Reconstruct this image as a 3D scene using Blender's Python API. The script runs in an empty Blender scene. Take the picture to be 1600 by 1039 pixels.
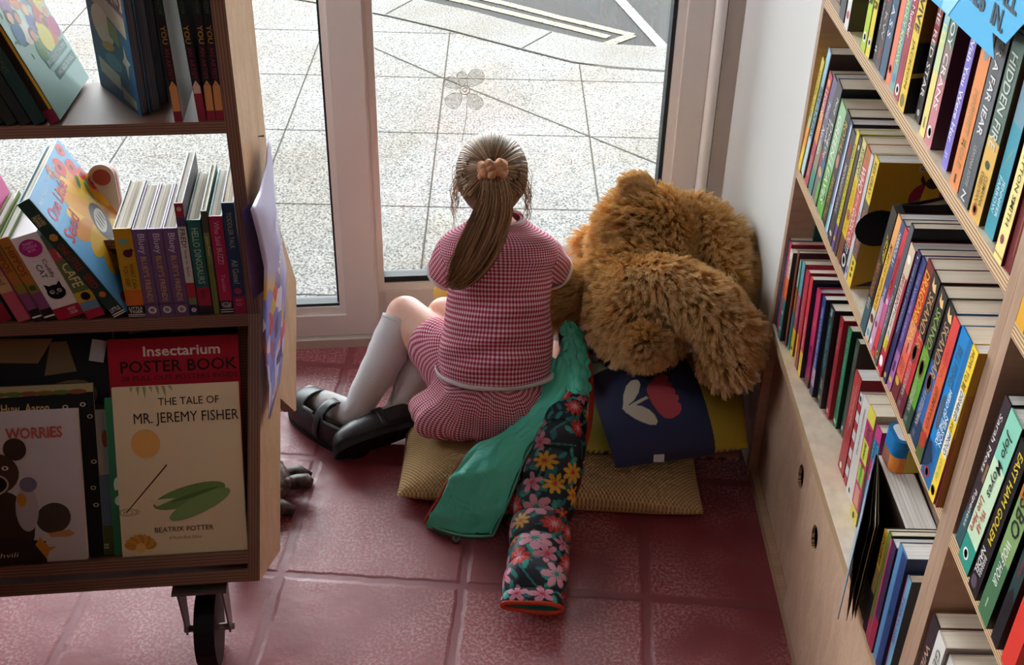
import bpy, bmesh, math, random
from mathutils import Matrix, Vector, Euler, noise
random.seed(7)
SC = bpy.context.scene
COL = SC.collection
PI = math.pi
def R(d): return math.radians(d)
# ---------------------------------------------------------------- camera
cam_data = bpy.data.cameras.new('camera')
cam_data.sensor_width = 36.0
cam_data.lens = 42.3
cam_data.clip_start = 0.02
cam = bpy.data.objects.new('camera', cam_data)
COL.objects.link(cam)
_X = Vector((0.99974, 0.012549, 0.019032)); _Y = Vector((-0.022797, 0.550328, 0.834637)); _Z = Vector((0.0, -0.834854, 0.550471))
cam.matrix_world = Matrix(((_X.x, _Y.x, _Z.x, 0), (_X.y, _Y.y, _Z.y, 0), (_X.z, _Y.z, _Z.z, 1.55), (0, 0, 0, 1)))
SC.camera = cam
# ---------------------------------------------------------------- sky, lights, exposure
W = bpy.data.worlds.new('overcast_sky'); SC.world = W; W.use_nodes = True
wn = W.node_tree.nodes['Background']
wn.inputs[0].default_value = (0.93, 0.97, 1.0, 1); wn.inputs[1].default_value = 9.0
def area(name, loc, rot, size, sy, power, col=(1, 1, 1)):
    l = bpy.data.lights.new(name, 'AREA'); l.shape = 'RECTANGLE'; l.size = size; l.size_y = sy; l.energy = power; l.color = col
    o = bpy.data.objects.new(name, l); COL.objects.link(o); o.location = loc; o.rotation_euler = rot
    return o
FILL_POWER = 1.0
area('warm_fill_light', (-0.2, -0.4, 2.6), (0, 0, 0), 1.2, 1.2, FILL_POWER, (1.0, 0.86, 0.72))  # warm fill added for the dim interior, no real fitting behind it
SC.view_settings.view_transform = 'Standard'; SC.view_settings.look = 'None'
SC.view_settings.exposure = 0.6; SC.view_settings.gamma = 1.0
SC.view_settings.use_curve_mapping = False
SC.cycles.use_denoising = True
SC.cycles.max_bounces = 8; SC.cycles.diffuse_bounces = 5; SC.cycles.transparent_max_bounces = 12
SC.cycles.sample_clamp_indirect = 8.0
SC.cycles.caustics_reflective = False; SC.cycles.caustics_refractive = False
# ---------------------------------------------------------------- colours and materials
def lin(c):
    return c / 12.92 if c <= 0.04045 else ((c + 0.055) / 1.055) ** 2.4
def hexc(h):
    h = h.lstrip('#')
    return tuple(lin(int(h[i:i + 2], 16) / 255) for i in (0, 2, 4)) + (1,)
MATS = {}
def nmat(name):
    m = bpy.data.materials.new(name); m.use_nodes = True
    nt = m.node_tree
    return m, nt, nt.nodes['Principled BSDF']
def col(h, rough=0.55, spec=0.3, metal=0.0, name=None, sheen=0):
    k = (h, rough, spec, metal, sheen)
    if k in MATS: return MATS[k]
    m, nt, p = nmat(name or 'paint_' + h.strip('#'))
    p.inputs['Base Color'].default_value = hexc(h); p.inputs['Roughness'].default_value = rough
    p.inputs['Specular IOR Level'].default_value = spec; p.inputs['Metallic'].default_value = metal
    if sheen: p.inputs['Sheen Weight'].default_value = sheen
    MATS[k] = m
    return m
class NT:
    """small node-building helper"""
    def __init__(s, nt): s.nt = nt
    def n(s, t, **kw):
        nd = s.nt.nodes.new(t)
        for k, v in kw.items():
            if k.startswith('i_'):
                nd.inputs[int(k[2:]) if k[2:].isdigit() else k[2:].replace('_', ' ')].default_value = v
            else: setattr(nd, k, v)
        return nd
    def l(s, a, ao, b, bi): s.nt.links.new(a.outputs[ao], b.inputs[bi])
    def co(s, kind='Object', scale=(1, 1, 1), rot=(0, 0, 0)):
        tc = s.n('ShaderNodeTexCoord'); mp = s.n('ShaderNodeMapping')
        mp.inputs['Scale'].default_value = scale; mp.inputs['Rotation'].default_value = rot
        s.l(tc, kind, mp, 'Vector'); return mp
    def ramp(s, stops, interp='LINEAR'):
        r = s.n('ShaderNodeValToRGB'); cr = r.color_ramp; cr.interpolation = interp
        while len(cr.elements) < len(stops): cr.elements.new(0.5)
        for e, (p, c) in zip(cr.elements, stops): e.position = p; e.color = hexc(c) if isinstance(c, str) else c
        return r
    def bump(s, src, so, p, strength=0.2, dist=0.01):
        b = s.n('ShaderNodeBump'); b.inputs['Strength'].default_value = strength; b.inputs['Distance'].default_value = dist
        s.l(src, so, b, 'Height'); s.l(b, 'Normal', p, 'Normal'); return b
def wood(name, c1, c2, rough=0.45, sc=(1.5, 18, 6), spec=0.35):
    m, nt, p = nmat(name); h = NT(nt)
    mp = h.co('Object', sc); nz = h.n('ShaderNodeTexNoise'); nz.inputs['Scale'].default_value = 2.2; nz.inputs['Detail'].default_value = 6; nz.inputs['Distortion'].default_value = 0.6
    h.l(mp, 0, nz, 'Vector'); r = h.ramp([(0.32, c1), (0.68, c2)]); h.l(nz, 'Fac', r, 'Fac')
    mp2 = h.co('Object', (sc[0] * 3, sc[1] * 9, sc[2] * 6)); n2 = h.n('ShaderNodeTexNoise'); n2.inputs['Scale'].default_value = 3; n2.inputs['Detail'].default_value = 4
    h.l(mp2, 0, n2, 'Vector')
    mx = h.n('ShaderNodeMixRGB', blend_type='MULTIPLY'); mx.inputs['Fac'].default_value = 0.35
    r2 = h.ramp([(0.3, (0.55, 0.5, 0.45, 1)), (0.6, (1, 1, 1, 1))]); h.l(n2, 'Fac', r2, 'Fac')
    h.l(r, 0, mx, 1); h.l(r2, 0, mx, 2); h.l(mx, 0, p, 'Base Color')
    p.inputs['Roughness'].default_value = rough; p.inputs['Specular IOR Level'].default_value = spec
    h.bump(n2, 'Fac', p, 0.08, 0.002)
    return m
def ply(name, c_dark, c_light, period=0.0036, axis=2):
    m, nt, p = nmat(name); h = NT(nt)
    tc = h.n('ShaderNodeTexCoord'); sx = h.n('ShaderNodeSeparateXYZ'); h.l(tc, 'Object', sx, 0)
    nz = h.n('ShaderNodeTexNoise'); nz.inputs['Scale'].default_value = 40; h.l(tc, 'Object', nz, 'Vector')
    ad = h.n('ShaderNodeMath', operation='MULTIPLY_ADD'); h.l(nz, 'Fac', ad, 0); ad.inputs[1].default_value = 0.0012; h.l(sx, axis, ad, 2)
    ml = h.n('ShaderNodeMath', operation='MULTIPLY'); ml.inputs[1].default_value = 2 * PI / period; h.l(ad, 0, ml, 0)
    sn = h.n('ShaderNodeMath', operation='SINE'); h.l(ml, 0, sn, 0)
    ma = h.n('ShaderNodeMath', operation='MULTIPLY_ADD'); ma.inputs[1].default_value = 0.5; ma.inputs[2].default_value = 0.5; h.l(sn, 0, ma, 0)
    r = h.ramp([(0.3, c_dark), (0.6, c_light)]); h.l(ma, 0, r, 'Fac'); h.l(r, 0, p, 'Base Color')
    p.inputs['Roughness'].default_value = 0.55
    return m
WOOD = wood('birch_plywood', '#c9a27c', '#dbb690')
WOODR = wood('birch_plywood_bookcase', '#c8a388', '#d9b89c')
WOOD_LIT = wood('birch_plywood_lit_top', '#efd8bc', '#f8e8d2', sc=(6, 1.5, 18))  # paler birch: light falling on the shelf tops is put into the colour
PLY = ply('plywood_edge', '#8a664a', '#d9b88e')
PLYL = ply('plywood_edge_trolley', '#6d4a3c', '#8d6450', 0.0042, 0)
def pages_mat(name, c1, c2, axis=0, freq=900):
    m, nt, p = nmat(name); h = NT(nt)
    sc = [3, 3, 3]; sc[axis] = freq
    mp = h.co('Object', tuple(sc)); nz = h.n('ShaderNodeTexNoise'); nz.inputs['Scale'].default_value = 1; nz.inputs['Detail'].default_value = 3
    h.l(mp, 0, nz, 'Vector'); r = h.ramp([(0.35, c1), (0.62, c2)]); h.l(nz, 'Fac', r, 'Fac'); h.l(r, 0, p, 'Base Color')
    p.inputs['Roughness'].default_value = 0.8; p.inputs['Specular IOR Level'].default_value = 0.1
    return m
PAGE = pages_mat('page_edges_cream', '#e8dac2', '#f6ead6')
PAGEW = pages_mat('page_edges_white', '#d9d6d0', '#f4f2ee')
PAGEB = pages_mat('board_page_edges', '#a79a86', '#efe9dc', freq=420)
PAGED = pages_mat('page_edges_grey', '#4a4850', '#6d6a72', freq=500)
WHITE = col('#efeeea', 0.5); BLACK = col('#141416', 0.5)
# ---------------------------------------------------------------- mesh builder
class MB:
    def __init__(s): s.v = []; s.f = []; s.m = []; s.mats = []; s.uv = {}; s.smooth = []
    def mi(s, m):
        if m not in s.mats: s.mats.append(m)
        return s.mats.index(m)
    def add(s, vs, fs, m, mtx=None, smooth=False, uvs=None):
        o = len(s.v)
        for p in vs:
            p = Vector(p); s.v.append(mtx @ p if mtx else p)
        k = s.mi(m)
        for f in fs:
            if uvs is not None: s.uv[len(s.f)] = [uvs[i] for i in f]
            s.f.append([i + o for i in f]); s.m.append(k); s.smooth.append(smooth)
        return s
    def box(s, x0, x1, y0, y1, z0, z1, m, mtx=None, side=None):
        vs = [(x0, y0, z0), (x1, y0, z0), (x1, y1, z0), (x0, y1, z0), (x0, y0, z1), (x1, y0, z1), (x1, y1, z1), (x0, y1, z1)]
        s.add(vs, [(0, 3, 2, 1), (4, 5, 6, 7)], m, mtx)
        o = len(s.v) - 8; k = s.mi(side or m)
        for f in ((0, 1, 5, 4), (1, 2, 6, 5), (2, 3, 7, 6), (3, 0, 4, 7)):
            s.f.append([i + o for i in f]); s.m.append(k); s.smooth.append(False)
        return s
    def prism(s, pts, z0, z1, m, mtx=None, side=None, smooth=False):
        n = len(pts)
        s.add([(x, y, z0) for x, y in pts] + [(x, y, z1) for x, y in pts], [tuple(range(n - 1, -1, -1)), tuple(range(n, 2 * n))], m, mtx)
        o = len(s.v) - 2 * n; k = s.mi(side or m)
        for i in range(n):
            j = (i + 1) % n
            s.f.append([o + i, o + j, o + n + j, o + n + i]); s.m.append(k); s.smooth.append(smooth)
        return s
    def grid(s, fn, nu, nv, m, closed_u=False, closed_v=False, smooth=True, uvfn=None, cap=False):
        U = nu if closed_u else nu + 1; V = nv if closed_v else nv + 1
        vs = [fn(i / nu, j / nv) for j in range(V) for i in range(U)]
        fs = []; base = len(s.f); uvl = []
        for j in range(nv):
            for i in range(nu):
                a = j * U + i; b = j * U + (i + 1) % U; c = ((j + 1) % V) * U + (i + 1) % U; d = ((j + 1) % V) * U + i
                fs.append((a, b, c, d)); uvl.append(((i / nu, j / nv), ((i + 1) / nu, j / nv), ((i + 1) / nu, (j + 1) / nv), (i / nu, (j + 1) / nv)))
        s.add(vs, fs, m, None, smooth)
        for q, u4 in enumerate(uvl): s.uv[base + q] = [uvfn(*u) if uvfn else u for u in u4]
        if cap and closed_u:
            o = len(s.v) - len(vs)
            s.f.append([o + i for i in range(U - 1, -1, -1)]); s.m.append(s.mi(m)); s.smooth.append(smooth)
            s.f.append([o + nv * U + i for i in range(U)]); s.m.append(s.mi(m)); s.smooth.append(smooth)
        return s
    def tube(s, pts, rad, m, n=8, closed=False, smooth=True, flat=1.0):
        P = [Vector(p) for p in pts]; N = len(P)
        rr = rad if isinstance(rad, (list, tuple)) else [rad] * N
        up = Vector((0.13, 0.21, 1)).normalized(); rings = []
        for i in range(N):
            t = (P[(i + 1) % N] - P[i - 1]) if closed else (P[min(i + 1, N - 1)] - P[max(i - 1, 0)])
            t.normalize(); a = up - t * up.dot(t)
            if a.length < 1e-4: a = t.orthogonal()
            a.normalize(); b = t.cross(a); up = a
            rings.append([P[i] + (a * math.cos(2 * PI * k / n) * flat + b * math.sin(2 * PI * k / n)) * rr[i] for k in range(n)])
        o = len(s.v); vs = [q for r in rings for q in r]; fs = []
        for i in range(N if closed else N - 1):
            for k in range(n):
                a = i * n + k; b = i * n + (k + 1) % n; c = ((i + 1) % N) * n + (k + 1) % n; d = ((i + 1) % N) * n + k
                fs.append((a, b, c, d))
        if not closed: fs += [tuple(range(n - 1, -1, -1)), tuple((N - 1) * n + k for k in range(n))]
        return s.add(vs, fs, m, None, smooth)
    def ball(s, c, r, m, nu=16, nv=10, mtx=None):
        c = Vector(c); r = (r, r, r) if not hasattr(r, '__len__') else r
        vs = [(0, 0, -1)] + [(math.cos(2 * PI * i / nu) * math.sin(PI * j / nv), math.sin(2 * PI * i / nu) * math.sin(PI * j / nv), -math.cos(PI * j / nv)) for j in range(1, nv) for i in range(nu)] + [(0, 0, 1)]
        fs = [(0, 1 + (i + 1) % nu, 1 + i) for i in range(nu)]
        for j in range(nv - 2):
            for i in range(nu): fs.append((1 + j * nu + i, 1 + j * nu + (i + 1) % nu, 1 + (j + 1) * nu + (i + 1) % nu, 1 + (j + 1) * nu + i))
        L = 1 + (nv - 1) * nu
        fs += [(L, 1 + (nv - 2) * nu + i, 1 + (nv - 2) * nu + (i + 1) % nu) for i in range(nu)]
        vs = [Vector((x * r[0], y * r[1], z * r[2])) for x, y, z in vs]
        if mtx: vs = [mtx @ q for q in vs]
        return s.add([c + q for q in vs], fs, m, None, True)
    def mesh(s, name):
        me = bpy.data.meshes.new(name); me.from_pydata([tuple(q) for q in s.v], [], s.f)
        for m in s.mats: me.materials.append(m)
        me.polygons.foreach_set('material_index', s.m); me.polygons.foreach_set('use_smooth', s.smooth)
        if s.uv:
            ul = me.uv_layers.new(name='UVMap')
            for p in me.polygons:
                u = s.uv.get(p.index)
                if u:
                    for li, q in zip(p.loop_indices, u): ul.data[li].uv = q
        me.update(); return me
    def build(s, name, parent=None, loc=None, rot=None):
        o = bpy.data.objects.new(name, s.mesh(name)); COL.objects.link(o)
        if parent: o.parent = parent
        if loc: o.location = loc
        if rot: o.rotation_euler = rot
        return o
def tag(o, label=None, cat=None, group=None, kind=None):
    if label: o['label'] = label
    if cat: o['category'] = cat
    if group: o['group'] = group
    if kind: o['kind'] = kind
    return o
def thing(name, label, cat, loc=(0, 0, 0), rot=(0, 0, 0), group=None):
    o = bpy.data.objects.new(name, None); COL.objects.link(o); o.empty_display_size = 0.05
    o.location = loc; o.rotation_euler = rot
    return tag(o, label, cat, group)
def mod(o, kind, **kw):
    md = o.modifiers.new(kind.lower(), kind)
    for k, v in kw.items(): setattr(md, k, v)
    return md
def baked(o):
    """replace the object's mesh by its evaluated (modifier-applied) mesh"""
    dg = bpy.context.evaluated_depsgraph_get(); dg.update()
    me = bpy.data.meshes.new_from_object(o.evaluated_get(dg))
    o.modifiers.clear(); o.data = me
    return o
TXT = {}
def text_geo(s, bold=0.0, shear=0.0):
    k = (s, bold, shear)
    if k in TXT: return TXT[k]
    c = bpy.data.curves.new('lettering', 'FONT'); c.body = s; c.offset = bold; c.shear = shear; c.resolution_u = 2; c.align_x = 'LEFT'
    o = bpy.data.objects.new('lettering', c)
    me = o.to_mesh()
    vs = [(q.co.x, q.co.y) for q in me.vertices]; fs = [tuple(p.vertices) for p in me.polygons]
    o.to_mesh_clear(); bpy.data.objects.remove(o); bpy.data.curves.remove(c)
    if not vs: TXT[k] = ([], [], 1); return TXT[k]
    x0 = min(v[0] for v in vs); x1 = max(v[0] for v in vs); y0 = min(v[1] for v in vs); y1 = max(v[1] for v in vs)
    asp = (x1 - x0) / max(y1 - y0, 1e-6)
    TXT[k] = ([((x - x0) / (x1 - x0), (y - y0) / (y1 - y0)) for x, y in vs], fs, asp)
    return TXT[k]
def put_text(mb, s, o, ex, ey, m, bold=0.01, shear=0.0, fit=(0.55, 1.7)):
    """lettering inside the rectangle o + a*ex + b*ey (vectors); keeps the stretch within fit"""
    vs, fs, asp = text_geo(s, bold, shear)
    if not vs: return
    o = Vector(o); ex = Vector(ex); ey = Vector(ey)
    want = ex.length / ey.length; st = want / asp
    if st > fit[1]: k = fit[1] / st; o = o + ex * (1 - k) / 2; ex = ex * k
    if st < fit[0]: k = st / fit[0]; o = o + ey * (1 - k) / 2; ey = ey * k
    flip = False
    mb.add([o + ex * x + ey * y for x, y in vs], fs, m)
# ================================================================ the room and the street
def struct(o): o['kind'] = 'structure'; return o
# floor tiles: rose-red painted quarry tiles
def floor_mat():
    m, nt, p = nmat('red_floor_tiles'); h = NT(nt)
    tc = h.n('ShaderNodeTexCoord'); mp = h.n('ShaderNodeMapping'); mp.inputs['Rotation'].default_value = (0, 0, R(3.2))
    h.l(tc, 'Object', mp, 'Vector')
    wob = h.n('ShaderNodeTexNoise'); wob.inputs['Scale'].default_value = 28; wob.inputs['Detail'].default_value = 3; h.l(mp, 0, wob, 'Vector')
    wv = h.n('ShaderNodeVectorMath', operation='MULTIPLY_ADD'); wv.inputs[1].default_value = (0.010, 0.010, 0); h.l(wob, 'Color', wv, 0); h.l(mp, 0, wv, 2)
    sx = h.n('ShaderNodeSeparateXYZ'); h.l(wv, 0, sx, 0)
    ds = []
    for ax, off in ((0, 0.0), (1, 0.0)):
        a = h.n('ShaderNodeMath', operation='ADD'); a.inputs[1].default_value = (-0.005 + (0.0 if ax == 0 else 0.0)); h.l(sx, ax, a, 0)
        d = h.n('ShaderNodeMath', operation='PINGPONG'); d.inputs[1].default_value = 0.1625; h.l(a, 0, d, 0); ds.append(d)
    mn = h.n('ShaderNodeMath', operation='MINIMUM'); h.l(ds[0], 0, mn, 0); h.l(ds[1], 0, mn, 1)
    g = h.ramp([(0.0, (0, 0, 0, 1)), (0.035, (0.03, 0.03, 0.03, 1)), (0.075, (1, 1, 1, 1))])
    sc = h.n('ShaderNodeMath', operation='MULTIPLY'); sc.inputs[1].default_value = 6.0; h.l(mn, 0, sc, 0); h.l(sc, 0, g, 'Fac')
    n1 = h.n('ShaderNodeTexNoise'); n1.inputs['Scale'].default_value = 9; n1.inputs['Detail'].default_value = 4; h.l(tc, 'Object', n1, 'Vector')
    r1 = h.ramp([(0.3, '#8a3b43'), (0.7, '#9c4850')]); h.l(n1, 'Fac', r1, 'Fac')
    # worn glaze: pale fine scuffing in patches
    n2 = h.n('ShaderNodeTexNoise'); n2.inputs['Scale'].default_value = 170; n2.inputs['Detail'].default_value = 5; n2.inputs['Roughness'].default_value = 0.7; h.l(tc, 'Object', n2, 'Vector')
    n3 = h.n('ShaderNodeTexNoise'); n3.inputs['Scale'].default_value = 4.5; n3.inputs['Detail'].default_value = 2; h.l(tc, 'Object', n3, 'Vector')
    rf = h.ramp([(0.47, (0, 0, 0, 1)), (0.58, (1, 1, 1, 1))]); h.l(n2, 'Fac', rf, 'Fac')
    rp = h.ramp([(0.42, (0, 0, 0, 1)), (0.6, (1, 1, 1, 1))]); h.l(n3, 'Fac', rp, 'Fac')
    mu = h.n('ShaderNodeMath', operation='MULTIPLY'); h.l(rf, 0, mu, 0); h.l(rp, 0, mu, 1)
    mu2 = h.n('ShaderNodeMath', operation='MULTIPLY'); h.l(mu, 0, mu2, 0); h.l(g, 0, mu2, 1)
    mu3 = h.n('ShaderNodeMath', operation='MULTIPLY'); mu3.inputs[1].default_value = 0.6; h.l(mu2, 0, mu3, 0)
    mx = h.n('ShaderNodeMixRGB'); h.l(mu3, 0, mx, 'Fac'); h.l(r1, 0, mx, 1); mx.inputs[2].default_value = hexc('#d0a0a3')
    gc = h.n('ShaderNodeMixRGB'); h.l(g, 0, gc, 'Fac'); gc.inputs[1].default_value = hexc('#8a424a'); h.l(mx, 0, gc, 2)
    h.l(gc, 0, p, 'Base Color')
    n4 = h.n('ShaderNodeTexNoise'); n4.inputs['Scale'].default_value = 45; n4.inputs['Detail'].default_value = 6; h.l(tc, 'Object', n4, 'Vector')
    hb = h.n('ShaderNodeMath', operation='MULTIPLY_ADD'); h.l(n4, 'Fac', hb, 0); hb.inputs[1].default_value = 0.45; h.l(g, 0, hb, 2)
    h.bump(hb, 0, p, 0.5, 0.003)
    rr = h.ramp([(0.3, (0.34, 0.34, 0.34, 1)), (0.7, (0.52, 0.52, 0.52, 1))]); h.l(n4, 'Fac', rr, 'Fac'); h.l(rr, 0, p, 'Roughness')
    p.inputs['Specular IOR Level'].default_value = 0.5
    return m
mb = MB(); mb.prism([(-2.6, -2.6), (0.95, -2.6), (0.95, 2.44), (-2.6, 2.03)], -0.03, 0.0, floor_mat()); fl = struct(mb.build('floor'))
# put the tile grid origin on the grout crossing seen in the photograph
fl.data.transform(Matrix.Translation((0.078, -1.532, 0))); fl.location = (-0.078, 1.532, 0)
PLASTER = col('#dcdad6', 0.75, 0.15, name='white_plaster'); DIM = col('#453c35', 0.9, 0.1, name='shop_wall_paint')
mb = MB(); mb.prism([(0.452, 2.42), (0.478, 1.874), (0.80, 1.874), (0.80, 2.42)], 0, 2.7, PLASTER); struct(mb.build('wall_right'))
mb = MB(); mb.box(0.80, 0.86, -2.6, 1.874, 0, 2.7, DIM); struct(mb.build('wall_east'))
mb = MB(); mb.box(-2.66, -2.6, -2.6, 0.40, 0, 2.7, DIM); mb.box(-2.66, -2.6, 0.40, 2.06, 2.45, 2.7, DIM); mb.box(-2.66, -2.6, 0.40, 2.06, 0, 1.0, DIM); struct(mb.build('wall_left'))
mb = MB(); mb.box(-1.42, -1.36, -2.6, 1.9, 0, 0.95, DIM); struct(mb.build('added_shade_wall'))  # unseen low wall, added to shade the trolley and the floor below it
# unseen high side window, added to bring in light from the left
added_win = struct(bpy.data.objects.new('added_light_window', None)); COL.objects.link(added_win)
mb = MB()
for yy in (0.40, 1.2, 1.98): mb.box(-2.655, -2.60, yy, yy + 0.08, 1.0, 2.45, col('#d9cfca', 0.35, 0.4, name='white_upvc'))
mb.build('window_frame', added_win)
mb = MB(); mb.box(-2.6, 0.86, -2.66, -2.6, 0, 2.7, DIM); struct(mb.build('wall_back'))
mb = MB(); mb.box(-2.66, 0.95, -2.66, 2.5, 2.7, 2.76, col('#5f574f', 0.9, 0.1)); struct(mb.build('ceiling'))
# the window wall: local x along the glazing, local y outwards, 6.5 degrees off square
WM = Matrix.Translation((-0.491, 2.268, 0)) @ Matrix.Rotation(R(6.5), 4, 'Z')
UPVC = col('#d9cfca', 0.35, 0.4, name='white_upvc'); GASK = col('#23272b', 0.5, 0.3, name='black_gasket'); BEAD = col('#e4dcd6', 0.3, 0.4, name='glazing_bead')
def glass_mat():
    m = bpy.data.materials.new('clear_glass'); m.use_nodes = True; nt = m.node_tree; h = NT(nt)
    nt.nodes.remove(nt.nodes['Principled BSDF']); out = nt.nodes['Material Output']
    tr = h.n('ShaderNodeBsdfTransparent'); tr.inputs[0].default_value = (0.97, 0.985, 0.98, 1)
    gl = h.n('ShaderNodeBsdfGlossy'); gl.inputs['Roughness'].default_value = 0.01
    fr = h.n('ShaderNodeFresnel'); fr.inputs['IOR'].default_value = 1.45
    mx = h.n('ShaderNodeMixShader'); h.l(fr, 0, mx, 0); h.l(tr, 0, mx, 1); h.l(gl, 0, mx, 2); h.l(mx, 0, out, 0)
    return m
GLASS = glass_mat()
def wbox(mb, s0, s1, d0, d1, z0, z1, m): mb.box(s0, s1, d0, d1, z0, z1, m, WM)
HEAD = 2.35
# left leaf (a glazed door)
door = struct(bpy.data.objects.new('door_1', None)); COL.objects.link(door)
mb = MB()
wbox(mb, 0.1175, 0.185, 0.0, 0.065, 0.03, HEAD, UPVC); wbox(mb, -0.90, -0.80, 0.0, 0.065, 0.03, HEAD, UPVC)
wbox(mb, -0.80, 0.1175, 0.0, 0.065, 0.03, 0.082, UPVC); wbox(mb, -0.80, 0.1175, 0.0, 0.065, HEAD - 0.1, HEAD, UPVC)
mb.build('door_frame', door)
mb = MB()
for a, b, c, d in ((0.104, 0.1175, 0.082, HEAD - 0.1), (-0.80, -0.787, 0.082, HEAD - 0.1), (-0.787, 0.104, 0.082, 0.101), (-0.787, 0.104, HEAD - 0.12, HEAD - 0.1)):
    wbox(mb, a, b, 0.006, 0.03, c, d, BEAD)
mb.build('glazing_bead', door)
mb = MB()
wbox(mb, 0.0995, 0.104, 0.010, 0.034, 0.112, HEAD - 0.12, GASK); wbox(mb, -0.787, 0.104, 0.012, 0.045, 0.101, 0.108, GASK); wbox(mb, -0.787, -0.782, 0.01, 0.034, 0.1, HEAD - 0.12, GASK)
mb.build('gasket', door)
mb = MB(); wbox(mb, -0.784, 0.101, 0.030, 0.036, 0.104, HEAD - 0.12, GLASS); mb.build('glass_pane', door)
# fixed sill strip below the leaf
mb = MB(); wbox(mb, -1.9, 0.96, -0.008, 0.09, 0.0, 0.022, col('#b8a79a', 0.5)); struct(mb.build('trim_1'))
# right-hand fixed light
win = struct(bpy.data.objects.new('window_1', None)); COL.objects.link(win)
mb = MB()
wbox(mb, 0.1885, 0.206, 0.02, 0.075, 0.022, HEAD, UPVC); wbox(mb, 0.1845, 0.1905, 0.012, 0.07, 0.022, HEAD, BEAD)
wbox(mb, 0.206, 0.905, 0.012, 0.075, 0.022, 0.134, UPVC); wbox(mb, 0.206, 0.905, 0.012, 0.075, HEAD - 0.09, HEAD, UPVC)
wbox(mb, 0.836, 0.888, 0.008, 0.075, 0.134, HEAD - 0.09, UPVC)
mb.build('window_frame', win)
mb = MB()
for a, b, c, d in ((0.818, 0.836, 0.134, HEAD - 0.09), (0.206, 0.818, 0.134, 0.152), (0.192, 0.206, 0.13, HEAD - 0.09)):
    wbox(mb, a, b, 0.018, 0.045, c, d, BEAD)
mb.build('glazing_bead', win)
mb = MB()
wbox(mb, 0.809, 0.8175, 0.022, 0.05, 0.152, HEAD - 0.09, GASK); wbox(mb, 0.206, 0.812, 0.022, 0.05, 0.152, 0.166, GASK)
mb.build('gasket', win)
mb = MB(); wbox(mb, 0.2, 0.814, 0.040, 0.046, 0.155, HEAD - 0.09, GLASS); mb.build('glass_pane', win)
# second leaf further left (mostly outside the frame)
win2 = struct(bpy.data.objects.new('window_2', None)); COL.objects.link(win2)
mb = MB(); wbox(mb, -1.9, -1.82, 0, 0.065, 0.022, HEAD, UPVC); wbox(mb, -1.82, -0.905, 0, 0.065, 0.022, 0.1, UPVC); wbox(mb, -1.82, -0.905, 0, 0.065, HEAD - .09, HEAD, UPVC)
mb.build('window_frame', win2)
mb = MB(); wbox(mb, -1.82, -0.905, 0.03, 0.036, 0.1, HEAD - 0.09, GLASS); mb.build('glass_pane', win2)
# rounded cover strip between frame and wall, and flat post
mb = MB()
mb.grid(lambda u, v: WM @ Vector((0.9035 - 0.0125 * math.cos(PI * u), 0.010 - 0.014 * math.sin(PI * u), 0.0 + 2.7 * v)), 10, 1, BEAD)
wbox(mb, 0.888, 0.916, 0.010, 0.09, 0, 2.7, UPVC)
struct(mb.build('trim_2'))
mb = MB(); wbox(mb, 0.916, 0.99, 0.004, 0.09, 0, 2.7, col('#b3a79f', 0.5)); struct(mb.build('trim_3'))
mb = MB(); wbox(mb, -2.2, 0.99, 0.0, 0.2, HEAD, 2.7, DIM); wbox(mb, -2.2, -1.9, 0, 0.2, 0, HEAD, DIM); struct(mb.build('wall_front'))
# flower drawn on the window pane (white pen)
def wpt(s, z, d=0.0385): return WM @ Vector((s, d, z))
def pen_mat():
    m, nt, p = nmat('chalk_pen'); h = NT(nt)
    p.inputs['Base Color'].default_value = hexc('#e9e7e2'); p.inputs['Roughness'].default_value = 0.9; p.inputs['Alpha'].default_value = 0.8
    return m
def petal_mat():
    m, nt, p = nmat('scribbled_petal'); h = NT(nt)
    mp = h.co('Object', (500, 60, 300), (0.4, 0.2, 0.5)); nz = h.n('ShaderNodeTexNoise'); nz.inputs['Scale'].default_value = 1.5; h.l(mp, 0, nz, 'Vector')
    r = h.ramp([(0.40, (0.12, 0.12, 0.12, 1)), (0.6, (0.55, 0.55, 0.55, 1))]); h.l(nz, 'Fac', r, 'Fac'); h.l(r, 0, p, 'Alpha')
    p.inputs['Base Color'].default_value = hexc('#7d7871'); p.inputs['Roughness'].default_value = 0.9
    return m
fd = thing('flower_drawing', 'pale chalk pen flower with five petals drawn on the window glass', 'drawing', tuple(wpt(0.389, 0.59)))
inv = Matrix.Translation(-Vector(wpt(0.389, 0.59)))
PEN = pen_mat(); PET = petal_mat()
for ang, ln, wd in ((50, .042, .040), (102, .030, .024), (150, .036, .030), (225, .040, .040), (308, .042, .036)):
    a = R(ang); mb = MB(); pts = []
    for k in range(25):
        t = k / 24; th = 2 * PI * t; rx = 0.011 + ln * (0.5 - 0.5 * math.cos(th)); ry = wd * 0.5 * math.sin(th) * (0.55 + 0.5 * (0.5 - 0.5 * math.cos(th)))
        pts.append(inv @ wpt(0.389 + rx * math.cos(a) - ry * math.sin(a), 0.598 + (rx * math.sin(a) + ry * math.cos(a))))
    mb.add(pts[:24], [tuple(range(24))], PET); mb.tube(pts[:24], 0.0004, col('#a39d94', 0.8), 4, closed=True); mb.build('petal', fd)
mb = MB()
for r_ in (0.010, 0.004):
    mb.tube([inv @ wpt(0.389 + r_ * math.cos(2 * PI * k / 20), 0.598 + r_ * math.sin(2 * PI * k / 20)) for k in range(20)], 0.0014, PEN, 4, closed=True)
mb.build('flower_centre', fd)
mb = MB(); mb.tube([inv @ wpt(0.393 - 0.012 * t * t, 0.57 - 0.09 * t) for t in [k / 12 for k in range(13)]], 0.0007, col('#8d8780', 0.8), 4); mb.build('stem', fd)
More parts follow.
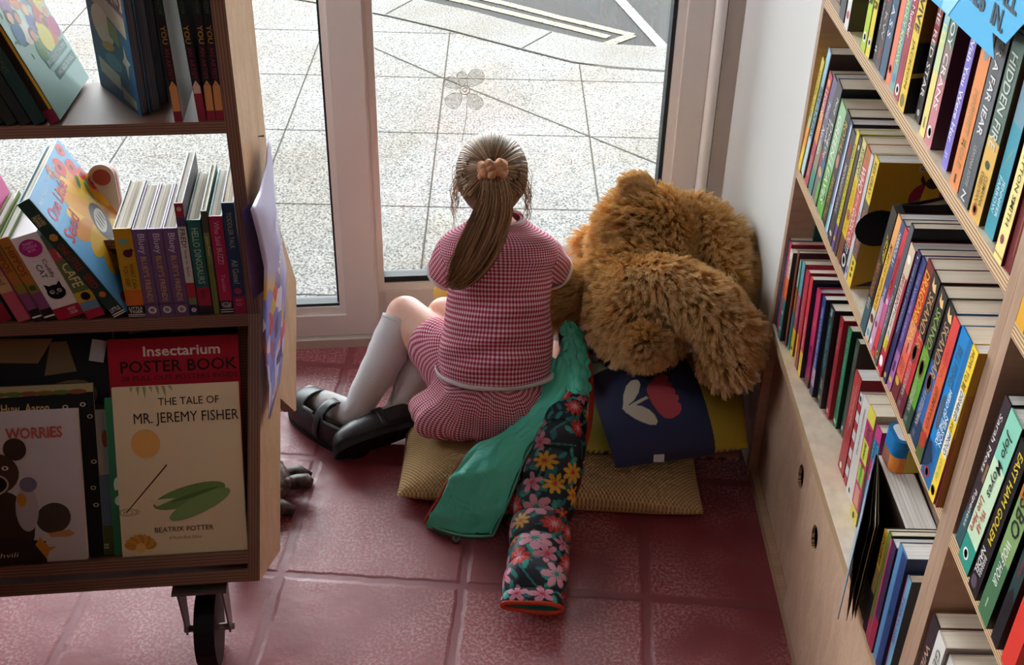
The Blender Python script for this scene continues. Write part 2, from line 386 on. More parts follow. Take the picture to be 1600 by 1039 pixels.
# ---- street
def granite(name, base, lo, hi, sc=165):
    m, nt, p = nmat(name); h = NT(nt); tc = h.n('ShaderNodeTexCoord')
    n1 = h.n('ShaderNodeTexNoise'); n1.inputs['Scale'].default_value = sc; n1.inputs['Detail'].default_value = 2.5; n1.inputs['Roughness'].default_value = 0.65; h.l(tc, 'Object', n1, 'Vector')
    r = h.ramp([(0.34, lo), (0.46, base), (0.58, hi)]); h.l(n1, 'Fac', r, 'Fac')
    n2 = h.n('ShaderNodeTexNoise'); n2.inputs['Scale'].default_value = 2.2; n2.inputs['Detail'].default_value = 3; h.l(tc, 'Object', n2, 'Vector')
    r2 = h.ramp([(0.35, '#e6ded2'), (0.65, '#ffffff')]); h.l(n2, 'Fac', r2, 'Fac')
    mx = h.n('ShaderNodeMixRGB', blend_type='MULTIPLY'); mx.inputs['Fac'].default_value = 1; h.l(r, 0, mx, 1); h.l(r2, 0, mx, 2)
    h.l(mx, 0, p, 'Base Color'); p.inputs['Roughness'].default_value = 0.85; p.inputs['Specular IOR Level'].default_value = 0.2
    return m
GRAN = granite('granite_paving', '#494847', '#121110', '#646361'); JOINT = col('#2c2a26', 0.95, 0.05, name='paving_joint')
KERB = granite('granite_kerb', '#484746', '#201f1e', '#5c5b59', 160)
ASPH = granite('asphalt', '#0e0e0d', '#050505', '#1d1c1b', 170)
kin = [(-6.0, 6.9), (-1.2, 4.92), (-0.621, 4.66), (-0.522, 4.613), (-0.263, 4.461), (0.023, 4.267), (0.197, 4.154), (0.342, 4.113), (0.536, 4.088), (1.2, 4.05), (4, 4.1)]
kout = [(-6.0, 7.15), (-1.2, 5.2), (-0.405, 4.818), (-0.184, 4.69), (0.022, 4.539), (0.21, 4.422), (0.332, 4.354), (0.566, 4.328), (1.2, 4.30), (4, 4.35)]
ZP = -0.02
mb = MB(); pv = [(-6, 2.2), (4, 2.2)] + kin[::-1]
mb.add([(x, y, ZP) for x, y in pv], [tuple(range(len(pv)))], GRAN)
def strip(mb, pts, w, z, m):
    P = [Vector((x, y)) for x, y in pts]; n = len(P); vs = []
    for i in range(n):
        t = (P[min(i + 1, n - 1)] - P[max(i - 1, 0)]).normalized(); q = Vector((-t.y, t.x)) * w / 2
        vs += [(P[i].x + q.x, P[i].y + q.y, z), (P[i].x - q.x, P[i].y - q.y, z)]
    mb.add(vs, [(2 * i, 2 * i + 1, 2 * i + 3, 2 * i + 2) for i in range(n - 1)], m)
def ykerb(x):
    for (a, b), (c, d) in zip(kin, kin[1:]):
        if a <= x <= c: return b + (d - b) * (x - a) / (c - a)
    return 4.1
for y in (2.53, 3.012, 3.513, 3.98, 4.43):
    xs = [x * 0.05 for x in range(-90, 60)]; xs = [x for x in xs if ykerb(x) > y + 0.02]
    if xs: strip(mb, [(xs[0], y), (xs[-1] + 0.02, y)], 0.004, ZP + 0.001, JOINT)
for k in range(-8, 6):
    x = -0.242 + 0.482 * k
    strip(mb, [(x + 0.01, 2.3), (x - 0.02, ykerb(x) - 0.005)], 0.0045, ZP + 0.001, JOINT)
strip(mb, [(-0.62, 4.35), (-0.256, 3.973), (0.224, 3.521), (0.62, 3.14), (1.3, 2.5)], 0.0065, ZP + 0.0012, JOINT)
mb.add([(-9, -4, ZP), (-2.67, -4, ZP), (-2.67, 2.2, ZP), (-6, 2.2, ZP), (-6, 6.9, ZP), (-9, 6.9, ZP)], [(0, 1, 2, 3, 4, 5)], GRAN)
struct(mb.build('pavement_ground'))
mb = MB(); n = len(kin)
ki = kin; ko = kout
mb.add([(x, y, ZP + 0.002) for x, y in ki] + [(x, y, ZP + 0.002) for x, y in ko], [tuple(list(range(n)) + list(range(n + len(ko) - 1, n - 1, -1)))], KERB)
mb.add([(x, y, ZP + 0.002) for x, y in ko] + [(x, y + 0.01, -0.12) for x, y in ko], [(i, i + 1, len(ko) + i + 1, len(ko) + i) for i in range(len(ko) - 1)], KERB)
strip(mb, [(x, y) for x, y in kin], 0.008, ZP + 0.0035, JOINT)
for p in ([(-0.524, 4.628), (-0.431, 4.816)], [(0.014, 4.285), (0.125, 4.466)], [(0.62, 4.09), (0.66, 4.32)]): strip(mb, p, 0.006, ZP + 0.0035, JOINT)
struct(mb.build('kerb_ground'))
ZR = -0.045
mb = MB(); mb.add([(-9, 4.2, ZR), (9, 4.2, ZR), (9, 14, ZR), (-9, 14, ZR)], [(0, 1, 2, 3)], ASPH); struct(mb.build('road_ground'))
def worn(name, c, under='#141413'):
    m, nt, p = nmat(name); h = NT(nt); tc = h.n('ShaderNodeTexCoord')
    n1 = h.n('ShaderNodeTexNoise'); n1.inputs['Scale'].default_value = 90; n1.inputs['Detail'].default_value = 4; h.l(tc, 'Object', n1, 'Vector')
    r = h.ramp([(0.40, under), (0.47, c)]); h.l(n1, 'Fac', r, 'Fac'); h.l(r, 0, p, 'Base Color'); p.inputs['Roughness'].default_value = 0.8
    return m
YEL = worn('yellow_road_paint', '#665f3a'); WRP = worn('white_road_paint', '#5c5a57')
mb = MB()
strip(mb, [(-0.9, 5.30), (-0.20, 4.86), (0.022, 4.712), (0.345, 4.495)], 0.040, ZR + 0.003, YEL)
strip(mb, [(-0.75, 5.29), (-0.058, 4.868), (0.174, 4.70), (0.440, 4.523)], 0.040, ZR + 0.003, YEL)
strip(mb, [(0.440, 4.525), (0.322, 4.40)], 0.042, ZR + 0.0035, YEL)
struct(tag(mb.build('road_marking'), 'double yellow road lines joined at their end by a slanting bar', 'road marking'))
mb = MB(); strip(mb, [(0.20, 5.9), (0.430, 4.90), (0.557, 4.355)], 0.045, ZR + 0.003, WRP)
struct(tag(mb.build('road_marking'), 'single white painted line crossing the asphalt beside the window frame', 'road marking'))
# ================================================================ books
def book(name, label, t, h, d, spine, cover, loc, rot, group=None, pages=None, texts=(), decor=(), hard=False, back=None, paint=None, cat='book', pg_in=0.0, rounded=False):
    """local frame: spine in the plane y=0 facing -y, x across the spine, z up. spine = [(f0, f1, colour)] from the top"""
    root = thing(name, label, cat, loc, rot, group)
    pages = pages or PAGE
    c = 0.0022 if hard else 0.0011
    CM = cover if not isinstance(cover, str) else col(cover, 0.4, 0.4)
    BM = CM if back is None else col(back, 0.4, 0.4)
    if isinstance(spine, str): spine = [(0, 1, spine)]
    mb = MB()
    mb.box(0, c, 0, d, 0, h, BM); mb.box(t - c, t, 0, d, 0, h, CM)
    for f0, f1, m in spine:
        m = m if not isinstance(m, str) else col(m, 0.4, 0.4)
        mb.box(0, t, -c if rounded else -0.0006, 0.0, h * (1 - f1), h * (1 - f0), m)
        mb.box(c, t - c, 0, c, h * (1 - f1), h * (1 - f0), m)
    ys = (-c if rounded else -0.0006) - 0.0003
    for e in decor:
        if e[0] == 'disc':
            _, f, g, r, m = e; r *= t; cx = g * t; cz = h * (1 - f)
            mb.add([(cx + r * math.cos(2 * PI * k / 20), ys, cz + r * math.sin(2 * PI * k / 20)) for k in range(20)], [tuple(range(20))], col(m, 0.45))
        elif e[0] == 'oval':
            _, f, g, rx, rz, m = e
            mb.add([(g * t + rx * t * math.cos(2 * PI * k / 20), ys, h * (1 - f) + rz * h * math.sin(2 * PI * k / 20)) for k in range(20)], [tuple(range(20))], col(m, 0.45))
        elif e[0] == 'rect':
            _, f0, f1, g0, g1, m = e
            mb.add([(g0 * t, ys, h * (1 - f1)), (g1 * t, ys, h * (1 - f1)), (g1 * t, ys, h * (1 - f0)), (g0 * t, ys, h * (1 - f0))], [(0, 1, 2, 3)], col(m, 0.45))
        elif e[0] == 'poly':
            _, pts, m = e
            mb.add([(g * t, ys, h * (1 - f)) for f, g in pts], [tuple(range(len(pts)))], col(m, 0.45))
    for tx in texts:
        s, f0, f1, g0, g1, m = tx[:6]
        o = (g0 * t, ys - 0.0004, h * (1 - f0)); ex = (0, 0, -h * (f1 - f0)); ey = ((g1 - g0) * t, 0, 0)
        if len(tx) > 6 and tx[6] == 'up': o = (g0 * t, ys - 0.0004, h * (1 - f1)); ex = ((g1 - g0) * t, 0, 0); ey = (0, 0, h * (f1 - f0))
        put_text(mb, s, o, ex, ey, col(m, 0.5), 0.006)
    if paint: paint(mb, t, h, d)
    mb.build('cover', root)
    pm = MB(); i = 0.003 if hard else 0.0006
    pm.box(c, t - c, c, d - 0.002 - pg_in, i, h - i, pages)
    pm.build('pages', root)
    return root
W_ = '#ece8e0'; K_ = '#17161a'; G_ = '#b9b6b2'
# key: (label, spine, cover, texts, decor, options)
BK = {}
def B(k, label, spine, cover=None, texts=(), decor=(), **o): BK[k] = (label, spine, cover or (spine if isinstance(spine, str) else spine[0][2]), texts, decor, o)
# ---- top shelf in view
B('r3_00', 'brown spine farthest along the top shelf, cut off by the picture edge', '#5d4038')
B('r3_01', 'charcoal spine with a red mark near the far end of top shelf', '#46494e', texts=[('LIFE', .55, .85, .25, .75, '#c0404a')])
B('r3_02', 'white spine of a brown-covered book on the top shelf', '#dcdcda', '#4b3c34', decor=[('disc', .9, .5, .3, '#c0404a')])
B('r3_03', 'lime green paperback with black spine lettering beside its yellow twin', '#b5cf33', texts=[('DONNER', .2, .68, .12, .88, K_)], decor=[('disc', .9, .5, .36, '#e6e6dc'), ('disc', .9, .5, .2, '#6b7a30')])
B('r3_04', 'yellow paperback with black spine lettering beside its lime green twin', '#e6d03e', K_, texts=[('DONNER', .2, .68, .12, .88, K_)], decor=[('disc', .9, .5, .36, '#e6e6dc'), ('disc', .9, .5, .2, '#8a7a30')])
B('r3_05', 'dark grey thin paperback with pale italic lettering, top shelf', '#47474a', texts=[('Standing Down', .3, .78, .2, .8, G_), ('II', .86, .94, .2, .8, W_)])
B('r3_06', 'charcoal paperback titled in red script on the top shelf', '#4a4143', texts=[('Your Down', .12, .55, .1, .75, '#d2464e'), ('KW', .62, .8, .2, .7, G_)], decor=[('rect', .86, .93, .35, .6, '#b8434a')])
B('r3_07', 'navy blue paperback with widely spaced white capitals', '#3f5b78', texts=[('S E A G L A S S', .12, .74, .2, .7, '#dfe6ea')], decor=[('rect', 0, 1, .93, 1, '#5a2f2c')])
B('r3_08', 'plain coral orange paperback spine on the top shelf', '#f27f5f', decor=[('oval', .9, .5, .3, .03, '#b8503a'), ('oval', .9, .5, .2, .02, '#f27f5f')])
B('r3_09', 'grey teal paperback with pale yellow spine capitals', '#77a3a2', texts=[('US BUT I HARDLY KNOW', .03, .83, .2, .8, '#dbe08a')], decor=[('disc', .92, .5, .3, '#5d8fae')])
B('r3_10', 'crimson paperback with white script title about murder', '#a63048', texts=[('Guide to Murder', .14, .6, .2, .75, W_), ('HJ', .66, .84, .25, .7, '#8c5a60')], decor=[('disc', .94, .5, .34, W_), ('disc', .94, .5, .18, '#a63048')])
B('r3_11', 'mustard yellow book reading SURVIVE in hand-drawn black capitals', '#e8c33a', K_, texts=[('SURVIVE', .1, .5, .2, .85, '#26241f'), ('JACKSON', .55, .86, .25, .7, '#6a5a30')], decor=[('disc', .94, .5, .32, '#8a7a40')],
  paint=lambda mb, t, h, d: (mb.add([(t + .0004, 0, .09), (t + .0004, d, .09), (t + .0004, d, h), (t + .0004, 0, h)], [(0, 1, 2, 3)], col('#6b4316', .45)), mb.add([(t + .0006, 0, .045), (t + .0006, d, .06), (t + .0006, d, .066), (t + .0006, 0, .051)], [(0, 1, 2, 3)], col('#b08c50', .5))))
B('r3_12', 'black and red book with white jagged capitals beside the mustard one', [(0, .5, '#8c2a26'), (.5, 1, '#231519')], '#3a1a26', texts=[('THE RED STAR', .22, .84, .2, .85, W_)], decor=[('oval', .94, .5, .25, .02, G_)])
B('r3_13', 'slim paperback fading from pale blue to yellow, dark sides', [(0, .35, '#8fc0cc'), (.35, .6, '#c3d0a2'), (.6, 1, '#e3d27c')], '#1d2433', texts=[('BOTTLE', .1, .45, .25, .85, '#e8df86')], decor=[('rect', .88, .95, .4, .6, '#7a6a40')])
B('r3_14', 'book fading from green to pink with thin white capitals', [(0, .42, '#5a7364'), (.42, .6, '#8a6f6b'), (.6, 1, '#c47880')], '#4d2b37', texts=[('INNOY CRANS', .1, .78, .25, .8, '#ece6e0')], decor=[('disc', .92, .45, .3, W_), ('disc', .92, .5, .2, '#c47880')])
B('r3_15', 'lilac purple paperback reading Wish You Were Her in white', '#7a6cc2', '#4e1f2c', texts=[('Wish You Were Her', .22, .84, .2, .8, W_), ('JI', .88, .95, .3, .7, '#d9d4ee')])
B('r3_16', 'orange book with grey blue ovals, between purple and charcoal spines', '#df8548', '#5c2b22', texts=[('HARRIET MOLE', .45, .88, .3, .7, '#a8915c')], decor=[('oval', .24, .6, .28, .05, '#7f8a98'), ('oval', .1, .65, .2, .025, '#8a7a8c'), ('rect', .92, .97, .4, .55, '#4a3424')])
B('r3_17', 'charcoal grey thick book with white capitals beside the orange one', '#55575b', K_, texts=[('KR A FAR IEAR', .12, .62, .3, .72, '#e2e0dc'), ('LEXONIA SOFTE', .68, .9, .25, .75, '#a8a7a5'), ('Z', .93, .98, .3, .7, W_, 'up')])
B('r3_18', 'book half dark green and half ochre reading HIDDEN FIRE', [(0, .55, '#50675a'), (.55, 1, '#d8ab52')], '#5a3a22', texts=[('HIDDEN FIRE', .1, .6, .2, .75, '#c9cdc4'), ('CLEMANNA', .74, .91, .55, .85, '#6b5426'), ('OSELLIVAN', .74, .91, .2, .48, '#6b5426')], decor=[('oval', .69, .5, .2, .022, '#3f4a3c'), ('disc', .95, .4, .22, '#a8562f'), ('disc', .95, .4, .12, W_)])
B('r3_19', 'teal blue paperback with a gold feather and white lettering', [(0, .4, '#6f93a3'), (.4, 1, '#3d93a4')], '#1b1d22', texts=[('JENNIFER', .68, .88, .52, .85, '#cfe3e6'), ('FARROW', .68, .88, .18, .46, '#cfe3e6')], decor=[('poly', [(.5, .8), (.56, .5), (.66, .1), (.58, .45)], '#d9b45a')])
B('r3_20', 'pale cream yellow book with thin black capitals near the upright', '#efd98c', '#5e1a20', texts=[('PEYTON SMITH', .4, .8, .35, .72, '#4a4230')], decor=[('oval', .88, .45, .2, .025, '#8a4a56'), ('rect', .96, .97, 0, 1, '#b08a4a')])
B('r3_21', 'maroon book last on the top shelf before the upright', '#6a1f26', decor=[('rect', .1, .9, .75, .82, '#b9803c')])
# ---- middle shelf
B('r2_00', 'yellow and orange thin spine first on the middle shelf', [(0, .45, '#d8bd2c'), (.45, .6, '#b8b684'), (.6, .78, '#ee8e2e'), (.78, 1, '#ecc022')], texts=[('WOVEN TALES', .1, .5, .2, .7, '#6b6330')])
B('r2_01', 'tall pale blue spine with dark lettering near the wall end', [(0, .7, '#98cadb'), (.7, 1, '#bfe0ea')], '#574944', texts=[('BREAKERS', .28, .68, .25, .85, '#33475a')], decor=[('rect', 0, 1, .85, 1, '#5a4a46')])
B('r2_02', 'red spine with orange and a small sun near its top', [(0, .32, '#b8404a'), (.32, .6, '#dd8a3e'), (.6, 1, '#b23a48')], '#1c2024', texts=[('LEGEND', .14, .4, .25, .8, W_), ('TINDER', .72, .92, .3, .7, '#e6b0a8')], decor=[('disc', .08, .5, .3, '#f0a04a')])
B('r2_03', 'purple grey paperback with white lettering and teal foot', [(0, .55, '#6d6685'), (.55, .8, '#8f8a74'), (.8, 1, '#3f8a78')], '#4a1f2a', texts=[('Percy', .2, .34, .3, .8, W_), ('Norman', .42, .66, .2, .8, W_)])
B('r2_04', 'dark grey thick spine with bold white stacked words', [(0, .62, '#4d4d52'), (.62, .75, '#3f6f96'), (.75, 1, '#6f6b70')], '#1d1d20', texts=[('Percy', .1, .24, .5, .9, W_), ('Dog', .3, .5, .5, .95, W_), ('Trunk', .3, .52, .05, .45, W_), ('Day', .52, .62, .3, .8, W_)], decor=[('rect', .6, .72, .0, .3, '#b8344a'), ('oval', .74, .5, .3, .04, '#d9a868'), ('rect', .8, .97, .6, 1, '#6fae4a')])
B('r2_05', 'green and mint chequered spine wider than its neighbours', [(0, .55, '#9cc596'), (.55, 1, '#6bb04a')], texts=[('GREEN LEAVES', .1, .9, .25, .75, '#eef3ea')], decor=[('disc', .82, .7, .16, K_), ('rect', 0, 1, 0, .1, '#3f6a3a')])
B('r2_06', 'blackish olive spine with gold capitals beside the green one', '#35342a', texts=[('ROYAL', .08, .35, .2, .85, '#c9b050'), ('AMAZING TALE', .55, .95, .2, .85, '#b59a4a')], decor=[('oval', .42, .5, .3, .06, '#c98a7a')])
B('r2_07', 'slim blue and white striped spine on the middle shelf', [(0, .3, '#2f4b7c'), (.3, .75, '#5a6c9c'), (.75, 1, '#6db2c6')], '#443a4c', decor=[('rect', .02, .98, .55, .95, '#d9dde4')])
B('r2_08', 'charcoal brown spine with small white words in mid-shelf', '#463f44', texts=[('MIDNIGHT LAKE', .28, .72, .3, .7, '#cfc9c4')], decor=[('oval', .92, .5, .25, .02, '#d9dcdc'), ('rect', .1, .22, .2, .7, '#8a3a3a')])
B('r2_09', 'acid yellow spine with a purple foot', [(0, .78, '#d6c934'), (.78, 1, '#6b4a94')], texts=[('FORGOTTEN ROAD', .1, .72, .25, .75, '#565016')], decor=[('disc', .9, .5, .3, '#e0b23a')])
B('r2_10', 'thin dark brown spine between two yellow ones', '#4c4040', decor=[('oval', .08, .5, .25, .02, W_)])
B('r2_11', 'yellow spine with cream head and rust foot', [(0, .3, '#d9cc86'), (.3, .78, '#e8c82c'), (.78, 1, '#7a4a34')], texts=[('SUNNY', .05, .28, .3, .8, '#5f7a44'), ('GOLDEN GOOSE', .32, .74, .3, .7, '#b8922a')], decor=[('disc', .6, .5, .35, '#c25a6a')])
B('r2_12', 'red book lettered WHO LET THE GODS OUT in white', [(0, .12, '#c96a44'), (.12, .78, '#cc5a50'), (.78, 1, '#2a282c')], texts=[('WHO', .14, .34, .15, .9, W_), ('LET THE', .36, .46, .3, .8, W_), ('GODS OUT?', .48, .84, .15, .9, W_)], decor=[('disc', .92, .45, .36, W_), ('disc', .92, .45, .24, K_), ('rect', .02, .1, .25, .75, '#a8743a')])
B('r2_13', 'plain pale grey thin spine beside the red gods book', '#c6c6ca', texts=[('FIONN', .45, .65, .25, .75, '#7c7c86')], decor=[('rect', .9, .96, .3, .7, '#6a4a8a')])
def _mustard(mb, t, h, d):
    x = t + 0.0005
    def P(pts, m, e=0): mb.add([(x + e, a * d, b * h) for a, b in pts], [tuple(range(len(pts)))], col(m, .45))
    def disc(a, b, r, m, e=0, rz=None): P([(a + r * math.cos(2 * PI * k / 24), b + (rz or r * .65) * math.sin(2 * PI * k / 24)) for k in range(24)], m, e)
    disc(.13, .5, .22, K_); disc(.78, .52, .24, K_)
    disc(.55, .74, .2, '#8e2338'); disc(.55, .69, .16, '#4a7a3a', .0003, .06); P([(.46, .72), (.64, .72), (.62, .84), (.48, .84)], '#d9a02c', .0004); disc(.55, .86, .07, '#3a2418', .0005)
    P([(.42, .88), (.46, .84), (.48, .86), (.43, .92)], '#3a2418', .0004); P([(.68, .88), (.64, .84), (.62, .86), (.67, .92)], '#3a2418', .0004)
    P([(.38, .94), (.75, .94), (.75, .985), (.38, .985)], '#b8a890', .0002); put_text(mb, 'COULD BE', (x + .0004, .4 * d, .95 * h), (0, .33 * d, 0), (0, 0, .028 * h), col(K_, .5))
    P([(.25, .2), (.6, .22), (.62, .34), (.3, .34)], '#a5482a'); disc(.3, .27, .06, '#d98a3a', .0003); P([(.02, .02), (.3, .1), (.5, .12), (.25, .03)], '#33304a'); disc(.62, .04, .04, K_)
B('r2_14', 'mustard yellow book with big black circles showing on its side cover', [(0, .33, '#e6c63c'), (.33, .78, '#54544f'), (.78, 1, '#e6c63c')], '#c08f22', texts=[('KES GRAY', .03, .28, .25, .75, '#4a3c14'), ('GOOD BITS', .4, .76, .2, .75, '#d86a5c')], decor=[('disc', .82, .5, .16, K_), ('disc', .87, .5, .16, K_), ('disc', .92, .5, .16, K_)], paint=_mustard)
B('r2_16', 'orange yellow thin spine with a whitish foot, beside the leaning dark book', [(0, .3, '#e6a25c'), (.3, .75, '#eebd4a'), (.75, 1, '#c9c4b4')], '#3a2a2e', texts=[('MY BIG DAY WITH BOATS', .22, .74, .25, .75, '#5a3a1c')], decor=[('oval', .82, .5, .4, .03, '#6a2a24'), ('disc', .94, .5, .3, '#5f9aa8')])
B('r2_17', 'navy spine turning pink at its foot, white capitals', [(0, .6, '#434d76'), (.6, 1, '#c89ab4')], texts=[('HARBOUR & I', .08, .32, .25, .8, W_), ('PERFECT LILAC', .5, .75, .3, .8, '#d4cbe0')], decor=[('disc', .8, .5, .28, '#8a2a34'), ('disc', .95, .4, .25, W_)])
B('r2_18', 'bright red patterned thin spine on the middle shelf', [(0, .5, '#cc3944'), (.5, .76, '#c05a84'), (.76, 1, '#d23e46')], '#5f7f98', texts=[('PEPPERMINT', .2, .5, .2, .8, '#8a2a3a')], decor=[('disc', .55, .5, .3, '#e8c0c8'), ('disc', .94, .5, .25, '#7a1f4a')])
B('r2_19', 'slate grey spine of a black-sided paperback with an orange ring', '#51565c', '#121215', texts=[('Tales of Old Moon', .48, .78, .3, .7, '#c4c4c4')], decor=[('disc', .42, .5, .1, W_), ('oval', .93, .5, .35, .028, '#d6a93a'), ('oval', .93, .5, .22, .016, K_)],
  paint=lambda mb, t, h, d: (mb.tube([(t + .0006, .035 + .011 * math.cos(2 * PI * k / 20), h - .034 + .011 * math.sin(2 * PI * k / 20)) for k in range(20)], .0012, col('#b8884a', .5), 4, closed=True),))
B('r2_20', 'red book reading BRILLIANT on a cream banner', [(0, .22, '#cdb59b'), (.22, .72, '#d8ccb8'), (.72, .82, '#d9c53c'), (.82, 1, '#b8243a')], '#9e1f30', texts=[('BRILLIANT', .22, .5, .15, .62, '#8e2434'), ('TRUE STORY', .5, .64, .15, .62, '#2a2a2e'), ('ART', .66, .71, .2, .6, '#333338'), ('WONDER', .73, .81, .25, .7, '#5a4a12')], decor=[('rect', .22, 1, .72, 1, '#ad2238'), ('disc', .1, .45, .3, '#efe6dc'), ('oval', .91, .4, .34, .04, W_)])
B('r2_21', 'dark navy thin spine with pale words, one before the purple', '#2f305c', texts=[('THE LOST HORIZON', .08, .6, .3, .7, '#9fb0cc')], decor=[('disc', .04, .5, .12, W_), ('oval', .95, .5, .25, .02, '#d9b84a')])
B('r2_22', 'purple thin spine fading to pink at the foot', [(0, .3, '#3b3f74'), (.3, .7, '#5a3f80'), (.7, 1, '#a86aa4')], texts=[('THE WINTER GARDEN', .1, .62, .3, .7, '#a9a6cc')], decor=[('rect', .78, .86, .3, .7, '#4a2c5c'), ('oval', .93, .5, .3, .02, '#d9b84a')])
B('r2_23', 'coral book lettered DRAGONBORN in yellow beside red twin spines', [(0, .1, '#7a2f2c'), (.1, .42, '#c8402c'), (.42, .62, '#d8807a'), (.62, .84, '#e0654f'), (.84, 1, '#6e2a30')], texts=[('DRAGONBORN', .06, .56, .2, .85, '#f0b43a'), ('STRUAN', .7, .8, .5, .85, '#8a3a2e'), ('MURRAY', .7, .8, .12, .45, '#8a3a2e')], decor=[('oval', .6, .55, .08, .05, '#8a2a2a'), ('oval', .87, .45, .3, .028, '#c9a23a')])
def _sk(k, nm, mid, foot, x): B(k, x, [(0, .42, '#33302f'), (.42, .82, mid), (.82, 1, foot)], foot, texts=[('SKANDAR', .12, .5, .3, .88, nm), ('A F STEADMAN', .62, .88, .2, .6, '#b8b0a4'), ('S&S', .92, .97, .2, .6, '#8a8a86')], decor=[('poly', [(.09, .85), (.04, .7), (.06, .5), (.02, .3), (.08, .3), (.1, .55)], '#e6b878'), ('oval', .55, .45, .3, .07, '#7a4a34'), ('oval', .55, .45, .2, .05, mid)])
_sk('r2_24', '#c98f5e', '#c23038', '#6a2430', 'black and scarlet volume with copper title, first of three matching spines')
_sk('r2_25', '#8fa850', '#5f9a2e', '#2c4434', 'black and green volume with copper title, middle of three matching spines')
_sk('r2_26', '#b8906e', '#38609c', '#273a5c', 'black and blue volume with copper title, last of three matching spines')
B('r2_27', 'orange red book with dull brown capitals beside the black and blue volume', [(0, .3, '#d2453e'), (.3, .8, '#d9603a'), (.8, 1, '#54602e')], '#1e5a9c', texts=[('GRIMWOLD', .46, .76, .3, .75, '#8a4a26'), ('NADIA', .2, .4, .35, .65, '#b8503a')], decor=[('poly', [(.84, 0), (.8, .4), (.78, .8), (.86, 1), (.92, .5)], '#b03a2c')])
B('r2_28', 'wide bright blue book reading HERO OF THE SEAS', [(0, .75, '#1c7dbd'), (.75, 1, '#25588c')], '#1e5a94', texts=[('HERO OF THE SEAS', .36, .72, .42, .64, W_), ('NELSON', .5, .7, .68, .88, W_), ('BILL FISHES', .1, .36, .15, .5, '#3a5f7c')], decor=[('rect', 0, 1, .66, 1, '#22679f'), ('oval', .55, .22, .16, .12, '#4f5a68'), ('poly', [(.78, 0), (.76, .2), (.8, .4), (.84, .6), (.92, .3), (.96, 0)], '#22304a'), ('oval', .94, .45, .2, .032, '#b02a38'), ('oval', .94, .45, .12, .022, W_)])
B('r2_29', 'yellow book reading DISABLED AND PROUD in white boxes', '#f0cb3c', '#b8901e', texts=[('HOW TO BE', .02, .26, .2, .7, '#5a4a16'), ('DISABLED', .27, .45, .3, .8, K_), ('AND', .47, .53, .25, .75, '#5a4a16'), ('PROUD', .54, .68, .3, .8, K_), ('CATHY REAY', .72, .87, .3, .65, '#7a8a6a')], decor=[('rect', .265, .455, .12, .92, W_), ('rect', .535, .69, .12, .92, W_), ('disc', .94, .45, .34, '#4a3c10'), ('disc', .94, .45, .24, '#f0cb3c')])
B('r2_30', 'dull maroon spine wedged against the upright behind the yellow book', [(0, .5, '#a8721e'), (.5, 1, '#7c1f3a')])
# ---- bottom shelf of the far bookcase
B('r1_00', 'navy blue narrow spine first on the ledge shelf', '#2c4a78', texts=[('SEASIDE CAFE', .2, .7, .25, .75, '#7fa0c8')], decor=[('disc', .12, .5, .25, '#b03a44'), ('disc', .9, .5, .3, '#8a6a9a')])
B('r1_01', 'red narrow spine second on the ledge shelf', '#c22f45', texts=[('LOVE, ALWAYS', .15, .7, .2, .8, '#e88a94')])
B('r1_02', 'spine mixing orange, teal and white near the ledge far end', [(0, .3, '#d8d2c8'), (.3, .55, '#e8642c'), (.55, 1, '#1f7f8a')], '#23301f', texts=[('OLIVE', .1, .28, .25, .75, '#b8484a'), ('SPRITZ', .3, .54, .2, .8, '#f2b03c')], decor=[('disc', .7, .5, .2, W_), ('disc', .88, .5, .2, W_)])
B('r1_03', 'dusty brown pink thin spine beside a dark green cover', '#a05a50', '#4a1626', decor=[('rect', .6, .9, .3, .7, '#c98a6a')])
B('r1_04', 'turquoise and yellow patterned narrow spine on the ledge', [(0, .3, '#9ac4a8'), (.3, .6, '#c9842e'), (.6, 1, '#2f9aa0')], texts=[('MURDER', .3, .6, .2, .8, '#7a1f1f')])
B('r1_05', 'pale teal spine with bright yellow foot', [(0, .35, '#5aa6b0'), (.35, .72, '#b0506a'), (.72, 1, '#e6cc2c')], '#a83a50', texts=[('PINK', .4, .62, .25, .75, '#d9909c')], decor=[('rect', .92, .95, .2, .7, K_)])
B('r1_06', 'raspberry spine with a bright yellow foot, ledge shelf', [(0, .7, '#b04a64'), (.7, 1, '#e8ce30')], '#b23048', texts=[('SECRETS', .2, .6, .25, .75, '#d98a98')])
B('r1_07', 'plain red spine among reds on the ledge shelf', [(0, .8, '#b82c3e'), (.8, 1, '#a04a4c')], texts=[('THE LAST DANCE', .2, .6, .3, .7, '#d87a6a')])
B('r1_08', 'vermilion spine with white lettering and yellow foot', [(0, .75, '#cc3340'), (.75, 1, '#e6cb3c')], '#23223a', texts=[('HOLIDAY TREND', .4, .7, .3, .75, '#f0dcd8')])
B('r1_09', 'magenta pink cover book with white pages, ledge shelf', [(0, .6, '#c22f62'), (.6, 1, '#a31f5c')], '#a01f5a', decor=[('disc', .35, .5, .15, '#e0803c'), ('disc', .6, .6, .2, '#3a2450'), ('oval', .95, .7, .3, .05, '#2c5a34')], pages=PAGEW, hard=True)
B('r1_10', 'royal blue spine with white lettering and pale foot', [(0, .72, '#27427f'), (.72, .9, '#b8a8b8'), (.9, 1, '#2a3054')], '#1a1f30', texts=[('ONE LAST SUMMER HERE', .1, .7, .35, .75, '#cfd8ea')], decor=[('disc', .82, .5, .14, '#b8344a')])
B('r1_11', 'black thick spine with teal slanted lettering', '#25292c', '#17181b', texts=[('CAROUSEL NIGHTS', .12, .68, .3, .8, '#4f98a0'), ('JAKE', .72, .82, .35, .75, W_)], decor=[('oval', .92, .5, .16, .02, '#d9b43c'), ('rect', .02, .09, .3, .7, '#7a8a8a')])
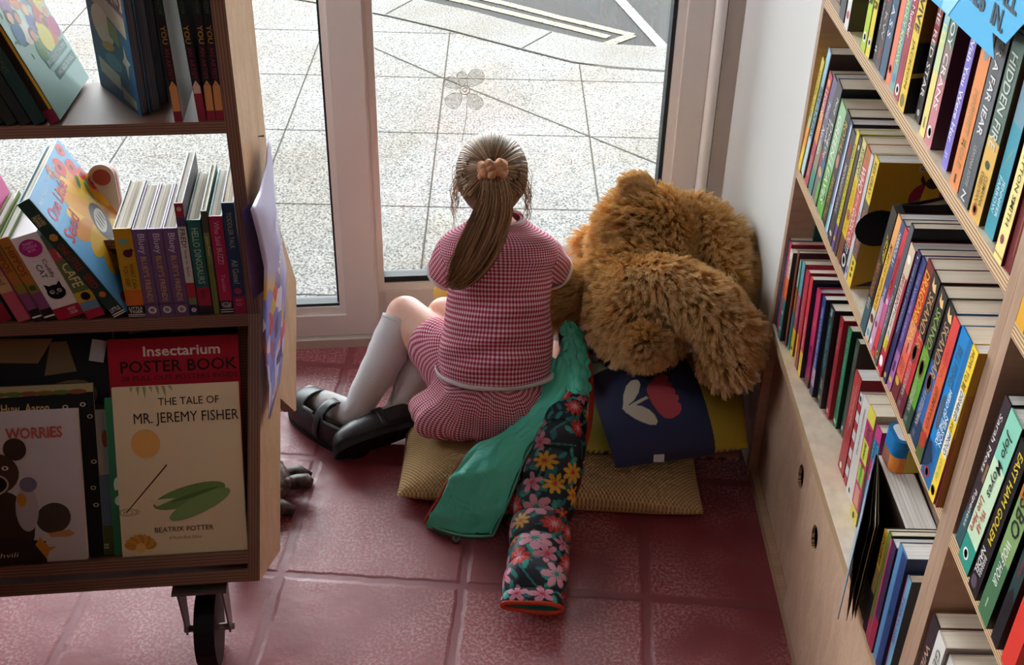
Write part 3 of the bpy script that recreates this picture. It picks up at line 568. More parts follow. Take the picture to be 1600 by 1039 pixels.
B('r1_12', 'deep red spine with a small grey emblem, ledge shelf', '#a81f33', texts=[('THE SUN IS ETERNAL', .08, .36, .4, .7, '#d9a09a'), ('LUISA ELDE GRACE', .6, .85, .35, .65, '#d98f8a')], decor=[('oval', .5, .5, .14, .03, '#8a6a64'), ('rect', .92, .96, .3, .6, W_)])
B('r1_13', 'emerald green spine with pale lettering on the ledge', '#1f7a50', '#15382c', texts=[('THE MATCHMAKER KEEP THE FAMILY', .06, .72, .3, .75, '#8fc0a0')], decor=[('oval', .95, .5, .3, .02, '#e6ddd0')])
B('r1_14', 'dark olive green spine tucked behind the ledge reds', '#38463c', texts=[('GREAT ELM', .05, .3, .25, .7, '#7a8a78')], decor=[('rect', .9, .94, .3, .6, W_)])
B('r1_15', 'glossy red book standing proudest on the ledge, coral spine', [(0, .5, '#b23a3c'), (.5, 1, '#a8202f')], '#8a1828', texts=[('THE STRONG HOURS', .08, .5, .5, .75, '#dfa79a'), ('A WINDY ROAD', .14, .44, .2, .42, '#d98f84')], decor=[('oval', .52, .45, .16, .035, '#8c5a58'), ('disc', .94, .4, .16, W_)])
B('r1_16', 'red and white chequered narrow spine on the ledge', [(i / 10, (i + 1) / 10, '#a82c3a' if i % 2 else '#d9d6d4') for i in range(10)], '#b8a8a0', decor=[('disc', .05, .5, .3, K_)])
B('r1_17', 'white wide spine with fine dark script beside chequered one', '#d8d2cc', texts=[('Weekend of the summer place', .08, .55, .3, .7, '#6a6670')], decor=[('disc', .94, .4, .12, '#3a3a3c')], cover='#c9beb4')
B('r1_18', 'pink spine with yellow lettered boxes on the ledge', [(0, .12, '#d8cc50'), (.12, .88, '#bf2f68'), (.88, 1, '#d8cc50')], '#c9b08a', texts=[('Just', .14, .26, .2, .8, '#3a4a1a'), ('Between', .3, .44, .2, .8, '#3a4a1a'), ('Neighbours', .48, .66, .2, .8, '#3a4a1a'), ('YOU', .7, .84, .3, .7, '#e89a6a')], decor=[('rect', .28, .46, .1, .9, '#cfd24e'), ('rect', .5, .66, .1, .9, '#a8cf4e'), ('rect', .69, .86, .2, .8, '#d8a08a'), ('disc', .95, .5, .15, K_)])
B('r1_19', 'blue and pink lettered spine beside the yellow boxed one', [(0, .12, '#c2407a'), (.12, .3, '#3f9ac4'), (.3, .5, '#b83a74'), (.5, .75, '#4a94c0'), (.75, 1, '#2f7f9c')], '#8f2a5a', texts=[('Hello', .12, .3, .2, .8, '#23305c'), ('Holiday', .35, .55, .2, .8, '#23305c'), ('again', .6, .74, .2, .8, '#8a1f44')], decor=[('poly', [(.76, 0), (.72, .6), (.84, 1), (.95, .4)], '#d85a8a')])
B('r1_22', 'black and gold spine at the near end below the fanned paperbacks', [(0, .36, '#c4962e'), (.36, .6, '#8a6a3c'), (.6, 1, '#231b2c')], '#17161e', texts=[('UNIVERSE', .05, .32, .2, .8, '#2a2318')])
B('r1_23', 'thin olive green spine near the bottom edge', [(0, .8, '#6a7a34'), (.8, 1, '#b84a5a')], '#3a4a2a')
B('r1_24', 'pink edged dark violet spine near the bottom edge', [(0, .7, '#4a2a4c'), (.7, 1, '#a82a44')], '#3a3040', decor=[('rect', 0, 1, 0, .25, '#c24a74')])
B('r1_25', 'light blue and navy thick spine near the bottom edge', '#5c8cb8', '#26365c', decor=[('rect', 0, 1, .45, 1, '#2a3f70'), ('disc', .5, .7, .1, '#3a6a9c')])
B('r1_26', 'light blue patterned spine against the upright at bottom', '#6fa3c4', '#3a4048', texts=[('TORTOISE', .1, .7, .25, .75, '#4a5a9c')], decor=[('rect', 0, 1, 0, .12, '#c2385a')])
# ---- near bookcase
B('s1_00', 'dark plum book with white serif style words first past the upright', '#382a31', '#2b2028', texts=[('Sarah Moss', .1, .48, .25, .7, '#e0d8cf'), ('Ripeness', .56, .9, .3, .8, '#dcd4cb')], decor=[('rect', .4, .52, .7, 1, '#8a6a4c'), ('poly', [(.8, 0), (.7, .5), (.76, 1), (1, 1), (1, 0)], '#35545a')])
B('s1_01', 'mint green book with black and red title, near bookcase', [(0, .3, '#86c4ac'), (.3, .82, '#c3d9b6'), (.82, 1, '#2f8f7c')], '#2c2a26', texts=[('Jojo Moyes', .1, .5, .25, .75, '#26302c'), ('We All', .58, .72, .5, .82, '#b8383c'), ('Live Here', .55, .78, .12, .44, '#b8383c')], decor=[('oval', .92, .45, .22, .034, W_), ('oval', .92, .45, .15, .024, '#2f8f7c')])
B('s1_02', 'black book with yellow capitals and white foot lettering', '#221e20', '#1a1718', texts=[('EAST HAM GOLEM', .06, .64, .3, .75, '#d9bf3c'), ('BARBARA', .72, .86, .55, .82, '#d8d4ce'), ('NADEL', .7, .88, .15, .5, '#e8e4de')], decor=[('oval', .93, .4, .3, .04, '#5a4a58')])
B('s1_03', 'moss green book reading WOLF HOUR in white capitals', [(0, .25, '#b06a2c'), (.25, .6, '#7f9c62'), (.6, 1, '#456f4c')], '#23241f', texts=[('NESBO', .08, .44, .2, .85, '#2a2c24'), ('WOLF HOUR', .48, .76, .3, .72, '#e4e6dc')], decor=[('rect', .86, .92, .4, .5, '#a8b89c')])
B('s1_04', 'dark teal black book with small red words, near bookcase', '#253c3c', '#1a2222', texts=[('D. J. CRESSWELL', .3, .55, .35, .65, '#a83040')], decor=[('poly', [(.7, 0), (.62, .5), (.7, 1), (1, 1), (1, 0)], '#1a1a1e')])
B('s1_05', 'vivid red book nearest the lower right corner of the photo', '#d83a2e', texts=[('K', .3, .8, .2, .8, '#7a1f1c')])
B('s0_00', 'dark brown spine with tan capitals on the lowest shelf of near bookcase', '#332a2e', '#8a5c3e', texts=[('WILBUR', .2, .6, .3, .75, '#c99a78')])
B('s0_01', 'white spine with grey capitals and orange triangles, lowest near shelf', '#d8d2cb', '#c9c2ba', texts=[('GEORGE', .08, .5, .35, .8, '#7a7672')], decor=[('poly', [(.3, 1), (.42, .55), (.5, 1)], '#d9722e')])
B('s0_02', 'plain white spine third on the lowest near shelf', '#d9d4ce')
B('s2_00', 'amber yellow spine on the upper shelf just past the upright', '#dba030', '#b87a1e')
ROWS = {
 'r3': (0.9685, 'paperbacks on the top shelf', dict(r3_00=(1.825,0.486,0.0225,0.2,0),r3_01=(1.753,0.474,0.030,0.205,0),r3_02=(1.708,0.472,0.0204,0.21,0),r3_03=(1.620,0.476,0.021,0.198,0),r3_04=(1.597,0.477,0.0187,0.198,0),r3_05=(1.571,0.481,0.0132,0.198,0),r3_06=(1.554,0.480,0.0215,0.2,0),r3_07=(1.530,0.480,0.0273,0.2,0),r3_08=(1.499,0.481,0.019,0.198,0),r3_09=(1.479,0.481,0.0204,0.198,0),r3_10=(1.451,0.479,0.0222,0.198,0),r3_11=(1.418,0.476,0.0258,0.198,0),r3_12=(1.377,0.486,0.019,0.198,0),r3_13=(1.336,0.481,0.0181,0.198,0),r3_14=(1.312,0.480,0.0248,0.205,0),r3_15=(1.248,0.482,0.0186,0.198,0),r3_16=(1.203,0.478,0.0286,0.205,0),r3_17=(1.169,0.477,0.0329,0.205,0),r3_18=(1.132,0.478,0.0316,0.198,0),r3_19=(1.094,0.482,0.0259,0.2,0),r3_20=(1.040,0.474,0.0214,0.198,0),r3_21=(1.017,0.477,0.0161,0.19,0))),
 'r2': (0.6755, 'paperbacks on the middle shelf', dict(r2_00=(1.850,0.475,0.0165,0.211,11),r2_01=(1.833,0.477,0.0219,0.233,10.9),r2_02=(1.796,0.476,0.0215,0.208,10.8),r2_03=(1.773,0.477,0.0256,0.21,10.5),r2_04=(1.741,0.477,0.0319,0.212,8.8),r2_05=(1.703,0.477,0.0376,0.194,9.1),r2_06=(1.661,0.477,0.024,0.196,8),r2_07=(1.632,0.476,0.0164,0.194,8),r2_08=(1.605,0.474,0.0241,0.19,7.5),r2_09=(1.577,0.474,0.013,0.199,6.1),r2_10=(1.564,0.475,0.0138,0.196,6),r2_11=(1.550,0.476,0.024,0.198,5.6),r2_12=(1.524,0.476,0.0275,0.197,4),r2_13=(1.495,0.476,0.012,0.198,4),r2_14=(1.480,0.476,0.0216,0.203,4.4),r2_16=(1.338,0.469,0.0171,0.196,7.5),r2_17=(1.317,0.469,0.0155,0.197,6.3),r2_18=(1.297,0.468,0.0135,0.197,5.9),r2_19=(1.280,0.467,0.013,0.212,5.8),r2_20=(1.263,0.467,0.020,0.193,5.4),r2_21=(1.242,0.469,0.0135,0.196,5.3),r2_22=(1.228,0.471,0.0155,0.195,5.3),r2_23=(1.212,0.472,0.0236,0.2,5),r2_24=(1.184,0.471,0.0267,0.2,4.3),r2_25=(1.153,0.471,0.025,0.198,4.3),r2_26=(1.128,0.473,0.0281,0.195,4.0),r2_27=(1.092,0.470,0.0206,0.195,2.5),r2_28=(1.061,0.468,0.0369,0.201,2.4),r2_29=(1.021,0.466,0.0172,0.205,2.2),r2_30=(1.0015,0.468,0.0035,0.188,0))),
 'r1': (0.3615, 'paperbacks on the ledge shelf', dict(r1_00=(1.848,0.481,0.0175,0.179,-3),r1_01=(1.8285,0.480,0.0135,0.18,-3),r1_02=(1.813,0.479,0.0195,0.175,-3),r1_03=(1.788,0.487,0.0105,0.181,-5),r1_04=(1.775,0.490,0.0105,0.172,-5.5),r1_05=(1.762,0.492,0.019,0.176,-6),r1_06=(1.738,0.495,0.0154,0.171,-8),r1_07=(1.718,0.492,0.0178,0.181,-8),r1_08=(1.6965,0.493,0.0179,0.181,-8),r1_09=(1.672,0.500,0.0265,0.175,-8),r1_10=(1.642,0.503,0.019,0.178,-7.5),r1_11=(1.620,0.510,0.031,0.177,-7.5),r1_12=(1.584,0.518,0.0215,0.178,-7),r1_13=(1.560,0.525,0.0215,0.176,-6.1),r1_14=(1.534,0.531,0.0183,0.173,-4),r1_15=(1.450,0.510,0.0333,0.175,-3.6),r1_16=(1.414,0.511,0.0146,0.16,-4.0),r1_17=(1.392,0.510,0.036,0.17,-4.7),r1_18=(1.340,0.504,0.0345,0.187,-6),r1_19=(1.300,0.506,0.0249,0.182,-6.5),r1_22=(1.118,0.472,0.0140,0.166,-3),r1_23=(1.103,0.472,0.0105,0.175,-3),r1_24=(1.0915,0.472,0.0205,0.174,-3),r1_25=(1.070,0.474,0.031,0.188,-2.4),r1_26=(1.036,0.478,0.0142,0.17,-2))),
 's1': (0.6735, 'thrillers and novels on the near shelf', dict(s1_00=(0.952,0.476,0.0164,0.199,4),s1_01=(0.926,0.471,0.0309,0.203,4.4),s1_02=(0.885,0.469,0.0232,0.198,3.5),s1_03=(0.851,0.468,0.0266,0.205,3),s1_04=(0.815,0.470,0.0165,0.2,2),s1_05=(0.787,0.470,0.0256,0.2,1))),
 's0': (0.3615, 'novels on the lowest near shelf', dict(s0_00=(0.955,0.478,0.024,0.198,0),s0_01=(0.924,0.474,0.026,0.203,0),s0_02=(0.894,0.478,0.027,0.198,0))),
 's2': (0.9435, None, dict(s2_00=(0.9565,0.474,0.02,0.198,0))),
}
# ---- the two plywood bookcases along the right wall
def board(mb, x0, x1, y0, y1, z0, z1, thick_axis, wood_m=WOODR):
    mb.box(x0, x1, y0, y1, z0, z1, wood_m)
def axis_ply(axis):
    k = 'ply%d' % axis
    if k not in MATS: MATS[k] = ply('plywood_edge_' + 'xyz'[axis], '#8a664a', '#d9b88e', 0.0042, axis)
    return MATS[k]
def bookcase(label, y0, y1, shelves, doors, xb=0.735):
    """y0 < y1; side panels 18 mm; front at x = 0.475"""
    root = thing('bookcase', label, 'bookcase', (0.475, (y0 + y1) / 2, 0), group=None)
    inv = Matrix.Translation((-0.475, -(y0 + y1) / 2, 0))
    def bx(nm, x0, x1, a, b, z0, z1, front, top=None):
        mb = MB()
        vs = [(x0, a, z0), (x1, a, z0), (x1, b, z0), (x0, b, z0), (x0, a, z1), (x1, a, z1), (x1, b, z1), (x0, b, z1)]
        mb.add(vs, [(0, 3, 2, 1), (0, 1, 5, 4), (1, 2, 6, 5), (2, 3, 7, 6)], WOODR, inv); mb.add(vs, [(4, 5, 6, 7)], top or WOODR, inv)
        mb.add([vs[3], vs[0], vs[4], vs[7]], [(0, 1, 2, 3)], front, inv)
        return mb.build(nm, root)
    EY, EZ = axis_ply(1), axis_ply(2)
    EDGEW = MATS.setdefault('edge_wood', wood('edge_veneer', '#a3836c', '#b59680', sc=(6, 20, 1.5)))
    bx('side_panel', 0.475, xb, y1 - 0.018, y1, 0.0, 1.95, EDGEW); bx('side_panel', 0.475, xb, y0, y0 + 0.018, 0.0, 1.95, EDGEW)
    for z in shelves: bx('shelf', 0.475, xb, y0 + 0.018, y1 - 0.018, z - 0.018, z, EZ, WOOD_LIT)
    bx('back_panel', xb, xb + 0.006, y0, y1, 0, 1.95, WOODR)
    bx('plinth', 0.478, 0.492, y0 + 0.018, y1 - 0.018, 0.0, 0.022, EZ)
    for (a, b, x, hole) in doors:
        mb = MB(); z0, z1 = 0.022, 0.343
        if hole:
            hy, hz, hr = hole; N = 32; outer = []
            for k in range(N):
                th = 2 * PI * k / N; c_, s_ = math.cos(th), math.sin(th)
                tt = min((b - hy) / c_ if c_ > 1e-6 else 9, (a - hy) / c_ if c_ < -1e-6 else 9, (z1 - hz) / s_ if s_ > 1e-6 else 9, (z0 - hz) / s_ if s_ < -1e-6 else 9)
                outer.append((hy + c_ * tt, hz + s_ * tt))
            for q in ((a, z0), (b, z0), (b, z1), (a, z1)):
                j = min(range(N), key=lambda i: (outer[i][0] - q[0]) ** 2 + (outer[i][1] - q[1]) ** 2); outer[j] = q
            inn = [(hy + hr * math.cos(2 * PI * k / N), hz + hr * 1.25 * math.sin(2 * PI * k / N)) for k in range(N)]
            for X, fl in ((x, 0), (x + 0.005, 1)):
                vs = [(X, p, q) for p, q in outer] + [(X, p, q) for p, q in inn]
                mb.add(vs, [(k, (k + 1) % N, N + (k + 1) % N, N + k) for k in range(N)], WOODR, inv)
            mb.add([(x, p, q) for p, q in inn] + [(x + 0.005, p, q) for p, q in inn], [(k, (k + 1) % N, N + (k + 1) % N, N + k) for k in range(N)], EY, inv)
            mb.add([(x, p, q) for p, q in outer] + [(x + 0.005, p, q) for p, q in outer], [(k, (k + 1) % N, N + (k + 1) % N, N + k) for k in range(N)], EZ, inv)
        mb.build('sliding_door', root)
    return root
bookcase('long plywood bookcase with sliding doors against the white wall', 0.979, 1.870, (0.361, 0.675, 0.968, 1.27, 1.60, 1.95), [(1.462, 1.852, 0.4925, (1.566, 0.240, 0.018)), (0.997, 1.478, 0.4775, (1.392, 0.262, 0.018))])
bookcase('nearer plywood bookcase beyond the double upright at the right edge', 0.1, 0.9785, (0.361, 0.673, 0.943, 1.27, 1.60, 1.95), [(0.40, 0.9605, 0.4925, (0.8, 0.28, 0.0145)), (0.118, 0.5, 0.4775, (0.45, 0.28, 0.0145))])
def place_row(rk):
    z, grp, items = ROWS[rk]
    for k, (y, x, t, h, lean) in items.items():
        label, spine, cover, texts, decor, o = BK[k]
        o = dict(o); rnd = random.Random(k)
        L = R(lean)
        # local x = -y world, local y = +x world; lean > 0 tips the top towards the camera
        M0 = Matrix.Translation((x, y, z)) @ Matrix.Rotation(-PI / 2, 4, 'Z')
        piv = t if lean > 0 else 0
        M1 = M0 @ Matrix.Translation((piv, 0, 0)) @ Matrix.Rotation(L, 4, 'Y') @ Matrix.Translation((-piv, 0, 0))
        d = min(0.735 - x - 0.01, 0.129 if h < 0.2 else 0.14)
        r = book('book', label, t, h, d, spine, cover, M1.to_translation(), M1.to_euler(), grp, o.pop('pages', PAGE if rnd.random() < .75 else PAGEW), texts, decor, **o)
for rk in ROWS: place_row(rk)
# leaning dark soft-covered book whose teal-edged leaves fan out behind it
def fanned(name, label, loc, rz, h, d, spread, n, cov, inner, edge, group, t0=0.004, spine_t=None, lean=0):
    root = thing(name, label, 'book', loc, (0, lean, rz), group)
    mb = MB()
    def leaf(mb, a, m, th=0.0009, dd=d, hh=h, bend=0.25):
        n_ = 8; vs = []
        for k in range(n_ + 1):
            u = k / n_; aa = a * (0.55 + 0.45 * u * (1 + bend)); 
            vs += [(math.sin(aa) * u * dd, math.cos(aa) * u * dd, 0.0), (math.sin(aa) * u * dd, math.cos(aa) * u * dd, hh)]
        vs2 = [(x + th, y, z) for x, y, z in vs]; o = len(vs)
        fs = [(2 * k, 2 * k + 2, 2 * k + 3, 2 * k + 1) for k in range(n_)] + [(o + 2 * k, o + 2 * k + 1, o + 2 * k + 3, o + 2 * k + 2) for k in range(n_)]
        fs += [(2 * k + 1, 2 * k + 3, o + 2 * k + 3, o + 2 * k + 1) for k in range(n_)] + [(2 * n_, o + 2 * n_, o + 2 * n_ + 1, 2 * n_ + 1), (0, 1, o + 1, o)]
        mb.add(vs + vs2, fs, m, None, True)
    leaf(mb, spread[0], cov, 0.0012); leaf(mb, spread[1], cov, 0.0012)
    mb.build('cover', root)
    mb = MB()
    for i in range(n):
        a = spread[0] + (spread[1] - spread[0]) * (i + .7) / (n + .4)
        leaf(mb, a, edge if i > n * .45 else inner, 0.0007, d * .97, h * .975)
    mb.build('pages', root)
    return root
fb = fanned('book', 'leaning dark comic paperback whose teal-edged leaves fan open, beside the mustard book', (0.469, 1.3625, 0.6755), R(-90), 0.197, 0.15, (R(-22), R(-3)), 14, col('#2c2426', 0.4), col('#d8d0c4', .8), col('#1c6470', .7), 'paperbacks on the middle shelf', lean=R(7.5))
mb = MB(); sp = lambda z0, z1, c_: mb.box(-0.001, 0.0215, -0.001, 0.010, z0, z1, col(c_, .4))
sp(0, .05, '#3f5a60'); sp(.05, .13, '#2a2224'); sp(.13, .197, '#2e2a26')
mb.add([(0.010, -.0014, .128), (0.0215, -.0014, .120), (0.0215, -.0014, .152), (0.010, -.0014, .160)], [(0, 1, 2, 3)], col('#c9b034', .45))
put_text(mb, 'OMG', (0.011, -.0018, .156), (0, 0, -.03), (0.009, 0, 0), col(K_, .5)); put_text(mb, 'NEXT DOOR', (0.004, -.0018, .115), (0, 0, -.055), (0.012, 0, 0), col('#b0703a', .5)); put_text(mb, 'III', (0.005, -.0018, .055), (0, 0, -.014), (0.010, 0, 0), col('#b9b6b2', .5))
mb.build('spine', fb)
# block of thick paperbacks lying fore-edge up on the ledge, with a loose cover hanging over the front
def fat(label, loc, rot, w, l, hgt, cov, pg, group):
    root = thing('book', label, 'book', loc, rot, group)
    mb = MB(); mb.box(0, 0.0012, 0, l, 0, hgt, cov); mb.box(w - 0.0012, w, 0, l, 0, hgt, cov); mb.box(0, w, 0, l, 0, 0.0012, cov); mb.build('cover', root)
    mb = MB(); mb.box(0.0012, w - 0.0012, 0.0006, l - 0.0006, 0.0012, hgt - 0.002, pg); mb.build('pages', root)
    return root
PGX = pages_mat('page_tops', '#cfc8be', '#f4f1ec', 1, 330)
def upright(label, x0, y0, w, t, hgt, rz, cov):
    root = thing('book', label, 'book', (x0, y0, 0.3625), (0, 0, rz), 'thick paperbacks facing outwards on the ledge')
    mb = MB(); mb.box(0, w, 0, 0.0012, 0, hgt, cov); mb.box(0, w, t - 0.0012, t, 0, hgt, cov); mb.box(w - .0012, w, 0, t, 0, hgt, cov); mb.build('cover', root)
    mb = MB(); mb.box(0.001, w - 0.0012, 0.0013, t - 0.0013, 0.0006, hgt - 0.0005, PGX); mb.build('pages', root)
    return root
upright('thick paperback facing outwards on the ledge, broad white page tops, nearer the shelf front', 0.4985, 1.278, 0.152, 0.042, 0.160, R(-90), col('#3a2c22', .5))
upright('second outward-facing paperback with white page tops, deeper in the shelf', 0.5455, 1.270, 0.148, 0.046, 0.157, R(-92), col('#1f4a5c', .5))
lc = thing('magazine', 'thin dark magazine standing open edge-on over the ledge front', 'magazine', (0.494, 1.272, 0.3625))
def leafq(mb, a, b, h, th, m):
    A, B_ = Vector((a[0] - .494, a[1] - 1.272, 0)), Vector((b[0] - .494, b[1] - 1.272, 0)); n_ = (B_ - A).cross(ZZ2).normalized() * th
    mb.prism([(A.x, A.y), (B_.x, B_.y), (B_.x + n_.x, B_.y + n_.y), (A.x + n_.x, A.y + n_.y)], 0, h, m)
ZZ2 = Vector((0, 0, 1))
mb = MB(); leafq(mb, (.494, 1.272), (.4405, 1.128), .172, .0008, col('#8fa6c0', .4)); leafq(mb, (.4948, 1.272), (.4412, 1.128), .172, .0006, col('#241c14', .6)); mb.build('front_cover', lc)
mb = MB(); leafq(mb, (.4955, 1.270), (.452, 1.126), .168, .0006, col('#3a2f1c', .7)); leafq(mb, (.4962, 1.268), (.459, 1.126), .168, .0006, col('#b8a988', .7)); leafq(mb, (.4968, 1.266), (.464, 1.130), .168, .0006, col('#5a4c38', .7)); mb.build('leaf', lc)
# chunky blue, orange and yellow board book set back on the ledge
cb = thing('board_book', 'chunky rounded blue, orange and yellow little book sitting on the white page tops', 'book', (0.503, 1.283, 0.5735), (R(0), R(0), R(-86)))
def rr(w, d, r, n=6):
    pts = []
    for cx, cy, a0 in ((w - r, d - r, 0), (r, d - r, 90), (r, r, 180), (w - r, r, 270)):
        for k in range(n + 1): a = R(a0 + 90 * k / n); pts.append((cx + r * math.cos(a), cy + r * math.sin(a)))
    return pts
mb = MB(); bl, og, yl = col('#1f74b0', .4), col('#e88a3a', .4), col('#c9b24a', .4)
mb.prism(rr(0.045, 0.06, 0.012), -0.05, 0.0, bl); mb.prism(rr(0.0454, 0.0604, 0.012), -0.05, -0.026, og); mb.box(0.0452, 0.0458, 0.018, 0.06, -0.05, -0.012, yl); mb.build('cover', cb)
mb = MB(); mb.prism([(x * .8 + .0045, y * .8 + .006) for x, y in rr(0.045, 0.06, 0.01)], -0.004, 0.0008, PAGEW); mb.build('pages', cb)
# green bookend sign at the far end of the ledge shelf
sg = thing('shelf_sign', 'dark green card sign with pale curve standing behind the ledge books', 'sign', (0.52, 1.842, 0.3625))
mb = MB(); mb.box(0, 0.16, 0, 0.006, 0, 0.245, col('#1f4a40', .5)); mb.build('card', sg)
mb = MB()
pts = [(0.03 + .13 * k / 14, -0.0008, 0.19 + 0.04 * math.sin(PI * .5 * k / 14)) for k in range(15)]
mb.add([(x, y, z) for x, y, z in pts] + [(0.16, -0.0008, 0.19)], [tuple(range(16))], col('#5a564c', .6)); mb.tube(pts, 0.0015, col('#a89c7c', .5), 4); mb.build('emblem', sg)
# hanging banner in front of the top shelf
bn = thing('banner', 'sky blue hanging paper banner reading GO ALL IN and 2026', 'banner', (0.462, 1.2, 1.14))
def bp(pts, m, x, mb): mb.add([(x, y - 1.2, z - 1.14) for y, z in pts], [tuple(range(len(pts)))], m)
mb = MB(); BLU = col('#4aa6d2', .55)
o_ = [(1.40, 1.132), (1.339, 1.127), (1.128, 1.137), (1.147, 1.157), (1.110, 1.159), (1.02, 1.25), (1.02, 1.30), (1.40, 1.30)]
mb.prism([(y - 1.2, z - 1.14) for y, z in o_], 0, 0.0006, BLU, Matrix(((0, 0, 1, 0), (1, 0, 0, 0), (0, 1, 0, 0), (0, 0, 0, 1))))
bp([(1.30, 1.131), (1.275, 1.131), (1.235, 1.175), (1.255, 1.178), (1.285, 1.152), (1.298, 1.16)], col('#8fc9e0', .55), -0.0006, mb)
DK = col('#3a4650', .6)
def bt(s, y0, y1, z0, z1): put_text(mb, s, (-0.0009, y0 - 1.2, z0 - 1.14), (0, -(y0 - y1), 0), (0, 0, z1 - z0), DK, 0.03)
bt('2026', 1.248, 1.180, 1.164, 1.186); bt('of', 1.225, 1.195, 1.195, 1.215); bt('IN.', 1.158, 1.124, 1.163, 1.184); bt('ALL', 1.156, 1.102, 1.188, 1.208); bt('GO', 1.150, 1.10, 1.212, 1.232)
mb.build('paper', bn)
# ================================================================ the mobile book trolley on the left
KX = Vector((-0.384, 1.542, 0)); UU = Vector((math.cos(R(7)), math.sin(R(7)), 0)); NN = Vector((-math.sin(R(7)), math.cos(R(7)), 0)); ZZ = Vector((0, 0, 1))
def TP(u, d, z): return KX + UU * u + Vector((0, d, 0)) + ZZ * z
tr = thing('book_trolley', 'plywood book display trolley on castors with shelves and slanted lower rack', 'trolley', tuple(TP(-.4, 0, 0)))
TI = Matrix.Translation(-TP(-.4, 0, 0))
PLYD = axis_ply(0)
def slab(mb, prof, u0, u1, face, edge):
    n = len(prof)
    mb.add([TI @ TP(u0, d, z) for d, z in prof] + [TI @ TP(u1, d, z) for d, z in prof], [tuple(range(n)), tuple(range(2 * n - 1, n - 1, -1))], face)
    o = len(mb.v) - 2 * n; k = mb.mi(edge)
    for i in range(n):
        j = (i + 1) % n; mb.f.append([o + i, o + n + i, o + n + j, o + j]); mb.m.append(k); mb.smooth.append(False)
PROF = [(0, 1.32), (0, .557), (-.195, .188), (-.049, .113), (.070, .345), (.168, .243), (.18, .238), (.282, .445), (.157, .66), (.157, 1.32)]
for u0, u1 in ((-.0185, 0.0), (-.96, -.9415)):
    mb = MB(); slab(mb, PROF, u0, u1, WOOD, PLYL); mb.build('side_panel', tr)
EZL = ply('plywood_edge_trolley_z', '#6d4a3c', '#8d6450', 0.0042, 2)
def shelf(nm, prof): mb = MB(); slab(mb, prof, -.9415, -.0185, WOOD, EZL); return mb.build(nm, tr)
shelf('shelf', [(0.001, .854), (.156, .854), (.156, .872), (0.001, .872)])
shelf('shelf', [(0.001, .535), (.18, .535), (.18, .557), (0.001, .557)])
shelf('shelf', [(0.001, 1.165), (.156, 1.165), (.156, 1.183), (0.001, 1.183)])
s27, c27 = math.sin(R(27.9)), math.cos(R(27.9))
def FP(l, q): return (-.195 + l * s27 + q * c27, .188 + l * c27 - q * s27)      # along the slanted front, q inwards
shelf('back_board', [FP(.40, .078), FP(.03, .078), FP(.03, .09), FP(.40, .09)])
shelf('ledge', [FP(.028, 0.002), FP(.046, 0.002), FP(.046, .078), FP(.028, .078)])
shelf('base_board', [FP(0.0, 0.002), FP(.019, 0.002), FP(.019, .16), FP(0.0, .16)])
shelf('base_board', [(.06, .33), (.166, .246), (.172, .258), (.075, .352)])
shelf('back_board', [(.10, .64), (.225, .43), (.215, .42), (.09, .63)])
METAL = col('#8f8b86', 0.35, 0.5, 0.8, name='castor_steel'); RUB = col('#17171a', 0.5, 0.3, name='castor_rubber')
for cu, cd in ((-.098, -.165), (-.83, -.165), (-.098, .09), (-.83, .09)):
    base = TP(cu, cd, 0); zt = .158 if cd < 0 else .29
    if cd < 0: zt = FP(0, .02)[1] - .006
    ca = MB(); rot = Matrix.Translation(TI @ base) @ Matrix.Rotation(R(7), 4, 'Z')
    ca.prism([(.062 * math.cos(2 * PI * k / 28), .062 + .062 * math.sin(2 * PI * k / 28)) for k in range(28)], -.016, .016, RUB, rot @ Matrix(((0, 0, 1, 0), (1, 0, 0, 0), (0, 1, 0, 0), (0, 0, 0, 1))), smooth=False)
    co = ca.build('castor', tr)
    fk = MB()
    for sx in (-1, 1):
        fk.prism([(-.03, zt), (.03, zt), (.012, .06), (-.012, .06)], sx * .034 - .0015, sx * .034 + .0015, METAL, rot @ Matrix(((0, 0, 1, 0), (1, 0, 0, 0), (0, 1, 0, 0), (0, 0, 0, 1))))
    fk.box(-.042, .042, -.035, .035, zt - .002, zt + .002, METAL, rot)
    fk.tube([rot @ Vector((-.04, 0, .062)), rot @ Vector((.04, 0, .062))], .006, METAL, 8)
    fk.build('fork', co)
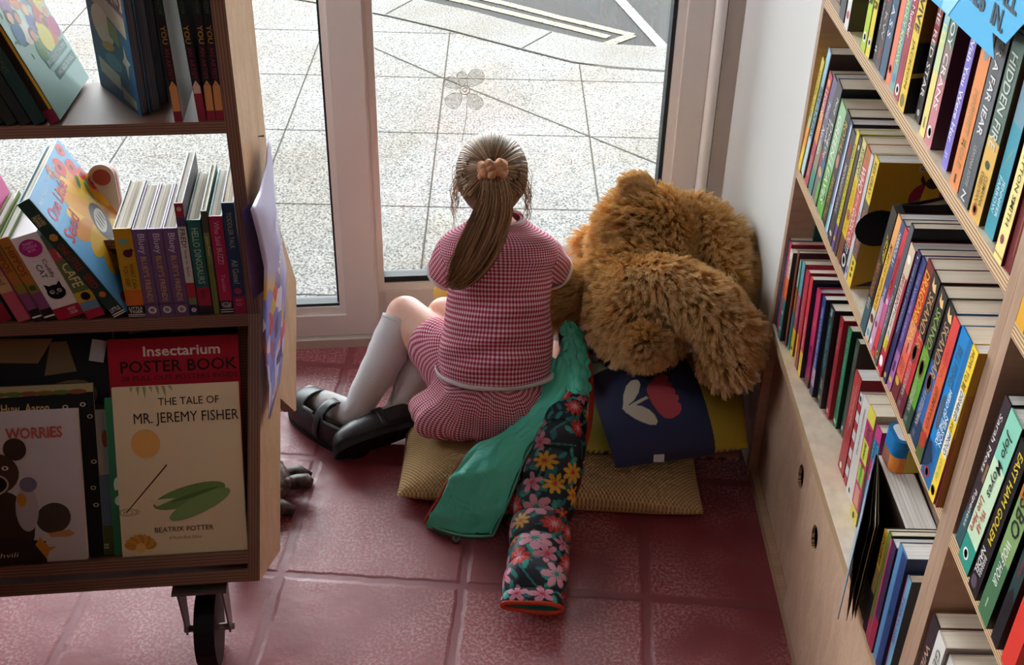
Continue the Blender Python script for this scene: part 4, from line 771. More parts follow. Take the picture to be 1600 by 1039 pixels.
# -- books on the trolley: local frame yawed 7 degrees
def tbook(label, u, n, z, t, h, d, spine, cover, lean=0, yaw=7, group=None, **o):
    M0 = Matrix.Translation(KX + UU * u + NN * n + ZZ * z) @ Matrix.Rotation(R(yaw), 4, 'Z')
    piv = t if lean > 0 else 0      # lean > 0: top tips to the right
    M1 = M0 @ Matrix.Translation((piv, 0, 0)) @ Matrix.Rotation(R(lean), 4, 'Y') @ Matrix.Translation((-piv, 0, 0))
    return book('book', label, t, h, d, spine, cover, M1.to_translation(), M1.to_euler(), group, **o)
GM = 'picture books on the trolley middle shelf'; GU = 'books on the trolley upper shelf'
ZM = .5575
def cov(mb, t, h, d, e=0.0005):
    x = t + e
    def P(pts, m, k=0): mb.add([(x + k * .00004, a * d, b * h) for a, b in pts], [tuple(range(len(pts)))], col(m, .4))
    def E(a, b, ra, rb, m, k=0, rot=0, n=22):
        c_, s_ = math.cos(R(rot)), math.sin(R(rot))
        P([(a + (ra * math.cos(2 * PI * i / n) * c_ - rb * (h / d) * math.sin(2 * PI * i / n) * s_), b + (ra * (d / h) * math.cos(2 * PI * i / n) * s_ + rb * math.sin(2 * PI * i / n) * c_)) for i in range(n)], m, k)
    def T(s, a0, a1, b0, b1, m, rot=0, k=8, bold=.006):
        c_, s_ = math.cos(R(rot)), math.sin(R(rot))
        ex = Vector((0, (a1 - a0) * d * c_, (a1 - a0) * d * s_)); ey = Vector((0, -(b1 - b0) * h * s_, (b1 - b0) * h * c_))
        put_text(mb, s, (x + k * .00004, a0 * d, b0 * h), ex, ey, col(m, .45), bold)
    return P, E, T
LT = '#d8c9b0'
tbook('dark green spine leaning leftmost, red foot, middle trolley shelf', -.388, .004, ZM, .024, .15, .145, [(0, .8, '#22382c'), (.8, 1, '#8e2638')], '#22382c', -16.5, group=GM, pages=PAGEW, decor=[('disc', .75, .6, .3, '#c9b8a4')])
tbook('pink spine with cream middle whose tall pink cover shows above its neighbours', -.357, .004, ZM, .0195, .175, .16, [(0, .2, '#c9608c'), (.2, .55, '#c98a6a'), (.55, .7, '#c9a070'), (.7, 1, '#c2586a')], '#e0609c', -16.5, group=GM, pages=PAGEW, hard=True, texts=[('Nursery bed', .3, .62, .2, .8, '#6a3a34')])
tbook('orange spine lettered HIPPOS, left one of the hippo pair', -.3335, .004, ZM, .015, .147, .15, [(0, .55, '#b06a30'), (.55, .66, '#8a7a34'), (.66, .86, '#8a4a70'), (.86, 1, '#1d1a1c')], '#7a8a4a', -16.5, group=GM, pages=PAGEW, hard=True, texts=[('HIPPOS', .1, .4, .2, .8, '#7a3a24')], decor=[('rect', .94, .96, 0, 1, W_)])
tbook('orange spine lettered HIPPOS, right one beside the white cat box', -.316, .004, ZM, .0165, .147, .15, [(0, .55, '#b8702f'), (.55, .66, '#8a7a34'), (.66, .86, '#8a4a70'), (.86, 1, '#1d1a1c')], '#7a8a4a', -16.5, group=GM, pages=PAGEW, hard=True, texts=[('HIPPOS', .1, .45, .2, .8, '#7a3a24')], decor=[('disc', .6, .5, .3, '#4a4a30'), ('rect', .94, .96, 0, 1, W_)])
# boxed set with a black cat face
def cat_dec():
    out = []
    rnd = random.Random(4)
    for i in range(34):
        f, g, a = rnd.random() * .78, rnd.random(), rnd.random() * PI
        if .02 < f < .26 and .1 < g < .9: continue
        if .3 < f < .55 and .2 < g < .8: continue
        out.append(('poly', [(f, g), (f + .03 * math.sin(a), g + .09 * math.cos(a)), (f + .03 * math.sin(a) + .006, g + .09 * math.cos(a))], '#3a2a30'))
    out += [('poly', [(.05 + .1 * (1 - math.sin(t)) * 1.0, .5 + .42 * math.cos(t)) for t in [2 * PI * k / 18 for k in range(18)]], '#b02a78')]
    out += [('oval', .68, .5, .34, .085, K_), ('poly', [(.66, .2), (.565, .2), (.61, .4)], K_), ('poly', [(.66, .8), (.565, .8), (.61, .6)], K_), ('disc', .67, .36, .09, W_), ('disc', .67, .36, .06, K_), ('disc', .67, .64, .09, W_), ('disc', .67, .64, .06, K_), ('oval', .70, .5, .05, .008, '#d9a0b0')]
    return out
cbx = tbook('white slipcase box lettered Cuddly CAT with a black cat face', -.2985, .004, ZM, .0405, .147, .12, [(0, .86, '#e6d6d4'), (.86, 1, '#b01f38')], '#e6d6d4', -16.5, group=GM, pages=col('#e8dede', .5), hard=False, texts=[('BABY', .08, .11, .3, .7, '#e8a0cc', 'up'), ('CUDDLE', .12, .15, .25, .75, '#e8a0cc', 'up'), ('BOX', .16, .19, .35, .65, '#e8a0cc', 'up'), ('Cuddly', .3, .52, .58, .78, '#2a2226'), ('CAT', .34, .5, .3, .52, '#2a2226'), ('NOSY', .885, .92, .55, .85, '#e6c8c8', 'up'), ('CROW', .93, .965, .55, .85, '#e6c8c8', 'up')], decor=cat_dec())
tbook('olive green spine lettered CAFE partly behind the big sunflower book', -.2555, .004, ZM, .027, .15, .13, [(0, .16, '#55604a'), (.16, .3, '#b8444e'), (.3, .68, '#5f6b3c'), (.68, .8, '#c9a030'), (.8, .9, '#6a86a0'), (.9, 1, '#a8243c')], '#4a5638', -16.5, group=GM, hard=True, texts=[('CAFE', .34, .62, .2, .8, '#e0cf9c'), ('HELP', .18, .28, .3, .75, '#e8b0a8')], decor=[('disc', .74, .55, .26, K_)])
PET_Y = ['#f2b928', '#eda41f', '#f7c93c', '#e8962a']
def seed_cover(mb, t, h, d):
    P, E, T = cov(mb, t, h, d)
    P([(0.005, 0), (1, 0), (1, 1), (0.005, 1)], '#6fb4e6'); P([(0.5, 0), (1, 0), (1, .22), (.8, .16), (.62, .2), (.5, .08)], '#2c8a5c', 1)
    for i in range(16):
        a = 360 * i / 16 + 7; r = .40 if i % 2 else .34
        E(.64 + .22 * math.cos(R(a)), .44 + .25 * math.sin(R(a)), .25 if i % 2 else .21, .080, PET_Y[i % 4], 2 + (i % 3), a)
    E(.66, .44, .135, .145, '#3a2c38', 6, -25); E(.66, .45, .12, .070, '#d9d4c4', 7, 20)
    for k in range(4): E(.60 + .042 * k, .45, .011, .060 - .010 * abs(k - 1.5), '#4a4a4c', 8, -10)
    for a, b, r in ((.70, .90, .085), (.86, .82, .08), (.93, .73, .06), (.97, .62, .06), (.12, .06, .05), (.9, .95, .06)): E(a, b, r, r * .8, '#d8342c', 5); E(a, b, r * .3, r * .25, '#5a1a22', 9)
    for a, b, rt in ((.8, .74, 40), (.92, .66, 100), (.84, .62, 70)): E(a, b, .08, .025, '#4fb086', 4, rt)
    E(.52, .95, .06, .03, '#c96a34', 9, 60); E(.57, .90, .045, .025, '#c96a34', 9, 130); P([(.54, .90), (.56, .96), (.53, .96)], '#4a2a20', 10)
    T('One Little', .07, .60, .745, .85, '#d2456c', 5, 12, .015); T('Seed', .07, .40, .565, .68, '#d23a52', 8, 12, .015); T('Becky Davies', .06, .30, .90, .93, '#e6eef4', 0, 12); T('Charlotte Pepper', .36, .66, .93, .96, '#e6eef4', 0, 12)
tbook('large hardback picture book reading One Little Seed with a yellow sunflower, leaning left', -.2155, .003, ZM, .0205, .222, .20, [(0, .92, '#1f3a30'), (.92, 1, '#26302c')], '#6fb4e6', -28, group=GM, hard=True, pages=PAGEB, back='#5a7f94', texts=[('ONE LITTLE', .36, .58, .25, .75, '#a8322c'), ('SEED', .62, .74, .25, .75, '#a8322c'), ('DAVIES', .12, .2, .5, .8, '#d8c08a'), ('PEPPER', .12, .2, .15, .45, '#d8c08a'), ('LITTLE', .92, .95, .1, .9, W_, 'up')], decor=[('disc', .3, .5, .3, '#b0843a'), ('disc', .8, .5, .25, '#c96a3c'), ('rect', .965, .972, 0, 1, W_), ('rect', .98, .987, 0, 1, W_)], paint=seed_cover)
tbook('yellow ochre board book reading WHAT CAN YOU SEE with an orange foot', -.196, .004, ZM, .0258, .152, .16, [(0, .68, '#c08f24'), (.68, .86, '#c9682a'), (.86, 1, '#1a181a')], '#3a3424', 0, group=GM, pages=PAGEB, hard=True, texts=[('WHAT CAN', .38, .66, .55, .8, '#5a3f18'), ('YOU SEE?', .40, .64, .2, .45, '#5a3f18'), ('LITTLE', .875, .905, .12, .88, W_, 'up'), ('TIGER', .915, .945, .12, .88, W_, 'up')], decor=[('oval', .14, .45, .3, .03, '#6f9a84'), ('disc', .27, .6, .26, '#4a2030'), ('disc', .24, .8, .12, '#4a2030'), ('rect', .96, .967, 0, 1, W_), ('rect', .98, .986, 0, 1, W_)])
for k, (u_, lb) in enumerate(((-.1695, 'purple board book reading BLUEYS FRIENDS, left of the three, beside the ochre one'), (-.1478, 'purple board book reading BLUEYS FRIENDS, middle of the three alike'), (-.1262, 'purple board book reading BLUEYS FRIENDS, right of the three, beside the tall red book'))):
    tbook(lb.replace('BLUEYS FRIENDS', 'FRIENDS'), u_, .004, ZM, .0206, .150, .15, '#6d4f78', '#7a5c86', 0, group=GM, pages=PAGEB, hard=True, texts=[('Bluey', .05, .27, .2, .8, '#cfc4cc'), ("BLUEY'S FRIENDS", .3, .82, .3, .7, '#c9a25e')], decor=[('rect', .84, .86, 0, 1, '#553c62'), ('disc', .92, .5, .3, '#d9d2c8'), ('disc', .92, .5, .18, '#4a1f30')])
tbook('tall thin book with red head and white middle reading Goes to Space', -.1045, .004, ZM, .0122, .19, .175, [(0, .12, '#9a2838'), (.12, .2, '#4a3a5c'), (.2, .7, '#cfc6c0'), (.7, .84, '#a83038'), (.84, .9, '#6a7a5c'), (.9, 1, '#2a2c48')], '#4a4754', 0, group=GM, pages=PAGEB, hard=True, texts=[('FRED!', .22, .38, .2, .8, K_), ('Goes to Space', .4, .64, .3, .7, K_)], decor=[('disc', .05, .5, .3, '#d8a890'), ('disc', .95, .5, .3, W_), ('disc', .95, .5, .18, '#8a2a34')])
tbook('dark teal board book reading HELLO DINOSAURS with a crimson foot', -.0905, .004, ZM, .0195, .162, .16, [(0, .7, '#1f5f58'), (.7, .9, '#a02a44'), (.9, 1, '#2a262c')], '#2a4a48', 0, group=GM, pages=PAGEB, hard=True, texts=[('HELLO DINOSAURS', .08, .66, .25, .75, '#a9cdb4'), ('bits', .73, .82, .3, .7, '#6a1c30')])
tbook('very thin olive spine between the dinosaur and BUZZ books', -.069, .004, ZM, .0083, .176, .16, [(0, .2, '#4a4a38'), (.2, .5, '#7a8048'), (.5, 1, '#6f7a3c')], '#5a6034', 0, group=GM, pages=PAGEB, hard=True, texts=[('Just Four', .22, .44, .2, .8, '#c9c79c')])
tbook('crimson spine reading Who Said BUZZ on the middle trolley shelf', -.0585, .004, ZM, .019, .167, .16, [(0, .86, '#b02a4c'), (.86, 1, '#1c191c')], '#2f8a9c', 0, group=GM, pages=PAGEB, hard=True, texts=[('Who Said BUZZ?', .05, .48, .3, .72, '#dba0b0'), ('Tamlin', .58, .76, .35, .65, '#cf8a9c'), ('LITTLE', .875, .9, .12, .88, W_, 'up'), ('TIGER', .905, .93, .12, .88, W_, 'up')], decor=[('rect', .95, .957, 0, 1, W_), ('rect', .975, .982, 0, 1, W_)])
tbook('navy blue spine reading TODDLER TALK All Gone beside the panel', -.0385, .004, ZM, .018, .188, .15, [(0, .84, '#27405c'), (.84, 1, '#a02844')], '#2a3f58', 0, group=GM, pages=PAGEB, hard=True, texts=[('TODDLER TALK', .08, .4, .3, .7, '#a9aa8c'), ('All Gone!', .5, .72, .25, .75, '#b0b09a'), ('BUSY', .86, .89, .25, .75, '#d890a0', 'up'), ('BIZZY', .9, .93, .25, .75, '#d890a0', 'up')], decor=[('disc', .79, .5, .3, '#b83a54')])
# round-ended board book with a carrying loop peeping over the sunflower book
rb = thing('board_book', 'round-topped pink and white board book peeping behind the sunflower book', 'book', tuple(KX + UU * -.246 + NN * .20 + ZZ * ZM), (0, 0, R(7)))
mb = MB()
arch = [(-.022, 0), (.022, 0)] + [(.022 * math.cos(R(a)), .140 + .022 * math.sin(R(a))) for a in range(0, 181, 12)]
for k, m in enumerate(('#e6dcd4', '#d88a90', '#e6dcd4', '#d8a8a4', '#e6dcd4')):
    s_ = 1 - .04 * abs(k - 2)
    mb.prism([(x * s_, y * (1 - .01 * k)) for x, y in arch], .005 * k, .005 * k + .0042, col(m, .5), Matrix(((1, 0, 0, 0), (0, 0, 1, 0), (0, 1, 0, 0), (0, 0, 0, 1))))
mb.prism([(.014 * math.cos(2 * PI * k / 24), .140 + .014 * math.sin(2 * PI * k / 24)) for k in range(24)], -.0008, .0, col('#b8544c', .5), Matrix(((1, 0, 0, 0), (0, 0, 1, 0), (0, 1, 0, 0), (0, 0, 0, 1))))
mb.build('cover', rb)
# -- upper shelf
ZU = .8725
for k, (u_, lb, c_) in enumerate(((-.345, 'dark brown leaning spine farthest left on the upper trolley shelf', '#2c2622'), (-.327, 'black leaning spine second from the left on the upper trolley shelf', '#1f1f1e'), (-.309, 'blackish olive leaning spine third from the left on the upper shelf', '#2a2c24'), (-.291, 'dark grey leaning spine fourth from the left on the upper shelf', '#26292a'), (-.273, 'dark teal leaning spine next to the pale people book', '#1f3834'))):
    tbook(lb, u_, .004, ZU, .015, .23, .13, c_, c_, -20, group=GU, pages=PAGED, texts=[(('FOREST TALES', 'OWL NIGHT', 'THE HOLLOW', 'RIVER MAP', 'GARDENS')[k], .3, .75, .3, .7, '#5a5648')])
def people_cover(mb, t, h, d):
    P, E, T = cov(mb, t, h, d)
    P([(0, 0), (1, 0), (1, 1), (0, 1)], '#a8d2cd')
    P([(.28, .9), (.7, 1), (.9, .85), (.6, .6)], '#e0a83a', 1)
    rnd = random.Random(11); hair = ['#3a241c', '#d8c8a8', '#5a3a24', '#2a1c18', '#c98a4a']; skin = ['#c98a62', '#e6b894', '#8a5636', '#f0c8a4']; cl = ['#5c5fae', '#c23a44', '#d8c02c', '#4f8a3c', '#8a4a94', '#d0703a', '#3f7fae', '#c2407a', '#e6e2da']
    spots = [(.18, .86), (.36, .92), (.56, .88), (.74, .93), (.25, .72), (.45, .74), (.66, .72), (.84, .78), (.33, .55), (.55, .55), (.74, .56), (.88, .62), (.42, .42), (.6, .43), (.76, .42), (.2, .58), (.9, .46)]
    for i, (a, b) in enumerate(spots):
        E(a, b - .085, .095, .075, cl[i % 9], 2 + i * .3, rnd.uniform(-20, 20)); E(a, b + .012, .062, .042, hair[i % 5], 2.1 + i * .3); E(a + .01, b, .045, .034, skin[i % 4], 2.2 + i * .3)
    E(.63, .36, .13, .085, '#d9cc34', 9, 15); P([(.12, .50), (.3, .46), (.34, .40), (.16, .42)], '#4a4440', 4)
    for i in range(14): E(rnd.uniform(.06, .95), rnd.uniform(.34, .95), .03, .008, '#3f7a5c', 8, rnd.uniform(0, 180))
    P([(.36, .225), (.93, .225), (.93, .285), (.36, .285)], '#2f7f7c', 10); P([(.42, .14), (.97, .14), (.97, .20), (.42, .20)], '#2f7f7c', 10)
    T('50 CHILDREN AND YOUNG PEOPLE', .39, .91, .24, .27, '#e6efe9', 0, 12); T('WHO SHOOK THE WORLD', .46, .94, .155, .185, '#e6efe9', 0, 12)
tbook('pale teal hardback with a colourful crowd of painted people on its leaning cover', -.2535, .006, ZU, .016, .24, .155, [(0, .92, '#2c2620'), (.92, 1, '#7c2434')], '#a8d2cd', -21, yaw=3, group=GU, hard=True, pages=PAGE, decor=[('rect', .0, .92, .7, .95, '#c9952f')], paint=people_cover)
def shark_cover(mb, t, h, d):
    P, E, T = cov(mb, t, h, d)
    P([(0, 0), (1, 0), (1, 1), (0, 1)], '#1f4f74'); P([(.06, .60), (.94, .50), (.94, .98), (.06, .98)], '#b09a84', 1)
    P([(.05, .72), (.95, .60), (.95, .63), (.05, .75)], '#4a4a74', 3); P([(.50, .55), (.94, .47), (.94, .58), (.5, .66)], '#b8a894', 3)
    E(.35, .46, .26, .12, '#c2b49c', 2, -15); E(.42, .34, .16, .03, '#b88a34', 4, 10); P([(.5, .42), (.72, .38), (.72, .5), (.5, .54)], '#7a8a5a', 4)
    P([(.82, .42), (.86, .34), (.94, .32), (.87, .29), (.84, .20), (.81, .28), (.74, .30), (.80, .34)], '#c9bca4', 5)
    P([(.1, .12), (.6, .08), (.6, .18), (.1, .22)], '#b5aa98', 3); P([(.62, .04), (.93, .02), (.93, .08), (.62, .12)], '#a89c88', 3); E(.5, .25, .2, .05, '#3f7a94', 2)
    T('SHARKS', .1, .9, .68, .86, '#5a3a30', -6, 9, .03)
tbook('blue hardback reading SHARKS standing open at an angle on the upper shelf', -.209 + .848 * .014, .145 + .529 * .014, ZU, .014, .225, .142, '#17334c', '#1f4f74', 0, yaw=219, group=GU, hard=True, pages=PAGED, paint=shark_cover)
for k, lb in enumerate(('dark slim volume tucked right behind the blue SHARKS book', 'second dark slim volume behind the blue SHARKS book', 'third dark slim volume, beside the pencil spine')):
    f = .032 + .0165 * k
    tbook(lb, -.2 + .848 * f - .0 * k, .145 + .529 * f, ZU, .0155, .22, .132 - .016 * k, '#26242a', '#26242a', 0, yaw=216, group=GU, pages=PAGED)
for k, (u_, ln, lb) in enumerate(((-.0865, -1.5, 'black spine with coloured letters and a pencil tip, apart at left of three others'), (-.0545, -2.5, 'black pencil-tip spine leaning left with a pale pencil, left of a touching pair'), (-.0423, 0, 'black pencil-tip spine in the middle of the touching group'), (-.0305, 0, 'black pencil-tip spine against the trolley side panel'))):
    tbook(lb, u_, .004, ZU, .0113, .25, .17, [(0, .84, '#1b1a1e'), (.84, 1, '#862838')], '#b8b4ac' if k == 0 else '#1b1a1e', ln, group=GU, pages=PAGED, texts=[('LOOK', .14, .3, .25, .75, ('#6a7a3a', '#9a3a44', '#8a9a3a', '#8a9a3a')[k]), ('NOW', .32, .4, .25, .75, '#3a5a3c'), ('YOU', .46, .56, .2, .8, '#c08a3c'), ('AN ARTIST', .58, .76, .25, .75, '#8a3040')], decor=[('poly', [(.84, .06), (.84, .94), (.80, .94), (.765, .5), (.80, .06)], '#c98a54' if k != 1 else '#d9b49a'), ('rect', .84, .94, .06, .94, '#c98a54' if k != 1 else '#8e2c3c'), ('disc', .79, .5, .12, '#8a5230' if k != 1 else K_)])
# -- face-out books in the slanted lower rack
AX = TP(0, -.195, .188); LV = (NN * math.sin(R(28)) + ZZ * math.cos(R(28))).normalized(); OFF = LV.cross(UU).normalized()
def face(label, u0, l0, w, h, q, t, front, paint=None, side=None):
    """front cover in the plane y=0; x to the right, z up the slope; q = depth of the cover behind the rack's front plane"""
    o = AX + UU * u0 + LV * l0 + OFF * q
    M = Matrix(((UU.x, OFF.x, LV.x, o.x), (UU.y, OFF.y, LV.y, o.y), (UU.z, OFF.z, LV.z, o.z), (0, 0, 0, 1)))
    root = thing('book', label, 'book', M.to_translation(), M.to_euler(), 'face-out books in the slanted rack')
    mb = MB(); m = col(front, .4, .4); mb.box(0, w, 0, .0015, 0, h, m); mb.box(0, w, t - .0015, t, 0, h, m); mb.box(0, .0015, .0015, t - .0015, 0, h, col(side or front, .5))
    def P(pts, c_, k=0): mb.add([(a * w, -.0003 - k * .00005, b * h) for a, b in pts], [tuple(range(len(pts)))], col(c_, .45))
    def E(a, b, ra, rb, c_, k=0, rot=0, n=24):
        cc, ss = math.cos(R(rot)), math.sin(R(rot))
        P([(a + (ra * math.cos(2 * PI * i / n) * cc - rb * (h / w) * math.sin(2 * PI * i / n) * ss), b + (ra * (w / h) * math.cos(2 * PI * i / n) * ss + rb * math.sin(2 * PI * i / n) * cc)) for i in range(n)], c_, k)
    def T(s, a0, a1, b0, b1, c_, k=8, bold=.0, shear=0): put_text(mb, s, (a0 * w, -.0003 - k * .00005, b0 * h), ((a1 - a0) * w, 0, 0), (0, 0, (b1 - b0) * h), col(c_, .5), bold, shear)
    if paint: paint(P, E, T)
    mb.build('cover', root)
    mb = MB(); mb.box(.0015, w - .001, .0015, t - .0015, .001, h - .001, PAGE); mb.build('pages', root)
    return root
def jeremy(P, E, T):
    E(.24, .665, .115, .085, '#e6a85c', 1)
    T('THE TALE OF', .36, .84, .885, .93, '#3a2a22'); T('MR. JEREMY FISHER', .16, .99, .765, .845, '#2f211c', 8, .0)
    E(.56, .345, .30, .06, '#6f8a4c', 2, 14); E(.64, .29, .27, .05, '#7f9a5c', 3, 24); P([(.24, .33), (.45, .335), (.30, .29)], '#d8c29a', 4); E(.60, .35, .2, .012, '#55703a', 4, 16)
    P([(.05, .265), (.055, .26), (.40, .53), (.395, .54)], '#5a3a26', 3)
    for r_ in (.04, .07, .09):
        P([(.07 + r_ * math.cos(2 * PI * i / 26), .265 + r_ * .25 * math.sin(2 * PI * i / 26)) for i in range(26)] + [(.07 + (r_ - .006) * math.cos(2 * PI * i / 26), .265 + (r_ - .006) * .25 * math.sin(2 * PI * i / 26)) for i in range(26, -1, -1)], '#6a5a48', 2)
    P([(.40, .205), (.62, .245), (.62, .249), (.40, .209)], '#4a3a30', 2); P([(.52, .225), (.76, .275), (.76, .279), (.52, .229)], '#4a3a30', 2)
    T('BEATRIX POTTER', .27, .74, .135, .165, '#4a2f26'); T('A Picture Book Edition', .38, .64, .09, .11, '#7a5a48', 8, .0, .3)
    for i in range(9):
        a = 20 + i * 17.5; E(.15 + .085 * math.cos(R(a)), .045 + .05 * math.sin(R(a)), .05, .022, '#d0923c' if i % 2 else '#c2822f', 3 + i * .1, a)
    E(.15, .05, .04, .03, '#e0b060', 6)
    for i in range(7): P([(.14 + .05 * i, 1.0), (.17 + .05 * i, 1.0), (.15 + .055 * i, .965 - .02 * (i % 3))], '#9aa06a', 2)
face('cream cover with a green lily pad and orange sun disc in the slanted rack', -.2075, .0475, .19, .264, .012, .010, '#e4cba4', jeremy)
face('green edged book mostly hidden behind the cream lily pad cover', -.222, .0475, .19, .247, .024, .008, '#3a7a54', lambda P, E, T: (E(.06, .45, .03, .05, '#cfd4c4', 1), E(.06, .35, .03, .03, '#cfd4c4', 1), E(.055, .40, .02, .02, '#3a7a54', 2)))
def landscape(P, E, T):
    P([(0, 0), (1, 0), (1, .22), (0, .2)], '#5f6a38', 1); P([(0, .2), (1, .22), (1, .6), (0, .55)], '#6f86a0', 1); P([(0, .55), (1, .6), (1, 1), (0, 1)], '#b4b4b4', 1); E(.12, .8, .03, .06, '#b05a4a', 2)
    for i in range(8): E(.02 + .02 * (i % 4), .05 + .02 * (i // 4), .012, .008, '#d8d4b0', 2)
face('book with a grey blue mountain sky, seen as a strip beside the green one', -.247, .0475, .17, .229, .033, .007, '#8a98a6', landscape)
def insect(P, E, T):
    T('Insectarium', .27, .86, .885, .95, '#e6c8bc', 8, .02); T('POSTER BOOK', .09, .985, .785, .86, '#2a1014', 8, .01); T('28 PULL OUT POSTERS INSIDE', .09, .99, .735, .765, '#4a0f18', 8, .0)
face('red cover reading Insectarium POSTER BOOK behind the cream one', -.216, .135, .198, .248, .041, .010, '#b0182c', insect)
def worries(P, E, T):
    T('WORRIES', .46, .88, .82, .895, '#c2564a', 8, .03)
    E(.33, .24, .30, .26, '#3f2c22', 2); E(.34, .60, .2, .14, '#4f3626', 3); E(.52, .755, .085, .075, '#3f2c22', 3, 30); E(.26, .755, .08, .075, '#3f2c22', 3)
    E(.33, .53, .13, .075, '#c9ae8a', 4); E(.33, .53, .115, .062, '#1f1614', 5); E(.44, .635, .025, .014, '#e6ddd0', 6); E(.44, .635, .012, .008, K_, 7); E(.36, .635, .025, .014, '#e6ddd0', 6); E(.36, .635, .012, .008, K_, 7)
    E(.58, .36, .085, .15, '#b9aeb0', 6); E(.60, .52, .065, .05, '#7a6c84', 7); E(.545, .42, .035, .045, '#d08a3a', 8); E(.77, .29, .13, .10, '#4a3a30', 5, 20)
    P([(.62, .12), (.66, .17), (.72, .10), (.78, .10), (.72, .07), (.70, .02), (.66, .07)], '#d0862f', 6); P([(.72, .19), (.88, .21), (.92, .18), (.88, .16), (.74, .165)], '#c98a5a', 6)
    P([(.0, .0), (.70, .0), (.70, .14), (.4, .18), (0, .12)], '#35261f', 3); T('Ziashvili', .2, .5, .045, .075, '#cfc0ae', 9, .0, .2)
face('pale mauve cover reading WORRIES with a brown bear hugging a goose', -.46, .0475, .20, .235, .012, .010, '#cdbfc0', worries)
def huw(P, E, T):
    P([(0, .93), (1, .95), (1, 1), (0, 1)], '#a8966a', 1)
    for i in range(9): E(.1 + .1 * i, .955, .06, .014, ('#7a5a2c', '#5f6a34', '#8a4a34')[i % 3], 2)
    T('Huw  Aaron', .42, .72, .845, .90, '#d8b074', 8, .02); T('Sleep Tight', .3, .72, .74, .80, '#cbb894', 8)
    for a, b in ((.82, .87), (.93, .88), (.97, .81), (.975, .55), (.96, .40), (.97, .30)): E(a, b, .018, .012, '#cfc0a0', 3); E(a, b, .01, .007, '#1a181c', 4)
face('black cover hand-lettered in gold, mostly hidden behind the mauve cover', -.475, .0475, .237, .272, .026, .010, '#1a181c', huw)
def dark(P, E, T):
    E(.78, .52, .16, .14, '#7a5f44', 1, 25); E(.88, .42, .12, .12, '#6a5844', 2); P([(.70, .38), (.74, .48), (.79, .44), (.83, .49), (.87, .36)], '#22202c', 3)
    P([(.5, .82), (.72, .80), (.78, .95), (.48, .97)], '#8f7352', 1); P([(.74, .72), (.86, .74), (.83, .93), (.77, .93)], '#7a6548', 1); P([(.36, .80), (.5, .62), (.5, .48), (.34, .6)], '#4a362a', 1); E(.16, .78, .1, .12, '#3f3328', 1)
face('large dark picture cover with beige shapes at the back of the rack', -.62, .150, .41, .250, .056, .010, '#1d1a1e', dark)
tg = tag(MB().box(0, .022, 0, .003, 0, .034, col('#b9b9bc', .15, .6)).build('plastic_tag', None, tuple(AX + UU * -.246 + LV * .352 + OFF * .045), (R(-30), R(14), R(7))), 'small shiny clear plastic tag in front of the dark back cover', 'tag')
face('blackish book peeping above the red poster book under the shelf', -.206, .165, .185, .240, .066, .008, '#2a2a2c', lambda P, E, T: (P([(.1, .93), (.3, .95), (.35, 1), (.1, 1)], '#6a5f52', 1), P([(.45, .93), (.62, .94), (.6, 1), (.45, 1)], '#5f5a50', 1), P([(.75, .94), (.95, .95), (.95, 1), (.8, 1)], '#3f4a4c', 1)))
# -- poster hanging loose from a pin on the trolley's end panel
PR = [((0.087, 0.805), (0.127, 0.787)), ((0.054, 0.778), (0.126, 0.742)), ((-0.003, 0.765), (0.118, 0.704)), ((-0.063, 0.768), (0.122, 0.669)), ((-0.04, 0.711), (0.13, 0.617)), ((-0.022, 0.65), (0.155, 0.546)), ((-0.052, 0.602), (0.124, 0.497)), ((-0.073, 0.571), (0.099, 0.457)), ((-0.075, 0.527), (0.062, 0.432)), ((-0.077, 0.481), (0.021, 0.41)), ((-0.098, 0.43), (-0.067, 0.406))]
def art_mat():
    m, nt, p = nmat('lilac_poster_print'); h = NT(nt); tc = h.n('ShaderNodeTexCoord')
    uvn = h.n('ShaderNodeSeparateXYZ'); h.l(tc, 'UV', uvn, 0)
    mp = h.co('UV', (7, 16, 1), (0, 0, .4)); v = h.n('ShaderNodeTexVoronoi'); v.inputs['Scale'].default_value = 1.0; v.inputs['Randomness'].default_value = 1; h.l(mp, 0, v, 'Vector')
    r = h.ramp([(0, '#6f78c8'), (.3, '#8a8ed8'), (.42, '#c8503c'), (.52, '#d8d4e8'), (.66, '#4a3a78'), (.8, '#7f86d2'), (.9, '#d8b04a')], 'CONSTANT')
    sx = h.n('ShaderNodeSeparateXYZ'); h.l(v, 'Color', sx, 0); h.l(sx, 0, r, 'Fac')
    st = h.ramp([(.50, (0, 0, 0, 1)), (.56, (1, 1, 1, 1))]); h.l(uvn, 1, st, 'Fac')
    base = h.ramp([(.0, '#c9c6e6'), (1, '#b4b2de')]); h.l(uvn, 0, base, 'Fac')
    mx = h.n('ShaderNodeMixRGB'); h.l(st, 0, mx, 0); h.l(base, 0, mx, 1); h.l(r, 0, mx, 2); h.l(mx, 0, p, 'Base Color'); p.inputs['Roughness'].default_value = .35
    return m
po = thing('poster', 'curling lilac poster hanging from a pin on the trolley end panel', 'poster', tuple(TP(0.02, .1, .78)))
pi_ = Matrix.Translation(-TP(0.02, .1, .78))
def pfun(u, v):
    x = v * (len(PR) - 1); i = min(int(x), len(PR) - 2); f = x - i
    l = Vector(PR[i][0]).lerp(Vector(PR[i + 1][0]), f); r_ = Vector(PR[i][1]).lerp(Vector(PR[i + 1][1]), f)
    q = l.lerp(r_, u)
    return pi_ @ (TP(.018 - .006 * u + .012 * math.sin(PI * u) * math.sin(PI * min(1, v * 1.3)), 0, 0) + Vector((0, q.x, q.y)))
mb = MB(); mb.grid(pfun, 10, 40, art_mat(), uvfn=lambda a, b: (a, b))
